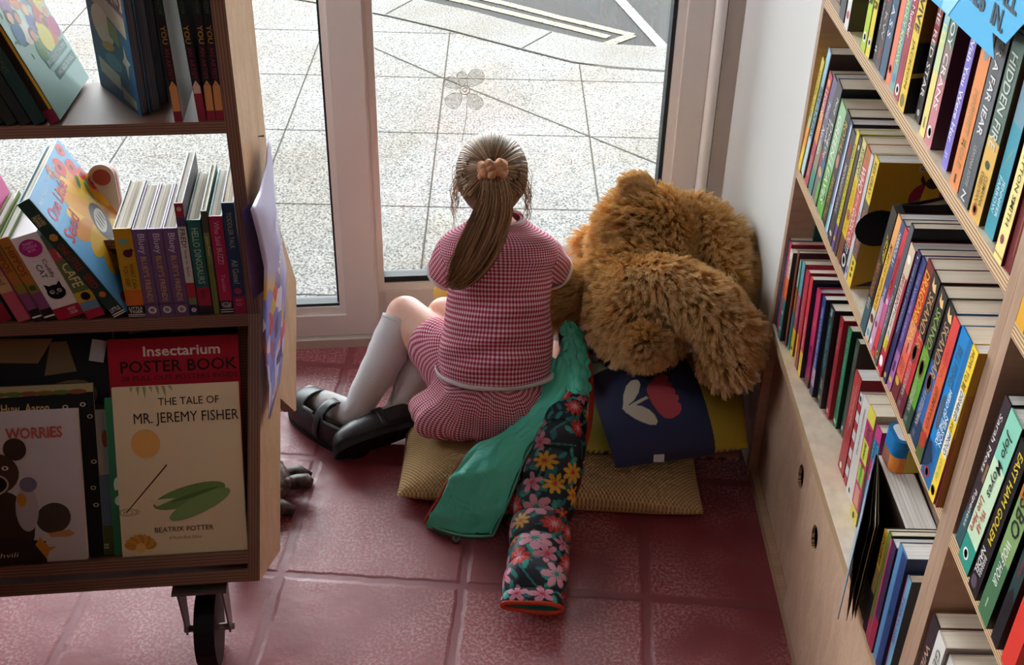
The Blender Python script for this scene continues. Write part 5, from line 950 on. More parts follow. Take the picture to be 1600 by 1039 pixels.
def pt(s, u0, v0, u1, v1, hgt, c_):
    a = pfun(u0, v0); b = pfun(u1, v1); ex = b - a; n_ = Vector((1, 0, 0)); ey = n_.cross(ex).normalized() * hgt
    put_text(mb, s, a + n_ * .004, ex, ey, col(c_, .5), .03)
pt('your', .55, .27, .35, .38, .020, '#f4f2f8'); pt('story', .5, .40, .25, .52, .022, '#f4f2f8')
pm_ = mb.build('sheet', po); mod(pm_, 'SOLIDIFY', thickness=.0005)
mb = MB()
mb.grid(lambda u, v: pi_ @ (TP(.004 + .008 * u, 0, 0) + Vector((0, -.055 + .07 * u, .765 - .15 * v - .02 * u))), 4, 8, col('#4a2a58', .4)); mb.build('folded_corner', po)
mb = MB(); P0 = pi_ @ TP(0, .106, .802); mb.tube([P0, P0 + Vector((.009, 0, .001))], [.0006, .0016], col('#4a3a3c', .4), 8); mb.build('pin', po)
# -- stone tortoise ornament half behind the trolley
st = thing('tortoise_ornament', 'dark weathered tortoise ornament on the floor half hidden behind the trolley', 'ornament', (-.49, 1.765, 0), (0, 0, R(-8)))
TORT = None
def tort_mat():
    m, nt, p = nmat('weathered_resin'); h = NT(nt); tc = h.n('ShaderNodeTexCoord')
    n1 = h.n('ShaderNodeTexNoise'); n1.inputs['Scale'].default_value = 60; n1.inputs['Detail'].default_value = 5; h.l(tc, 'Object', n1, 'Vector')
    r = h.ramp([(.35, '#2c2526'), (.55, '#5c4c48'), (.7, '#8f7a72')]); h.l(n1, 'Fac', r, 'Fac'); h.l(r, 0, p, 'Base Color'); p.inputs['Roughness'].default_value = .55; h.bump(n1, 'Fac', p, .5, .004)
    return m
TM = tort_mat()
mb = MB(); mb.grid(lambda u, v: Vector(((.075 * math.cos(2 * PI * u)) * math.cos(PI / 2 * v) ** .8, (.062 * math.sin(2 * PI * u)) * math.cos(PI / 2 * v) ** .8, .020 + .05 * math.sin(PI / 2 * v) + .006 * abs(math.sin(6 * PI * u)) * math.cos(PI / 2 * v))), 36, 8, TM, closed_u=True); mb.ball((0, 0, .018), (.074, .06, .012), TM); mb.build('shell', st)
mb = MB()
for i in range(12):
    a = 2 * PI * i / 12; c_ = Vector((.062 * math.cos(a), .052 * math.sin(a), .036)); mb.ball(c_, (.017, .015, .012), TM, 8, 6)
for i in range(6):
    a = 2 * PI * i / 6; mb.ball((.034 * math.cos(a), .028 * math.sin(a), .060), (.018, .016, .010), TM, 8, 6)
mb.ball((0, 0, .068), (.02, .018, .008), TM, 8, 6); mb.build('scutes', st)
mb = MB(); mb.tube([(.06, .008, .026), (.085, .010, .034), (.103, .010, .036), (.114, .010, .033)], [.014, .015, .0165, .009], TM, 10); mb.ball((.108, .018, .041), .003, BLACK, 8, 6); mb.ball((.108, .002, .041), .003, BLACK, 8, 6); mb.build('head', st)
for sy in (-1, 1):
    for sx in (-1, 1):
        mb = MB(); mb.tube([(.045 * sx, .04 * sy, .022), (.075 * sx, .052 * sy, .020), (.096 * sx, .050 * sy, .012)], [.014, .015, .011], TM, 10); mb.build('leg', st)
# ================================================================ soft things: helpers
import numpy as np
def capsule(mb, pts, rad, m, n=14):
    rr = rad if isinstance(rad, (list, tuple)) else [rad] * len(pts)
    mb.tube(pts, list(rr), m, n)
    for p, r in zip(pts, rr): mb.ball(p, r, m, n, 8)
def blob(name, mb, parent, voxel, smooth=6, fac=0.5, post=None, loc=None):
    o = mb.build(name, parent, loc)
    mod(o, 'REMESH', mode='VOXEL', voxel_size=voxel, use_smooth_shade=True)
    if smooth: mod(o, 'SMOOTH', factor=fac, iterations=smooth)
    baked(o)
    me = o.data
    if not me.materials: me.materials.append(mb.mats[0])
    for p in me.polygons: p.use_smooth = True
    if post: post(me)
    return o
def crom(P, t):
    n = len(P) - 1; x = t * n; i = min(int(x), n - 1); f = x - i
    g = lambda k: Vector(P[max(0, min(n, k))])
    a, b, c, d = g(i - 1), g(i), g(i + 1), g(i + 2)
    return 0.5 * ((2 * b) + (c - a) * f + (2 * a - 5 * b + 4 * c - d) * f * f + (3 * b - a - 3 * c + d) * f * f * f)
def cromf(P, t):
    return crom([(p, 0, 0) for p in P], t).x
def gingham(name, per=0.0063, dark='#a52a4c', mid='#cf7d94', light='#f1e2e4'):
    m, nt, p = nmat(name); h = NT(nt); tc = h.n('ShaderNodeTexCoord'); sx = h.n('ShaderNodeSeparateXYZ'); h.l(tc, 'UV', sx, 0)
    st = []
    for ax in (0, 1):
        a = h.n('ShaderNodeMath', operation='MULTIPLY'); a.inputs[1].default_value = 1 / per; h.l(sx, ax, a, 0)
        f = h.n('ShaderNodeMath', operation='FRACT'); h.l(a, 0, f, 0)
        g = h.n('ShaderNodeMath', operation='GREATER_THAN'); g.inputs[1].default_value = 0.47; h.l(f, 0, g, 0); st.append(g)
    ad = h.n('ShaderNodeMath', operation='ADD'); h.l(st[0], 0, ad, 0); h.l(st[1], 0, ad, 1)
    dv = h.n('ShaderNodeMath', operation='MULTIPLY'); dv.inputs[1].default_value = 0.5; h.l(ad, 0, dv, 0)
    r = h.ramp([(0, light), (0.3, mid), (0.8, dark)], 'CONSTANT'); h.l(dv, 0, r, 'Fac'); h.l(r, 0, p, 'Base Color')
    p.inputs['Roughness'].default_value = 0.85; p.inputs['Specular IOR Level'].default_value = 0.1
    nz = h.n('ShaderNodeTexNoise'); nz.inputs['Scale'].default_value = 30; nz.inputs['Detail'].default_value = 2; h.l(tc, 'Object', nz, 'Vector'); h.bump(nz, 'Fac', p, 0.25, 0.006)
    return m
GING = gingham('red_gingham'); WCOT = col('#e9e4e6', 0.85, 0.1, name='white_cotton')
def skin_mat():
    m, nt, p = nmat('skin'); h = NT(nt); tc = h.n('ShaderNodeTexCoord')
    nz = h.n('ShaderNodeTexNoise'); nz.inputs['Scale'].default_value = 14; nz.inputs['Detail'].default_value = 3; h.l(tc, 'Object', nz, 'Vector')
    r = h.ramp([(0.3, '#d9a28c'), (0.7, '#e6b9a2')]); h.l(nz, 'Fac', r, 'Fac'); h.l(r, 0, p, 'Base Color')
    p.inputs['Roughness'].default_value = 0.5; p.inputs['Subsurface Weight'].default_value = 0.12; p.inputs['Subsurface Radius'].default_value = (0.02, 0.008, 0.004); p.inputs['Subsurface Scale'].default_value = 0.3
    return m
SKIN = skin_mat()
def vcol_mat(name, rough=0.6, spec=0.25, bump=None, sheen=0.0):
    m, nt, p = nmat(name); h = NT(nt); a = h.n('ShaderNodeVertexColor'); a.layer_name = 'Col'; h.l(a, 0, p, 'Base Color')
    p.inputs['Roughness'].default_value = rough; p.inputs['Specular IOR Level'].default_value = spec; p.inputs['Sheen Weight'].default_value = sheen
    if bump:
        tc = h.n('ShaderNodeTexCoord'); nz = h.n('ShaderNodeTexNoise'); nz.inputs['Scale'].default_value = bump[0]; nz.inputs['Detail'].default_value = 3; h.l(tc, 'Object', nz, 'Vector'); h.bump(nz, 'Fac', p, bump[1], bump[2])
    return m
def set_cols(me, cols):
    """cols: per-vertex linear rgb array"""
    at = me.color_attributes.new('Col', 'FLOAT_COLOR', 'POINT')
    arr = np.ones((len(me.vertices), 4), dtype=np.float32); arr[:, :3] = cols
    at.data.foreach_set('color', arr.ravel())
# ================================================================ the girl
gl = thing('person', 'girl in red gingham dress with long ponytail, seated facing the window', 'person', (-0.04, 1.90, 0.0))
GI = Matrix.Translation((0.04, -1.90, 0))
def g(*p): return GI @ Vector(p)
HO = -.018
HC = Vector((-0.0445, 2.055, 0.566 + HO))           # head centre
mb = MB()
mb.ball(g(*HC), (0.060, 0.073, 0.074), SKIN, 20, 14); mb.ball(g(-0.0445, 2.085, 0.528 + HO), (0.045, 0.050, 0.046), SKIN)      # skull, jaw
mb.ball(g(-0.0445, 2.128, 0.550 + HO), (0.010, 0.012, 0.010), SKIN); capsule(mb, [g(-0.0445, 2.122, 0.568 + HO), g(-0.0445, 2.132, 0.551 + HO)], [.006, .0085], SKIN, 8)
for sx in (-1, 1):
    mb.ball(g(-0.0445 + sx * 0.026, 2.112, 0.545 + HO), (0.018, 0.016, 0.017), SKIN)
    mb.ball(g(-0.0445 + sx * 0.0615, 2.052, 0.548 + HO), (0.006, 0.013, 0.018), SKIN)
capsule(mb, [g(-0.040, 2.045, 0.51), g(-0.033, 2.025, 0.475), g(-0.031, 2.015, 0.445)], [.030, .029, .036], SKIN)
capsule(mb, [g(-0.031, 2.01, 0.43), g(-0.028, 1.985, 0.36), g(-0.030, 1.955, 0.27), g(-0.035, 1.925, 0.19)], [.055, .068, .066, .075], SKIN)
capsule(mb, [g(-0.10, 2.0, 0.425), g(-0.031, 2.008, 0.435), g(0.045, 2.0, 0.42)], [.030, .04, .030], SKIN)
capsule(mb, [g(-0.085, 1.925, .155), g(0.02, 1.925, .155)], [.066, .066], SKIN)
# arms forward, hands resting over the knees
for sh, el, wr, sd in (((-.108, 2.0, .42), (-.140, 2.055, .322), (-.118, 2.150, .292), -1), ((.050, 2.0, .412), (.088, 2.06, .336), (.030, 2.150, .300), 1)):
    capsule(mb, [g(*sh), g(*el)], [.027, .021], SKIN); capsule(mb, [g(*el), g(*wr)], [.021, .0145], SKIN)
    w = Vector(wr); dr = (w - Vector(el)).normalized(); side = dr.cross(Vector((0, 0, 1))).normalized()
    pc = w + dr * .026 + Vector((0, 0, -.004)); mb.ball(g(*pc), (.020, .024, .010), SKIN)
    for k in range(4):
        b0 = w + dr * .044 + side * (-.0135 + .009 * k) * 1.0; L = (.030, .036, .034, .026)[k]
        b1 = b0 + dr * L * .5 + Vector((0, 0, -.006)); b2 = b1 + dr * L * .38 + Vector((0, 0, -.016))
        capsule(mb, [g(*(w + dr * .030 + side * (-.012 + .008 * k))), g(*b0), g(*b1), g(*b2)], [.0065, .0062, .0057, .0048], SKIN, 8)
    t0 = w + dr * .016 - side * .014 * sd; t1 = t0 + dr * .018 - side * .016 * sd; t2 = t1 + dr * .016 - side * .003 * sd + Vector((0, 0, -.008))
    capsule(mb, [g(*t0), g(*t1), g(*t2)], [.0075, .0066, .0055], SKIN, 8)
# legs
LKN = (-.220, 2.085, .212); LAN = (-.318, 1.945, .062); RKN = (-.140, 2.110, .196); RAN = (-.232, 1.972, .058)
capsule(mb, [g(-.082, 1.93, .155), g(-.150, 2.01, .186), g(*LKN)], [.062, .053, .041], SKIN, 18)
capsule(mb, [g(*LKN), g(-.255, 2.03, .150), g(*LAN)], [.040, .036, .024], SKIN)
capsule(mb, [g(.0, 1.94, .155), g(-.07, 2.03, .178), g(*RKN)], [.060, .052, .041], SKIN, 18)
capsule(mb, [g(*RKN), g(-.180, 2.05, .135), g(*RAN)], [.040, .036, .024], SKIN)
capsule(mb, [g(*LAN), g(-.345, 1.965, .035), g(-.40, 2.01, .024)], [.024, .022, .017], SKIN)
capsule(mb, [g(*RAN), g(-.262, 1.938, .050), g(-.312, 1.908, .050)], [.023, .017, .012], SKIN)
blob('body', mb, gl, .0042, 4)
mb = MB(); EYW = col('#f2eeea', .2, .5); IRIS = col('#4a6a7a', .2, .5)
for sx in (-1, 1):
    mb.ball(g(-0.0445 + sx * .024, 2.113, .566 + HO), (.0095, .0085, .0075), EYW, 12, 8); mb.ball(g(-0.0445 + sx * .024, 2.1205, .566 + HO), (.0045, .0025, .0045), IRIS, 10, 6)
mb.build('eyes', gl)
mb = MB(); mb.tube([g(-0.0445 + .016 * math.sin(a), 2.131 - .004 * abs(math.sin(a)), .527 + HO + .003 * math.cos(2 * a)) for a in [R(x) for x in range(-90, 91, 15)]], .003, col('#b8605c', .4), 6); mb.build('mouth', gl)
# ---- dress bodice: rings perpendicular to the leaning spine, gingham runs round and along
BS = [((-.032, 1.925, .190), .112, .084), ((-.031, 1.930, .215), .111, .083), ((-.030, 1.948, .262), .107, .080), ((-.027, 1.968, .318), .100, .078), ((-.026, 1.988, .372), .101, .073), ((-.028, 2.002, .412), .113, .066), ((-.030, 2.010, .440), .106, .055), ((-.031, 2.016, .462), .070, .046), ((-.031, 2.019, .480), .042, .040)]
def ring(secs, t):
    c = crom([s[0] for s in secs], t); return c, cromf([s[1] for s in secs], t), cromf([s[2] for s in secs], t)
def bod(u, v, e=0.0):
    c, a, b = ring(BS, v); th = 2 * PI * u + PI / 2
    c2, _, _ = ring(BS, min(1, v + .02)); c1, _, _ = ring(BS, max(0, v - .02)); ax = (c2 - c1).normalized()
    X = Vector((1, 0, 0)); Y = ax.cross(X).normalized()
    cs, sn = math.cos(th), math.sin(th)
    k = 1 + e
    # folds of the cloth across the back
    fo = .0030 * math.sin(v * 58 + 2.2 * math.sin(th * 2 + .6)) * (1 - v) ** .7 * max(0, -sn) + .0022 * math.sin(v * 30 - th * 3) * (1 - v) + .0016 * math.sin(th * 9 + v * 6) * max(0, .45 - v)
    p = c + X * (a * k + fo) * (abs(cs) ** .9 * (1 if cs > 0 else -1)) + Y * (b * k + fo) * (abs(sn) ** .9 * (1 if sn > 0 else -1))
    return GI @ p
mb = MB(); mb.grid(lambda u, v: bod(u, v), 120, 90, GING, closed_u=True, uvfn=lambda a, b: (a * .64, b * .315)); dr_ = mb.build('dress_bodice', gl); mod(dr_, 'SOLIDIFY', thickness=.0015)
mb = MB(); mb.grid(lambda u, v: bod(u, .955 + .04 * v, .05 + .06 * v) + Vector((0, 0, .004 * math.sin(PI * v))), 40, 4, WCOT, closed_u=True); col_ = mb.build('collar', dr_); mod(col_, 'SOLIDIFY', thickness=.002)
def sleeve(sh, el, r0, r1, nm):
    s = Vector(sh); e = Vector(el); ax = (e - s).normalized(); X = ax.orthogonal().normalized(); Y = ax.cross(X)
    def f(u, v):
        th = 2 * PI * u; rr = r0 + (r1 - r0) * v + .006 * math.sin(PI * v) + .0016 * math.sin(5 * th + 8 * v) - (.012 * (1 - min(1, v * 3)) ** 2)
        return g(*(s + (e - s) * v + (X * math.cos(th) + Y * math.sin(th)) * rr))
    mb = MB(); mb.grid(f, 48, 26, GING, closed_u=True, uvfn=lambda a, b: (a * .22, b * .1)); o = mb.build(nm, gl); mod(o, 'SOLIDIFY', thickness=.0015)
    mb = MB()
    def cf(u, v):
        th = 2 * PI * u; return g(*(s + (e - s) * (.955 + .10 * v) + (X * math.cos(th) + Y * math.sin(th)) * (r1 + .0016 + .001 * math.sin(PI * v))))
    mb.grid(cf, 40, 4, WCOT, closed_u=True); c_ = mb.build('cuff', o); mod(c_, 'SOLIDIFY', thickness=.0015)
sleeve((-.088, 2.0, .428), (-.134, 2.035, .345), .044, .037, 'sleeve'); sleeve((.032, 2.0, .418), (.082, 2.038, .352), .044, .036, 'sleeve')
# ---- gathered skirt
SKC = Vector((-.035, 1.905, .15))
mb = MB()
mb.ball(g(-.036, 1.905, .148), (.128, .102, .068), GING, 28, 16); mb.ball(g(-.045, 1.885, .122), (.132, .088, .038), GING, 28, 14)
mb.ball(g(-.118, 1.874, .126), (.080, .072, .046), GING, 20, 12)
capsule(mb, [g(-.08, 1.935, .165), g(-.125, 1.985, .180), g(-.150, 2.010, .186)], [.078, .070, .062], GING, 20)
capsule(mb, [g(.0, 1.945, .165), g(-.055, 2.01, .180), g(-.09, 2.045, .185)], [.076, .068, .060], GING, 20)
def skirt_post(me):
    co = np.array([v.co[:] for v in me.vertices]); c = np.array(GI @ SKC)
    d = co - c; th = np.arctan2(d[:, 0], -d[:, 1]); low = np.clip((0.215 - co[:, 2]) / .12, 0, 1)
    amp = .0058 * low * (co[:, 2] > .085)
    k = amp * (np.sin(17 * th + 1.5 * np.sin(3 * th)) + .5 * np.sin(29 * th + 1))
    nrm = d.copy(); nrm[:, 2] *= .3; nrm /= np.linalg.norm(nrm, axis=1)[:, None] + 1e-9
    co = co + nrm * k[:, None]
    co[:, 2] = np.maximum(co[:, 2], .088)
    me.vertices.foreach_set('co', co.ravel())
    ul = me.uv_layers.new(name='UVMap'); r = np.hypot(d[:, 0], d[:, 1]); uu = th * .13; vv = co[:, 2] * 1.15 - np.maximum(r - .10, 0) * .9 + .012 * np.sin(3 * th) 
    li = np.zeros(len(me.loops), dtype=np.int32); me.loops.foreach_get('vertex_index', li)
    uv = np.stack([uu[li], vv[li]], 1); ul.data.foreach_set('uv', uv.astype(np.float32).ravel()); me.update()
blob('dress_skirt', mb, gl, .0048, 5, post=skirt_post)
# white waistband ribbon, drooping at the back
mb = MB()
def band(u, v):
    th = 2 * PI * u; sn = -math.cos(th)
    q = .5 - .5 * math.cos(th); return bod((u + .5) % 1.0, .035 + .05 * q + .030 * v, .055 + .015 * (1 - q))
mb.grid(band, 60, 2, WCOT, closed_u=True); wb = mb.build('waistband', gl); mod(wb, 'SOLIDIFY', thickness=.002, offset=1)
# ---- socks
def sock_mat():
    m, nt, p = nmat('white_knit_sock'); h = NT(nt); tc = h.n('ShaderNodeTexCoord'); p.inputs['Base Color'].default_value = hexc('#e2dfe2'); p.inputs['Roughness'].default_value = .9; p.inputs['Specular IOR Level'].default_value = .05
    mp = h.co('UV', (260, 220, 1)); nz = h.n('ShaderNodeTexNoise'); nz.inputs['Scale'].default_value = 1; h.l(mp, 0, nz, 'Vector'); h.bump(nz, 'Fac', p, .5, .002)
    r = h.ramp([(.35, '#c9c6ca'), (.6, '#eceaec')]); h.l(nz, 'Fac', r, 'Fac'); h.l(r, 0, p, 'Base Color')
    return m
SOCK = sock_mat()
for P, rr in (([(-.226, 2.072, .203), (-.243, 2.046, .172), (-.262, 2.018, .140), (-.292, 1.978, .098), (-.318, 1.945, .060), (-.352, 1.970, .055), (-.425, 2.027, .041)], [.0425, .0435, .040, .0335, .0278, .0275, .024]), ([(-.150, 2.098, .186), (-.168, 2.068, .155), (-.184, 2.040, .126), (-.208, 2.004, .088), (-.232, 1.972, .056), (-.262, 1.940, .050), (-.315, 1.906, .050)], [.0425, .0435, .040, .0335, .0272, .0195, .014])):
    mb = MB(); pts = [g(*crom(P, i / 30)) for i in range(31)]; rad = [cromf(rr, i / 30) + .0006 * math.sin(i * 1.7) for i in range(31)]
    base = len(mb.f); mb.tube(pts, rad, SOCK, 24)
    for i in range(30):
        for k in range(24): mb.uv[base + i * 24 + k] = [(k / 24, i / 30), ((k + 1) / 24, i / 30), ((k + 1) / 24, (i + 1) / 30), (k / 24, (i + 1) / 30)]
    o = mb.build('sock', gl)
    mb = MB(); d0 = (pts[1] - pts[0]).normalized(); mb.tube([pts[0] - d0 * .002, pts[0] + d0 * .008], [rad[0] + .0015] * 2, SOCK, 24); mb.build('ribbed_top', o)
# ---- black buckle shoes
SHB = col('#1d1c1e', .42, .45, name='black_shoe_leather'); SOL = col('#141315', .6, .3, name='shoe_sole_rubber')
def shoe(heel, toe, roll, nm, lift=0.0):
    h_ = Vector(heel); t_ = Vector(toe); f = (t_ - h_); L = f.length; f.normalize(); s = Vector((0, 0, 1)).cross(f).normalized(); up = f.cross(s)
    M = Matrix(((f.x, s.x, up.x, h_.x), (f.y, s.y, up.y, h_.y), (f.z, s.z, up.z, h_.z), (0, 0, 0, 1))) @ Matrix.Rotation(roll, 4, 'X') @ Matrix.Scale(L / .19, 4)
    M = GI @ M
    def outl(x, k=1):   # half width along the length 0..0.19
        t = x / .19
        return k * (.0265 + .0105 * math.sin(PI * min(1, t) ** 1.25) + .004 * t) * (max(0, 1 - ((abs(t - .5) * 2) ** 7)) ** .5)
    root = bpy.data.objects.new(nm, None)
    N = 40
    def sole(u, v, k=1.0, z0=0, z1=.014):
        th = 2 * PI * u; x = .095 - .097 * math.cos(th) * k ; x = min(max(x, -.002), .192); w = outl(min(max(x, .0005), .1895)) * k
        return M @ Vector((x, (w if math.sin(th) >= 0 else -w), z0 + (z1 - z0) * v))
    ms = MB()
    pts = [( -.003 + .196 * (1 - math.cos(PI * i / 24)) / 2) for i in range(25)]
    ring_ = [(x, outl(min(max((x + .003) / .196 * .19, .0004), .1896), 1.06)) for x in pts] ; poly = ring_ + [(x, -w) for x, w in ring_[::-1][1:-1]]
    ms.prism(poly, 0.0, .013, SOL, M); ms.prism([(x * 1.0, y * .97) for x, y in poly], .013, .017, SOL, M)
    for i in range(9): ms.prism([(.012 + .0195 * i, -.022), (.020 + .0195 * i, -.022), (.020 + .0195 * i, .022), (.012 + .0195 * i, .022)], -.0022, 0.0, SOL, M)
    up_ = MB()
    def top(u, v):    # closed upper; v from rim to crown
        t = u; x = .001 + .188 * t; w = outl(min(max(x, .0004), .1896)); hgt = .020 + .040 * (1 - t) ** .35 * (1 if t < .55 else 1) - .012 * max(0, t - .6); hgt = max(hgt, .018) * (max(0.02, 1 - (abs(t - .5) * 2) ** 9) ** .5)
        a = PI * v
        return M @ Vector((x, w * math.cos(a) * (1 - .10 * math.sin(a)), .015 + hgt * math.sin(a) ** .75))
    vs = []; nu, nv = 36, 22
    up_.grid(top, nu, nv, SHB)
    # opening: drop the faces around the foot hole
    keep_f, keep_m, keep_s, keep_uv = [], [], [], {}
    for idx, fc in enumerate(up_.f):
        i = idx % nu; j = idx // nu; t = (i + .5) / nu; vv = (j + .5) / nv
        hole = (.03 < t < .66) and (abs(vv - .5) < (.27 if t < .5 else .22)) and not (.36 < t < .47)
        if not hole:
            keep_f.append(fc); keep_m.append(up_.m[idx]); keep_s.append(True)
    up_.f, up_.m, up_.smooth, up_.uv = keep_f, keep_m, keep_s, {}
    o = up_.build(nm, gl); mod(o, 'SOLIDIFY', thickness=.0028)
    ms.build('sole', o)
    sb = MB(); bw = outl(.079)
    sb.grid(lambda u, v: M @ Vector((.072 + .014 * v, (bw + .0015) * math.cos(PI * u), .018 + .046 * math.sin(PI * u) ** .8)), 20, 3, SHB); so = sb.build('strap', o); mod(so, 'SOLIDIFY', thickness=.003, offset=1)
    fl = MB(); fc = M @ Vector((.079, -bw * .72, .052))
    for k in range(5):
        a = 2 * PI * k / 5; fl.ball(fc + (M.to_3x3() @ Vector((.0065 * math.cos(a), -.001, .0065 * math.sin(a)))), .0042, SHB, 8, 6)
    fl.build('flower_trim', o)
    return o
shoe((-.292, 1.888, .002), (-.452, 2.048, .002), R(-6), 'shoe'); shoe((-.180, 1.938, .034), (-.342, 1.850, .026), R(58), 'shoe')
# ---- hair: cap, combed strands, scrunchie, ponytail, wisps
def hair_mat():
    m, nt, p = nmat('light_brown_hair'); h = NT(nt); a = h.n('ShaderNodeVertexColor'); a.layer_name = 'Col'; h.l(a, 0, p, 'Base Color')
    p.inputs['Roughness'].default_value = .42; p.inputs['Specular IOR Level'].default_value = .5
    return m
HAIR = hair_mat(); TIE = Vector((-.042, 1.980, .600))
HSH = [hexc(x)[:3] for x in ('#6f5038', '#876644', '#9d7a54', '#b89468', '#5c4230', '#cdaa80')]
def strands(name, paths, parent, r0=.0009, n=3, weights=(5, 6, 6, 3, 3, 2)):
    rnd = random.Random(len(paths)); vs = []; fs = []; cs = []
    for pts, rr in paths:
        c = rnd.choices(HSH, weights)[0]; k = rnd.uniform(.85, 1.15); o = len(vs); N = len(pts)
        for i, p in enumerate(pts):
            t = (pts[min(i + 1, N - 1)] - pts[max(i - 1, 0)]).normalized(); a = t.orthogonal().normalized(); b = t.cross(a)
            r = r0 * rr * (1 - .65 * (i / (N - 1)) ** 3)
            for q in range(n):
                vs.append(GI @ (p + (a * math.cos(2 * PI * q / n) + b * math.sin(2 * PI * q / n)) * r)); cs.append((c[0] * k, c[1] * k, c[2] * k))
        for i in range(N - 1):
            for q in range(n): fs.append((o + i * n + q, o + i * n + (q + 1) % n, o + (i + 1) * n + (q + 1) % n, o + (i + 1) * n + q))
    me = bpy.data.meshes.new(name); me.from_pydata([tuple(v) for v in vs], [], fs); me.materials.append(HAIR); set_cols(me, np.array(cs))
    me.polygons.foreach_set('use_smooth', [True] * len(fs)); me.update()
    o = bpy.data.objects.new(name, me); COL.objects.link(o); o.parent = parent; return o
HR = Vector((.0655, .0785, .0785)); HCC = HC + Vector((0, -.004, .003))
mb = MB(); hm = col('#6b4f38', .5, .3, name='hair_base')
def cap(u, v):
    a = 2 * PI * u; b = PI * v * .62; d = Vector((math.sin(b) * math.cos(a), math.sin(b) * math.sin(a), math.cos(b)))
    rot = Matrix.Rotation(R(38), 3, 'X'); d = rot @ d            # crown tipped to the back of the head
    return GI @ (HCC + Vector((d.x * HR.x, d.y * HR.y, d.z * HR.z)) * .985)
mb.grid(cap, 40, 20, hm, closed_u=True); hb = mb.build('hair', gl)
rnd = random.Random(3); paths = []
td = Vector(((TIE.x - HCC.x) / HR.x, (TIE.y - HCC.y) / HR.y, (TIE.z - HCC.z) / HR.z)).normalized()
ref = td.orthogonal().normalized(); ref2 = td.cross(ref)
for i in range(2600):
    a = rnd.uniform(0, 2 * PI); e0 = ref * math.cos(a) + ref2 * math.sin(a)
    # how far this strand's root lies from the tie: to the hairline
    mx = 1.0 + .95 * max(0, e0.z) + .35 * abs(e0.x) ; mx = mx * rnd.uniform(.55, 1.0) if rnd.random() < .35 else mx
    if e0.z < -.5: mx = min(mx, .98)
    pts = []; lift = rnd.uniform(.0, .0035); wob = rnd.uniform(-.05, .05)
    for k in range(11):
        t = 1 - k / 10; ang = mx * t + .10 * (1 - t); aa = a + wob * math.sin(PI * t)
        ee = ref * math.cos(aa) + ref2 * math.sin(aa); d = td * math.cos(ang) + ee * math.sin(ang)
        q = 1 + lift / .07 + .03 * math.exp(-((ang - .25) / .2) ** 2) * .5
        pts.append(HCC + Vector((d.x * HR.x, d.y * HR.y, d.z * HR.z)) * q)
    paths.append((pts, rnd.uniform(.8, 1.3)))
strands('combed_hair', paths, hb, .0011)
PT = [Vector(p) for p in ((-.042, 1.972, .606), (-.039, 1.953, .590), (-.036, 1.943, .556), (-.044, 1.936, .516), (-.066, 1.921, .466), (-.095, 1.910, .418), (-.120, 1.908, .388))]
PW = [.012, .022, .030, .036, .036, .026, .006]
paths = []
for i in range(1500):
    a, rr_ = rnd.uniform(0, 2 * PI), math.sqrt(rnd.random()); end = rnd.uniform(.68, 1.0) if rnd.random() < .6 else rnd.uniform(.5, .9); pts = []
    ox, oz = rr_ * math.cos(a), rr_ * math.sin(a); sway = rnd.uniform(-.009, .009); ph = rnd.uniform(0, 6)
    for k in range(15):
        t = end * k / 14; c = crom(PT, t); w = cromf(PW, t); tg_ = (crom(PT, min(1, t + .02)) - crom(PT, max(0, t - .02))).normalized()
        X = tg_.cross(Vector((0, -1, .3))).normalized(); Y = X.cross(tg_).normalized()
        pts.append(c + X * (ox * w + sway * t * math.sin(ph + 5 * t)) + Y * oz * w * .55)
    paths.append((pts, rnd.uniform(.8, 1.3)))
strands('ponytail', paths, hb, .0011, weights=(5, 7, 6, 4, 3, 3))
paths = []
for i in range(90):
    sx = -1 if i % 2 else 1; p = HCC + Vector((sx * (.058 + rnd.uniform(-.004, .010)), rnd.uniform(-.03, .045), rnd.uniform(-.045, .01))); L = rnd.uniform(.03, .085); ph = rnd.uniform(0, 6)
    paths.append(([p + Vector((sx * .010 * math.sin(2.2 * t + .3) + .003 * math.sin(ph + 7 * t), -.006 * t, -L * t)) for t in [k / 9 for k in range(10)]], .5))
for i in range(40):
    p = HCC + Vector((rnd.uniform(-.05, .05), -.062, rnd.uniform(-.075, -.05))); L = rnd.uniform(.02, .045); ph = rnd.uniform(0, 6)
    paths.append(([p + Vector((.004 * math.sin(ph + 5 * t), .012 * t, -L * t)) for t in [k / 7 for k in range(8)]], .5))
strands('loose_wisps', paths, hb, .0009, weights=(1, 3, 5, 6, 1, 6))
SCR = col('#c48f6c', .7, .2, name='tan_scrunchie'); mb = MB()
sd_ = (PT[2] - PT[0]).normalized(); sX = sd_.orthogonal().normalized(); sY = sd_.cross(sX)
for k in range(3):
    off = PT[0] * .75 + PT[1] * .25 + Vector((.0, -.002, .001)) + sd_ * (.008 * (k - 1)); mb.tube([GI @ (off + (sX * math.cos(2 * PI * i / 48) + sY * math.sin(2 * PI * i / 48)) * (.0195 + .0022 * math.sin(9 * 2 * PI * i / 48 + k)) + sd_ * .003 * math.sin(5 * 2 * PI * i / 48 + 2 * k)) for i in range(48)], [.0072 + .0014 * math.sin(11 * 2 * PI * i / 48 + k) for i in range(48)], SCR, 10, closed=True)
mb.build('scrunchie', gl)
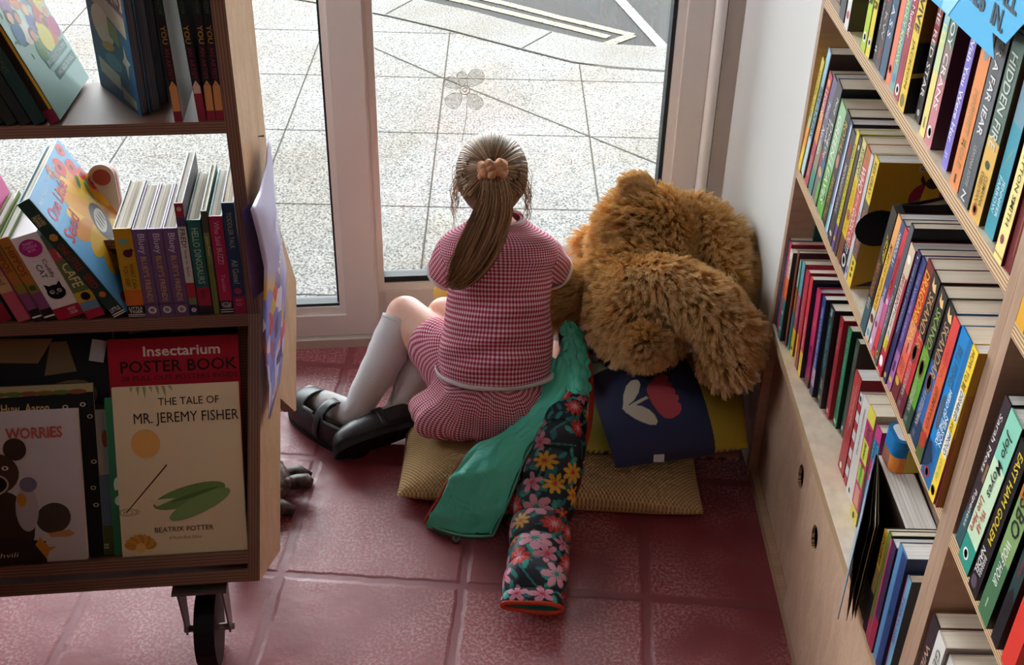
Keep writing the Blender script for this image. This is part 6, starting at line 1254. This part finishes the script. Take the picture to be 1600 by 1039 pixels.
# ================================================================ cushions
def cushion(name, label, corners, thick, fn_col, mat_, n=110, group=None, base_z=None, sag=None, tilt=None, bow=.035, pinch=.93):
    """corners: four points (near-left, near-right, far-right, far-left) of the seam line"""
    C4 = [Vector(c) for c in corners]; ctr = sum(C4, Vector()) / 4
    root = thing(name, label, 'cushion', tuple(ctr), group=group)
    def bil(u, v): return (C4[0] * (1 - u) + C4[1] * u) * (1 - v) + (C4[3] * (1 - u) + C4[2] * u) * v
    nrm = (C4[1] - C4[0]).cross(C4[3] - C4[0]).normalized()
    def P(u, v, s):
        U, V = 2 * u - 1, 2 * v - 1
        # edges bow inwards between pointed corners
        uu = .5 + .5 * U * (1 - bow * (1 - V * V) * 1.0); vv = .5 + .5 * V * (1 - bow * (1 - U * U))
        hgt = ((1 - abs(U) ** 2.6) * (1 - abs(V) ** 2.6)) ** .48
        w = .0028 * math.sin(9 * u + 4 * v) * math.sin(7 * v - 3 * u) * hgt
        p = bil(uu, vv) + nrm * s * (thick / 2 * hgt + w)
        if sag: p = sag(p, u, v, s)
        return p - ctr
    mb = MB()
    mb.grid(lambda u, v: P(u, v, 1), n, n, mat_, uvfn=lambda a, b: (a, b)); k = len(mb.v)
    mb.grid(lambda u, v: P(1 - u, v, -1), n, n, mat_, uvfn=lambda a, b: (1 - a, b))
    o = mb.build('cushion_cover', root)
    me = o.data
    if fn_col:
        cols = np.zeros((len(me.vertices), 3)); N = n + 1
        for i in range(len(me.vertices)):
            j = i % (N * N); u = (j % N) / n; v = (j // N) / n
            if i >= N * N: u = 1 - u
            cols[i] = fn_col(u, v, i < N * N)
        set_cols(me, cols)
    bmm = bmesh.new(); bmm.from_mesh(me); bmesh.ops.remove_doubles(bmm, verts=bmm.verts, dist=.0004); bmm.to_mesh(me); bmm.free()
    return root, P, ctr
def inpoly(x, y, P):
    r = False; n = len(P)
    for i in range(n):
        x1, y1 = P[i]; x2, y2 = P[i - 1]
        if (y1 > y) != (y2 > y) and x < (x2 - x1) * (y - y1) / (y2 - y1) + x1: r = not r
    return r
def waffle_mat():
    m, nt, p = nmat('yellow_waffle_fabric'); h = NT(nt)
    mp = h.co('UV', (1, 1, 1)); sx = h.n('ShaderNodeSeparateXYZ'); h.l(mp, 0, sx, 0); s_ = []
    for ax, fr in ((0, 76), (1, 54)):
        a = h.n('ShaderNodeMath', operation='MULTIPLY'); a.inputs[1].default_value = fr * 2 * PI; h.l(sx, ax, a, 0); b = h.n('ShaderNodeMath', operation='SINE'); h.l(a, 0, b, 0); s_.append(b)
    mu = h.n('ShaderNodeMath', operation='MULTIPLY'); h.l(s_[0], 0, mu, 0); h.l(s_[1], 0, mu, 1)
    ma = h.n('ShaderNodeMath', operation='MULTIPLY_ADD'); ma.inputs[1].default_value = .5; ma.inputs[2].default_value = .5; h.l(mu, 0, ma, 0)
    r = h.ramp([(.25, '#d2a866'), (.6, '#f6dcab')]); h.l(ma, 0, r, 'Fac'); h.l(r, 0, p, 'Base Color'); p.inputs['Roughness'].default_value = .9; p.inputs['Specular IOR Level'].default_value = .08
    h.bump(ma, 0, p, .9, .004); return m
def sag_y(p, u, v, s):
    p = p.copy(); d = math.exp(-(((p.x + .04) / .15) ** 2 + ((p.y - 1.90) / .10) ** 2)); p.z -= .026 * d if s > 0 else 0
    p.z = max(p.z, .003); return p
YC, _, _ = cushion('cushion', 'long yellow waffle-weave cushion on the floor under girl and the others', ((-.212, 1.738, .026), (.370, 1.710, .022), (.385, 2.09, .050), (-.228, 2.10, .050)), .150, None, waffle_mat(), 90, sag=sag_y)
NAVY = hexc('#353b5a')[:3]; MUST = hexc('#b09a34')[:3]; PALE = hexc('#b4b8a0')[:3]; CRM = hexc('#d6d0be')[:3]; RED_ = hexc('#c8525c')[:3]; PNK = hexc('#c86a72')[:3]; SAGE = hexc('#7f8458')[:3]
def ell(x, y, cx, cy, rx, ry, a):
    c, s = math.cos(R(a)), math.sin(R(a)); dx, dy = x - cx, y - cy
    return ((dx * c + dy * s) / rx) ** 2 + ((-dx * s + dy * c) / ry) ** 2 < 1
FLW = [(.462,.725),(.40,.69),(.34,.60),(.325,.55),(.335,.42),(.363,.312),(.40,.25),(.45,.238),(.50,.265),(.527,.31),(.528,.35),(.508,.385),(.522,.41),(.520,.445),(.500,.465),(.510,.495),(.506,.525),(.486,.545),(.497,.575),(.492,.605),(.472,.62),(.488,.65),(.486,.69)]
LF1 = [(.288,.688),(.250,.685),(.205,.63),(.168,.54),(.146,.45),(.136,.413),(.18,.43),(.225,.47),(.27,.54),(.296,.62),(.298,.665)]
LF2 = [(.130,.418),(.148,.36),(.19,.295),(.24,.245),(.29,.212),(.328,.208),(.345,.232),(.335,.295),(.305,.355),(.262,.40),(.2,.428)]
STM = [(.19,.432),(.31,.492),(.328,.470),(.205,.405)]
def tulip_col(u, v, top):
    if not top: return NAVY
    if u > .745 - .135 * v:
        if ell(u, v, 1.0, .55, .06, .10, 0): return PNK
        if ell(u, v, .93, .66, .05, .035, 30): return SAGE
        return MUST
    if v > .80 + .45 * u: return PALE
    if .12 < u < .54 and .2 < v < .74:
        if inpoly(u, v, FLW): return RED_
        if inpoly(u, v, LF1) or inpoly(u, v, LF2) or inpoly(u, v, STM): return CRM
    return NAVY
FAB = vcol_mat('printed_cotton', .75, .15, (260, .12, .001), .1)
def sag_n(p, u, v, s):
    p = p.copy(); d = math.exp(-(((p.x - .25) / .11) ** 2 + ((p.y - 1.95) / .10) ** 2)); p.z -= .020 * d; return p
NC, NP, NCt = cushion('cushion', 'navy cushion printed with a red tulip and cream leaves, mustard at its right side', ((.196, 1.712, .128), (.448, 1.770, .135), (.466, 2.020, .195), (.135, 1.985, .180)), .088, tulip_col, FAB, 210, sag=sag_n, bow=.03)
mb = MB(); a_ = NP(.30, .02, 1); mb.add([a_ + Vector((-.004, -.001, -.002)), a_ + Vector((.016, .001, -.002)), a_ + Vector((.015, -.012, -.010)), a_ + Vector((-.005, -.013, -.010))], [(0, 1, 2, 3)], col('#c9c9c4', .8)); cl_ = mb.build('care_label', NC); mod(cl_, 'SOLIDIFY', thickness=.0006)
LIME = hexc('#c4c05c')[:3]; PK2 = hexc('#d4788c')[:3]; BLK = hexc('#1b1b20')[:3]
def lime_col(u, v, top):
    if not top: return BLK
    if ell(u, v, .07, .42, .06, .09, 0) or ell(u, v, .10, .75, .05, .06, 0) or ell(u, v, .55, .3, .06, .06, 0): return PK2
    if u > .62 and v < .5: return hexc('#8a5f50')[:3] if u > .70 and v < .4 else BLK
    return LIME
cushion('cushion', 'lime green cushion with pink spots squeezed under the navy tulip one', ((.115, 1.775, .112), (.440, 1.770, .105), (.440, 2.06, .11), (.110, 2.06, .118)), .055, lime_col, FAB, 60, bow=.02)
GREY = [hexc(x)[:3] for x in ('#d9d6d2', '#7d828c', '#2e3038')]
def check_col(u, v, top):
    a = int(u * 5.0 + v * .4) % 2; b = int(v * 5.0) % 2
    return GREY[a + b]
CK, _, _ = cushion('cushion', 'grey, white and black checked cushion standing behind the bear', ((.085, 2.085, .100), (.43, 2.135, .100), (.425, 2.222, .325), (.088, 2.195, .325)), .075, check_col, FAB, 70, bow=.02)
# yellow knitted thing peeping out behind the girl by the window frame
mb = MB(); mb.ball((0, 0, 0), (.045, .035, .045), col('#cfae5c', .9, .1, name='yellow_yarn'), 16, 10)
for i in range(60):
    a, b = random.uniform(0, 2 * PI), random.uniform(-1.2, 1.2); d = Vector((math.cos(a) * math.cos(b), math.sin(a) * math.cos(b), math.sin(b))); mb.tube([d * .036, d * .050 + Vector((.003, 0, -.002))], [.004, .0025], col('#d8bb6c', .9, .1, name='yellow_yarn'), 5)
tag(mb.build('yarn_cushion', None, (-.125, 2.195, .200)), 'small yellow yarn cushion barely showing between girl and window frame', 'cushion')
# black and white checked cloth bunched between coat and bear
CL = thing('cloth', 'bunched black, grey and white checked cloth tucked left of the bear', 'cloth', (.13, 2.02, .15))
def clothf(u, v):
    x = -.035 + .10 * u; y = -.065 + .14 * v
    return Vector((x, y, .042 + .016 * math.sin(7 * u + 3 * v) + .012 * math.sin(11 * v - 4 * u) - .05 * max(0, .25 - v)))
mb = MB(); mb.grid(clothf, 40, 50, FAB); co_ = mb.build('folds', CL); cols = np.array([GREY[(int(i % 41 / 41 * 2.6) + int(i // 41 / 51 * 3.4)) % 3] for i in range(41 * 51)]); set_cols(co_.data, cols); mod(co_, 'SOLIDIFY', thickness=.003)
# ================================================================ the bear
be = thing('teddy_bear', 'large golden brown plush bear slumped face down towards the window', 'soft toy', (.26, 1.97, .18))
BI = Matrix.Translation((-.26, -1.97, -.166))
def b(*p): return BI @ Vector(p)
def fur_mat():
    m, nt, p = nmat('golden_plush'); h = NT(nt)
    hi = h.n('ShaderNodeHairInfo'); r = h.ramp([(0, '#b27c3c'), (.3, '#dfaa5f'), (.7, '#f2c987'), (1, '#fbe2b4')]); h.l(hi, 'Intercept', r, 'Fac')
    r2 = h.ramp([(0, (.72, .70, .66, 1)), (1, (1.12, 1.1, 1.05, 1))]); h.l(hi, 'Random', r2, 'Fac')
    mx = h.n('ShaderNodeMixRGB', blend_type='MULTIPLY'); mx.inputs[0].default_value = 1; h.l(r, 0, mx, 1); h.l(r2, 0, mx, 2); h.l(mx, 0, p, 'Base Color')
    p.inputs['Roughness'].default_value = .7; p.inputs['Specular IOR Level'].default_value = .15
    return m
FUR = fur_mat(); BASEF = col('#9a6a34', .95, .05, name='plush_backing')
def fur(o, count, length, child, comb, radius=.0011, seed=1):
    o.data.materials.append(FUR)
    md = o.modifiers.new('fur', 'PARTICLE_SYSTEM'); s = o.particle_systems[0].settings
    o.particle_systems[0].seed = seed
    s.type = 'HAIR'; s.count = count; s.hair_length = length; s.hair_step = 4; s.display_step = 3; s.render_step = 4
    s.use_advanced_hair = True
    s.normal_factor = length * .62 / 4; s.object_align_factor = (comb[0] * .5, comb[1] * .7, comb[2] * .22); s.factor_random = length * .34 / 4
    s.child_type = 'INTERPOLATED'; s.child_percent = 1; s.rendered_child_count = child
    s.clump_factor = .80; s.clump_shape = -.1; s.roughness_1 = .008; s.roughness_1_size = .4; s.roughness_endpoint = .004; s.roughness_2 = .004
    s.material = len(o.data.materials); s.root_radius = radius; s.tip_radius = radius * .25; s.radius_scale = 1.0
    return s
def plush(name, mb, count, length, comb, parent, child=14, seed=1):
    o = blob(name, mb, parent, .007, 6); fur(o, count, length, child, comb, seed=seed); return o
mb = MB()
mb.ball(b(.268, 2.105, .385), (.096, .094, .096), BASEF, 24, 14); mb.ball(b(.262, 2.03, .345), (.092, .09, .086), BASEF, 24, 14)
mb.ball(b(.257, 1.955, .312), (.090, .092, .092), BASEF, 24, 14); mb.ball(b(.245, 2.10, .345), (.074, .085, .08), BASEF)
# muzzle and left foot ball towards the window
capsule(mb, [b(.225, 2.15, .35), b(.162, 2.195, .312)], [.028, .031], BASEF)
plush('body', mb, 6000, .034, (-.004, -.003, -.009), be, 11, 1)
mb = MB(); capsule(mb, [b(.218, 1.960, .368), b(.278, 1.922, .390), b(.343, 1.888, .374), b(.392, 1.850, .330), b(.388, 1.828, .290)], [.042, .047, .049, .048, .039], BASEF, 18)
lg = plush('leg', mb, 3400, .032, (.006, -.004, -.010), be, 11, 2)
mb = MB(); mb.ball((0, 0, 0), (.016, .005, .021), col('#5a3424', .6, .2, name='paw_pad'), 16, 10, Matrix.Rotation(R(35), 3, 'Z') @ Matrix.Rotation(R(20), 3, 'Y')); pdm = mb.build('paw_pad', lg, b(.418, 1.786, .292))
mb = MB(); capsule(mb, [b(.33, 2.06, .29), b(.395, 1.985, .300), b(.418, 1.935, .265)], [.048, .046, .042], BASEF, 16); plush('leg', mb, 1900, .032, (.004, -.004, -.010), be, 11, 3)
mb = MB(); capsule(mb, [b(.345, 2.13, .415), b(.395, 2.08, .400), b(.415, 2.02, .360), b(.40, 2.00, .33)], [.046, .048, .045, .040], BASEF, 16); plush('arm', mb, 1900, .032, (.006, -.002, -.010), be, 11, 4)
mb = MB(); capsule(mb, [b(.215, 2.05, .330), b(.165, 2.05, .300), b(.112, 2.06, .262), b(.085, 2.07, .24)], [.042, .040, .037, .034], BASEF, 16); plush('arm', mb, 1700, .032, (-.010, -.002, -.008), be, 11, 5)
mb = MB(); mb.ball(b(.247, 2.118, .487), (.026, .014, .022), BASEF, 16, 10); plush('ear', mb, 500, .017, (-.008, -.002, .003), be, 14, 6)
mb = MB(); mb.ball(b(.248, 1.842, .305), (.028, .026, .028), BASEF, 16, 10); plush('tail', mb, 800, .030, (0, -.004, .003), be, 16, 7)
mb = MB(); mb.ball(b(.160, 2.236, .314), (.012, .008, .010), BLACK, 12, 8); mb.build('nose', be)
# ================================================================ the quilted coat
ct = thing('coat', 'child quilted coat, teal lining and dark floral outside, slung over the cushion edge', 'coat', (.05, 1.75, .05))
CI = Matrix.Translation((-.05, -1.75, -.05))
def c3(*p): return CI @ Vector(p)
TEAL = None
def teal_mat():
    m, nt, p = nmat('teal_nylon_lining'); h = NT(nt); tc = h.n('ShaderNodeTexCoord')
    nz = h.n('ShaderNodeTexNoise'); nz.inputs['Scale'].default_value = 22; nz.inputs['Detail'].default_value = 3; nz.inputs['Distortion'].default_value = 1.2; h.l(tc, 'Object', nz, 'Vector')
    p.inputs['Base Color'].default_value = hexc('#66f2d8'); p.inputs['Roughness'].default_value = .38; p.inputs['Specular IOR Level'].default_value = .45; h.bump(nz, 'Fac', p, .55, .010); return m
TEAL = teal_mat(); REDT = col('#c5402c', .6, .2, name='red_trim'); ZIP = col('#3aa592', .4, .4, name='zip_tape')
def sheet(name, rows, mat_, parent, nu=40, nv=60, thick=.006, post=None, quilt=0.0, uvfn=None, qn=7):
    """rows: list of lists of control points, smooth in both directions"""
    def f(u, v):
        line = [crom(r_, u) for r_ in rows]; p = crom(line, v)
        return p
    def f2(u, v):
        p = f(u, v); e = .01; n_ = (f(min(1, u + e), v) - f(max(0, u - e), v)).cross(f(u, min(1, v + e)) - f(u, max(0, v - e)))
        n_ = n_.normalized() if n_.length > 1e-9 else Vector((0, 0, 1))
        q = quilt * (abs(math.sin(PI * qn * v)) ** .5 - .6) + quilt * .35 * math.sin(23 * u + 9 * v) * math.sin(17 * v - 6 * u)
        edge = min(1, 12 * min(u, 1 - u)); return CI @ (p + n_ * q * edge)
    mb = MB(); mb.grid(f2, nu, nv, mat_, uvfn=uvfn or (lambda a, b_: (a, b_))); o = mb.build(name, parent)
    if post: post(o.data, nu, nv)
    mod(o, 'SOLIDIFY', thickness=thick, offset=-1)
    return o, f, f2
# front panel, lining side up: left edge (red piped hem) ... right edge (zip)
rows = [[(.088, 1.930, .215), (.105, 1.920, .222), (.122, 1.900, .208)],
        [(.050, 1.862, .168), (.078, 1.858, .182), (.108, 1.868, .186)],
        [(-.010, 1.800, .134), (.030, 1.800, .150), (.076, 1.818, .158)],
        [(-.066, 1.765, .118), (-.014, 1.758, .132), (.046, 1.775, .138)],
        [(-.100, 1.728, .092), (-.040, 1.722, .112), (.024, 1.738, .118)],
        [(-.128, 1.700, .050), (-.066, 1.690, .068), (.008, 1.705, .085)],
        [(-.150, 1.684, .014), (-.085, 1.662, .020), (-.016, 1.668, .038)],
        [(-.148, 1.682, .008), (-.088, 1.655, .008), (-.030, 1.650, .012)]]
fp, ff, ff2 = sheet('front_panel_lining', rows, TEAL, ct, 44, 80, .009, quilt=.0050, qn=5)
mb = MB(); pts = [ff2(0, i / 40) + Vector((-.003, 0, .001)) for i in range(16, 40)]; mb.tube(pts, .0032, REDT, 6); mb.build('red_piping', ct)
# zip teeth along the right edge and round the hem corner
zp = [ff2(1, i / 120) + Vector((.002, -.001, .002)) for i in range(6, 121)] + [ff2(1 - i / 60, 1) + Vector((0, -.003, .001)) for i in range(1, 60)]
mb = MB(); mb.tube(zp, .0042, ZIP, 8); zo = mb.build('zip', ct)
mb = MB()
for i in range(1, len(zp) - 1):
    for fr in (0, .5):
        q = zp[i].lerp(zp[i + 1], fr); mb.ball(q + Vector((.0022, -.0030, .0030)), (.0022, .0018, .0022), col('#8fdcc8', .35, .5, name='zip_teeth'), 6, 4)
mb.build('teeth', zo)
# seam of the inner pocket
mb = MB(); mb.tube([ff2(.28 + .08 * math.sin(3 * t), .42 + .5 * t) + Vector((0, -.001, .0018)) for t in [k / 20 for k in range(21)]], .0011, col('#1f8a76', .6), 5); mb.tube([ff2(.3 + .6 * t, .92 - .02 * math.sin(PI * t)) + Vector((0, -.001, .0018)) for t in [k / 14 for k in range(15)]], .0011, col('#1f8a76', .6), 5); mb.build('pocket_seam', fp)
hp = ff2(.02, 1.0)
mb = MB(); mb.tube([hp, hp + Vector((.010, -.010, -.004)), hp + Vector((.026, -.018, -.006)), hp + Vector((.040, -.020, -.002))], [.003, .0028, .0028, .002], ZIP, 6); mb.build('zip_end', zo)
tb = c3(-.094, 1.646, .006)
mb = MB(); M_ = Matrix.Translation(tb) @ Matrix.Rotation(R(70), 4, 'X') @ Matrix.Rotation(R(-20), 4, 'Y'); mb.prism([(.0095 * math.cos(2 * PI * k / 20), .0095 * math.sin(2 * PI * k / 20) - .004 * (k == 5)) for k in range(20)], -.0018, .0018, col('#55595c', .4, .5), Matrix.Translation(tb) @ Matrix.Rotation(R(25), 4, 'X'))
mb.tube([tb + Vector((.0055 * math.cos(2 * PI * k / 14), .0055 * math.sin(2 * PI * k / 14) * .9, .0024 + .0025 * math.sin(2 * PI * k / 14))) for k in range(14)], .0008, col('#b9bcbc', .4, .5), 5, closed=True); mb.build('zip_tag', zo)
# collar / hood edge curling up round the girl's hip
rows = [[(.100, 1.985, .262), (.110, 1.985, .272), (.122, 1.978, .262)], [(.102, 1.960, .245), (.120, 1.958, .256), (.136, 1.950, .244)], [(.098, 1.928, .218), (.122, 1.922, .234), (.146, 1.918, .218)], [(.104, 1.892, .192), (.126, 1.886, .208), (.148, 1.888, .194)], [(.112, 1.860, .176), (.130, 1.855, .186), (.146, 1.862, .172)]]
sheet('collar_lining', rows, TEAL, ct, 26, 50, .010, quilt=.0060, qn=6)
mb = MB(); mb.tube([c3(*crom([(.124, 1.985, .262), (.140, 1.950, .246), (.152, 1.910, .214), (.156, 1.870, .182), (.152, 1.820, .150), (.140, 1.775, .122), (.132, 1.756, .110)], t)) for t in [k / 40 for k in range(41)]], .0055, REDT, 8, flat=.6); mb.tube([c3(*crom([(.122, 1.904, .206), (.132, 1.872, .190), (.138, 1.830, .160), (.134, 1.790, .136)], t)) for t in [k / 30 for k in range(31)]], .0036, REDT, 8); mb.build('red_binding', ct)
# floral outside: painted print, in metres on the cloth
def floral(UV, seed):
    rnd = random.Random(seed); n = len(UV); C_ = np.tile(np.array(hexc('#191c2a')[:3]), (n, 1)); U0, V0 = UV.min(0); U1, V1 = UV.max(0)
    def paint(mask, h_): C_[mask] = np.array(hexc(h_)[:3])
    def flower(cx, cy, r, npet, c1, c2, c3_, rot, sharp, fill):
        dx, dy = UV[:, 0] - cx, UV[:, 1] - cy; rr = np.hypot(dx, dy); th = np.arctan2(dy, dx) + rot
        lob = np.abs(np.cos(npet * th / 2)); rad = r * (fill + (1 - fill) * lob ** sharp)
        paint(rr < rad, c1); paint(rr < rad * .62 * (.5 + .5 * lob ** 2), c2) if c2 else None; paint(rr < r * .20, c3_)
        dots = (rr > r * .24) & (rr < r * .34) & (np.cos(9 * th) > .3); paint(dots, c3_)
    step = .041; stems = []
    y = V0
    k = 0
    while y < V1 + .02:
        x = U0 + (step * .5 if k % 2 else 0)
        while x < U1 + .02:
            stems.append((x + rnd.uniform(-.007, .007), y + rnd.uniform(-.007, .007))); x += step
        y += step * .92; k += 1
    for (cx, cy) in stems:      # leaves and stalks first
        for q in range(3):
            a = rnd.uniform(0, 2 * PI); ox, oy = cx + .021 * math.cos(a), cy + .021 * math.sin(a); c, s = math.cos(a + .8), math.sin(a + .8); dx, dy = UV[:, 0] - ox, UV[:, 1] - oy
            paint(((dx * c + dy * s) / .0095) ** 2 + ((-dx * s + dy * c) / .0040) ** 2 < 1, ('#2f8f88', '#3aa79a', '#2a6f78')[q])
        a = rnd.uniform(0, PI); dx, dy = UV[:, 0] - cx, UV[:, 1] - cy; paint((np.abs(-dx * math.sin(a) + dy * math.cos(a)) < .0011) & (np.hypot(dx, dy) < .024), '#2f8f88')
    for i, (cx, cy) in enumerate(stems):
        kd = rnd.choice('pprryydP.'); rot = rnd.uniform(0, 6)
        if kd == 'p': flower(cx, cy, .019, 5, '#e59ab0', '#dc86a2', '#c84058', rot, .9, .25)
        elif kd == 'P': flower(cx, cy, .024, 6, '#eba6ba', None, '#3f9a8a', rot, .8, .35)
        elif kd == 'r': flower(cx, cy, .018, 9, '#dc4038', '#ec8aa0', '#f0c8d0', rot, .6, .55)
        elif kd == 'y': flower(cx, cy, .018, 8, '#e8b03c', None, '#cc3c34', rot, .9, .4)
        elif kd == 'd': flower(cx, cy, .015, 7, '#e05a3c', None, '#f0c050', rot, .9, .25)
    return C_
FLOR = vcol_mat('floral_print_nylon', .5, .35, (30, .35, .006))
def flor_sheet(su, sv, seed):
    def post(me, nu, nv):
        N = nu + 1; ids = np.arange(len(me.vertices)); UV = np.stack([(ids % N) / nu * su, (ids // N) / nv * sv], 1); set_cols(me, floral(UV, seed))
    return post
rows = [[(.116, 1.898, .200), (.130, 1.892, .196), (.142, 1.885, .180)],
        [(.104, 1.860, .178), (.128, 1.850, .172), (.140, 1.838, .155)],
        [(.074, 1.812, .148), (.108, 1.800, .140), (.134, 1.790, .124)],
        [(.046, 1.770, .126), (.085, 1.755, .105), (.118, 1.745, .085)],
        [(.024, 1.734, .105), (.055, 1.722, .070), (.090, 1.715, .048)],
        [(.006, 1.704, .070), (.030, 1.695, .032), (.062, 1.695, .020)],
        [(-.018, 1.668, .030), (.008, 1.678, .010), (.040, 1.690, .008)]]
sheet('front_panel_outside', rows, FLOR, ct, 70, 160, .005, post=flor_sheet(.10, .30, 5), quilt=.003, qn=6)
SL = [(.118, 1.885, .168), (.108, 1.835, .158), (.094, 1.775, .134), (.080, 1.712, .100), (.063, 1.648, .062), (.057, 1.580, .046), (.050, 1.505, .043), (.046, 1.448, .040)]
SR = [.028, .036, .044, .049, .050, .050, .050, .049]
def slv(u, v):
    th = 2 * PI * u; c = crom(SL, v); t = (crom(SL, min(1, v + .03)) - crom(SL, max(0, v - .03))).normalized(); X = t.cross(Vector((0, 0, 1))).normalized(); Y = X.cross(t)
    r = cromf(SR, v); q = .0062 * (abs(math.sin(PI * 8.5 * v + .4 * math.sin(th))) ** .6 - .7) + .0016 * math.sin(3 * th + 14 * v)
    cs, sn = math.cos(th), math.sin(th); rx = r + q; ry = (r * (.70 - .52 * max(0, (v - .8) / .2) ** 1.5) + q)
    p = c + X * rx * (abs(cs) ** .85 * (1 if cs > 0 else -1)) + Y * ry * (abs(sn) ** .85 * (1 if sn > 0 else -1))
    p.z = max(p.z, .004); return CI @ p
mb = MB(); nu, nv = 190, 300; mb.grid(slv, nu, nv, FLOR, closed_u=True); so = mb.build('sleeve', ct)
ids = np.arange(nu * (nv + 1)); UVs = np.stack([(ids % nu) / nu * .27, (ids // nu) / nv * .47], 1); set_cols(so.data, floral(UVs, 12)); mod(so, 'SOLIDIFY', thickness=.004, offset=-1)
mb = MB(); mb.tube([slv(k / 60, .995) + Vector((0, -.003, .0)) for k in range(60)], .0042, REDT, 8, closed=True); mb.build('red_cuff', so)
mb = MB(); mb.grid(lambda u, v: slv(u, .99 - .10 * v) + (CI @ crom(SL, .99 - .10 * v) - slv(u, .99 - .10 * v)) * (.10 + .2 * v), 40, 4, TEAL, closed_u=True); mb.build('sleeve_lining', so)
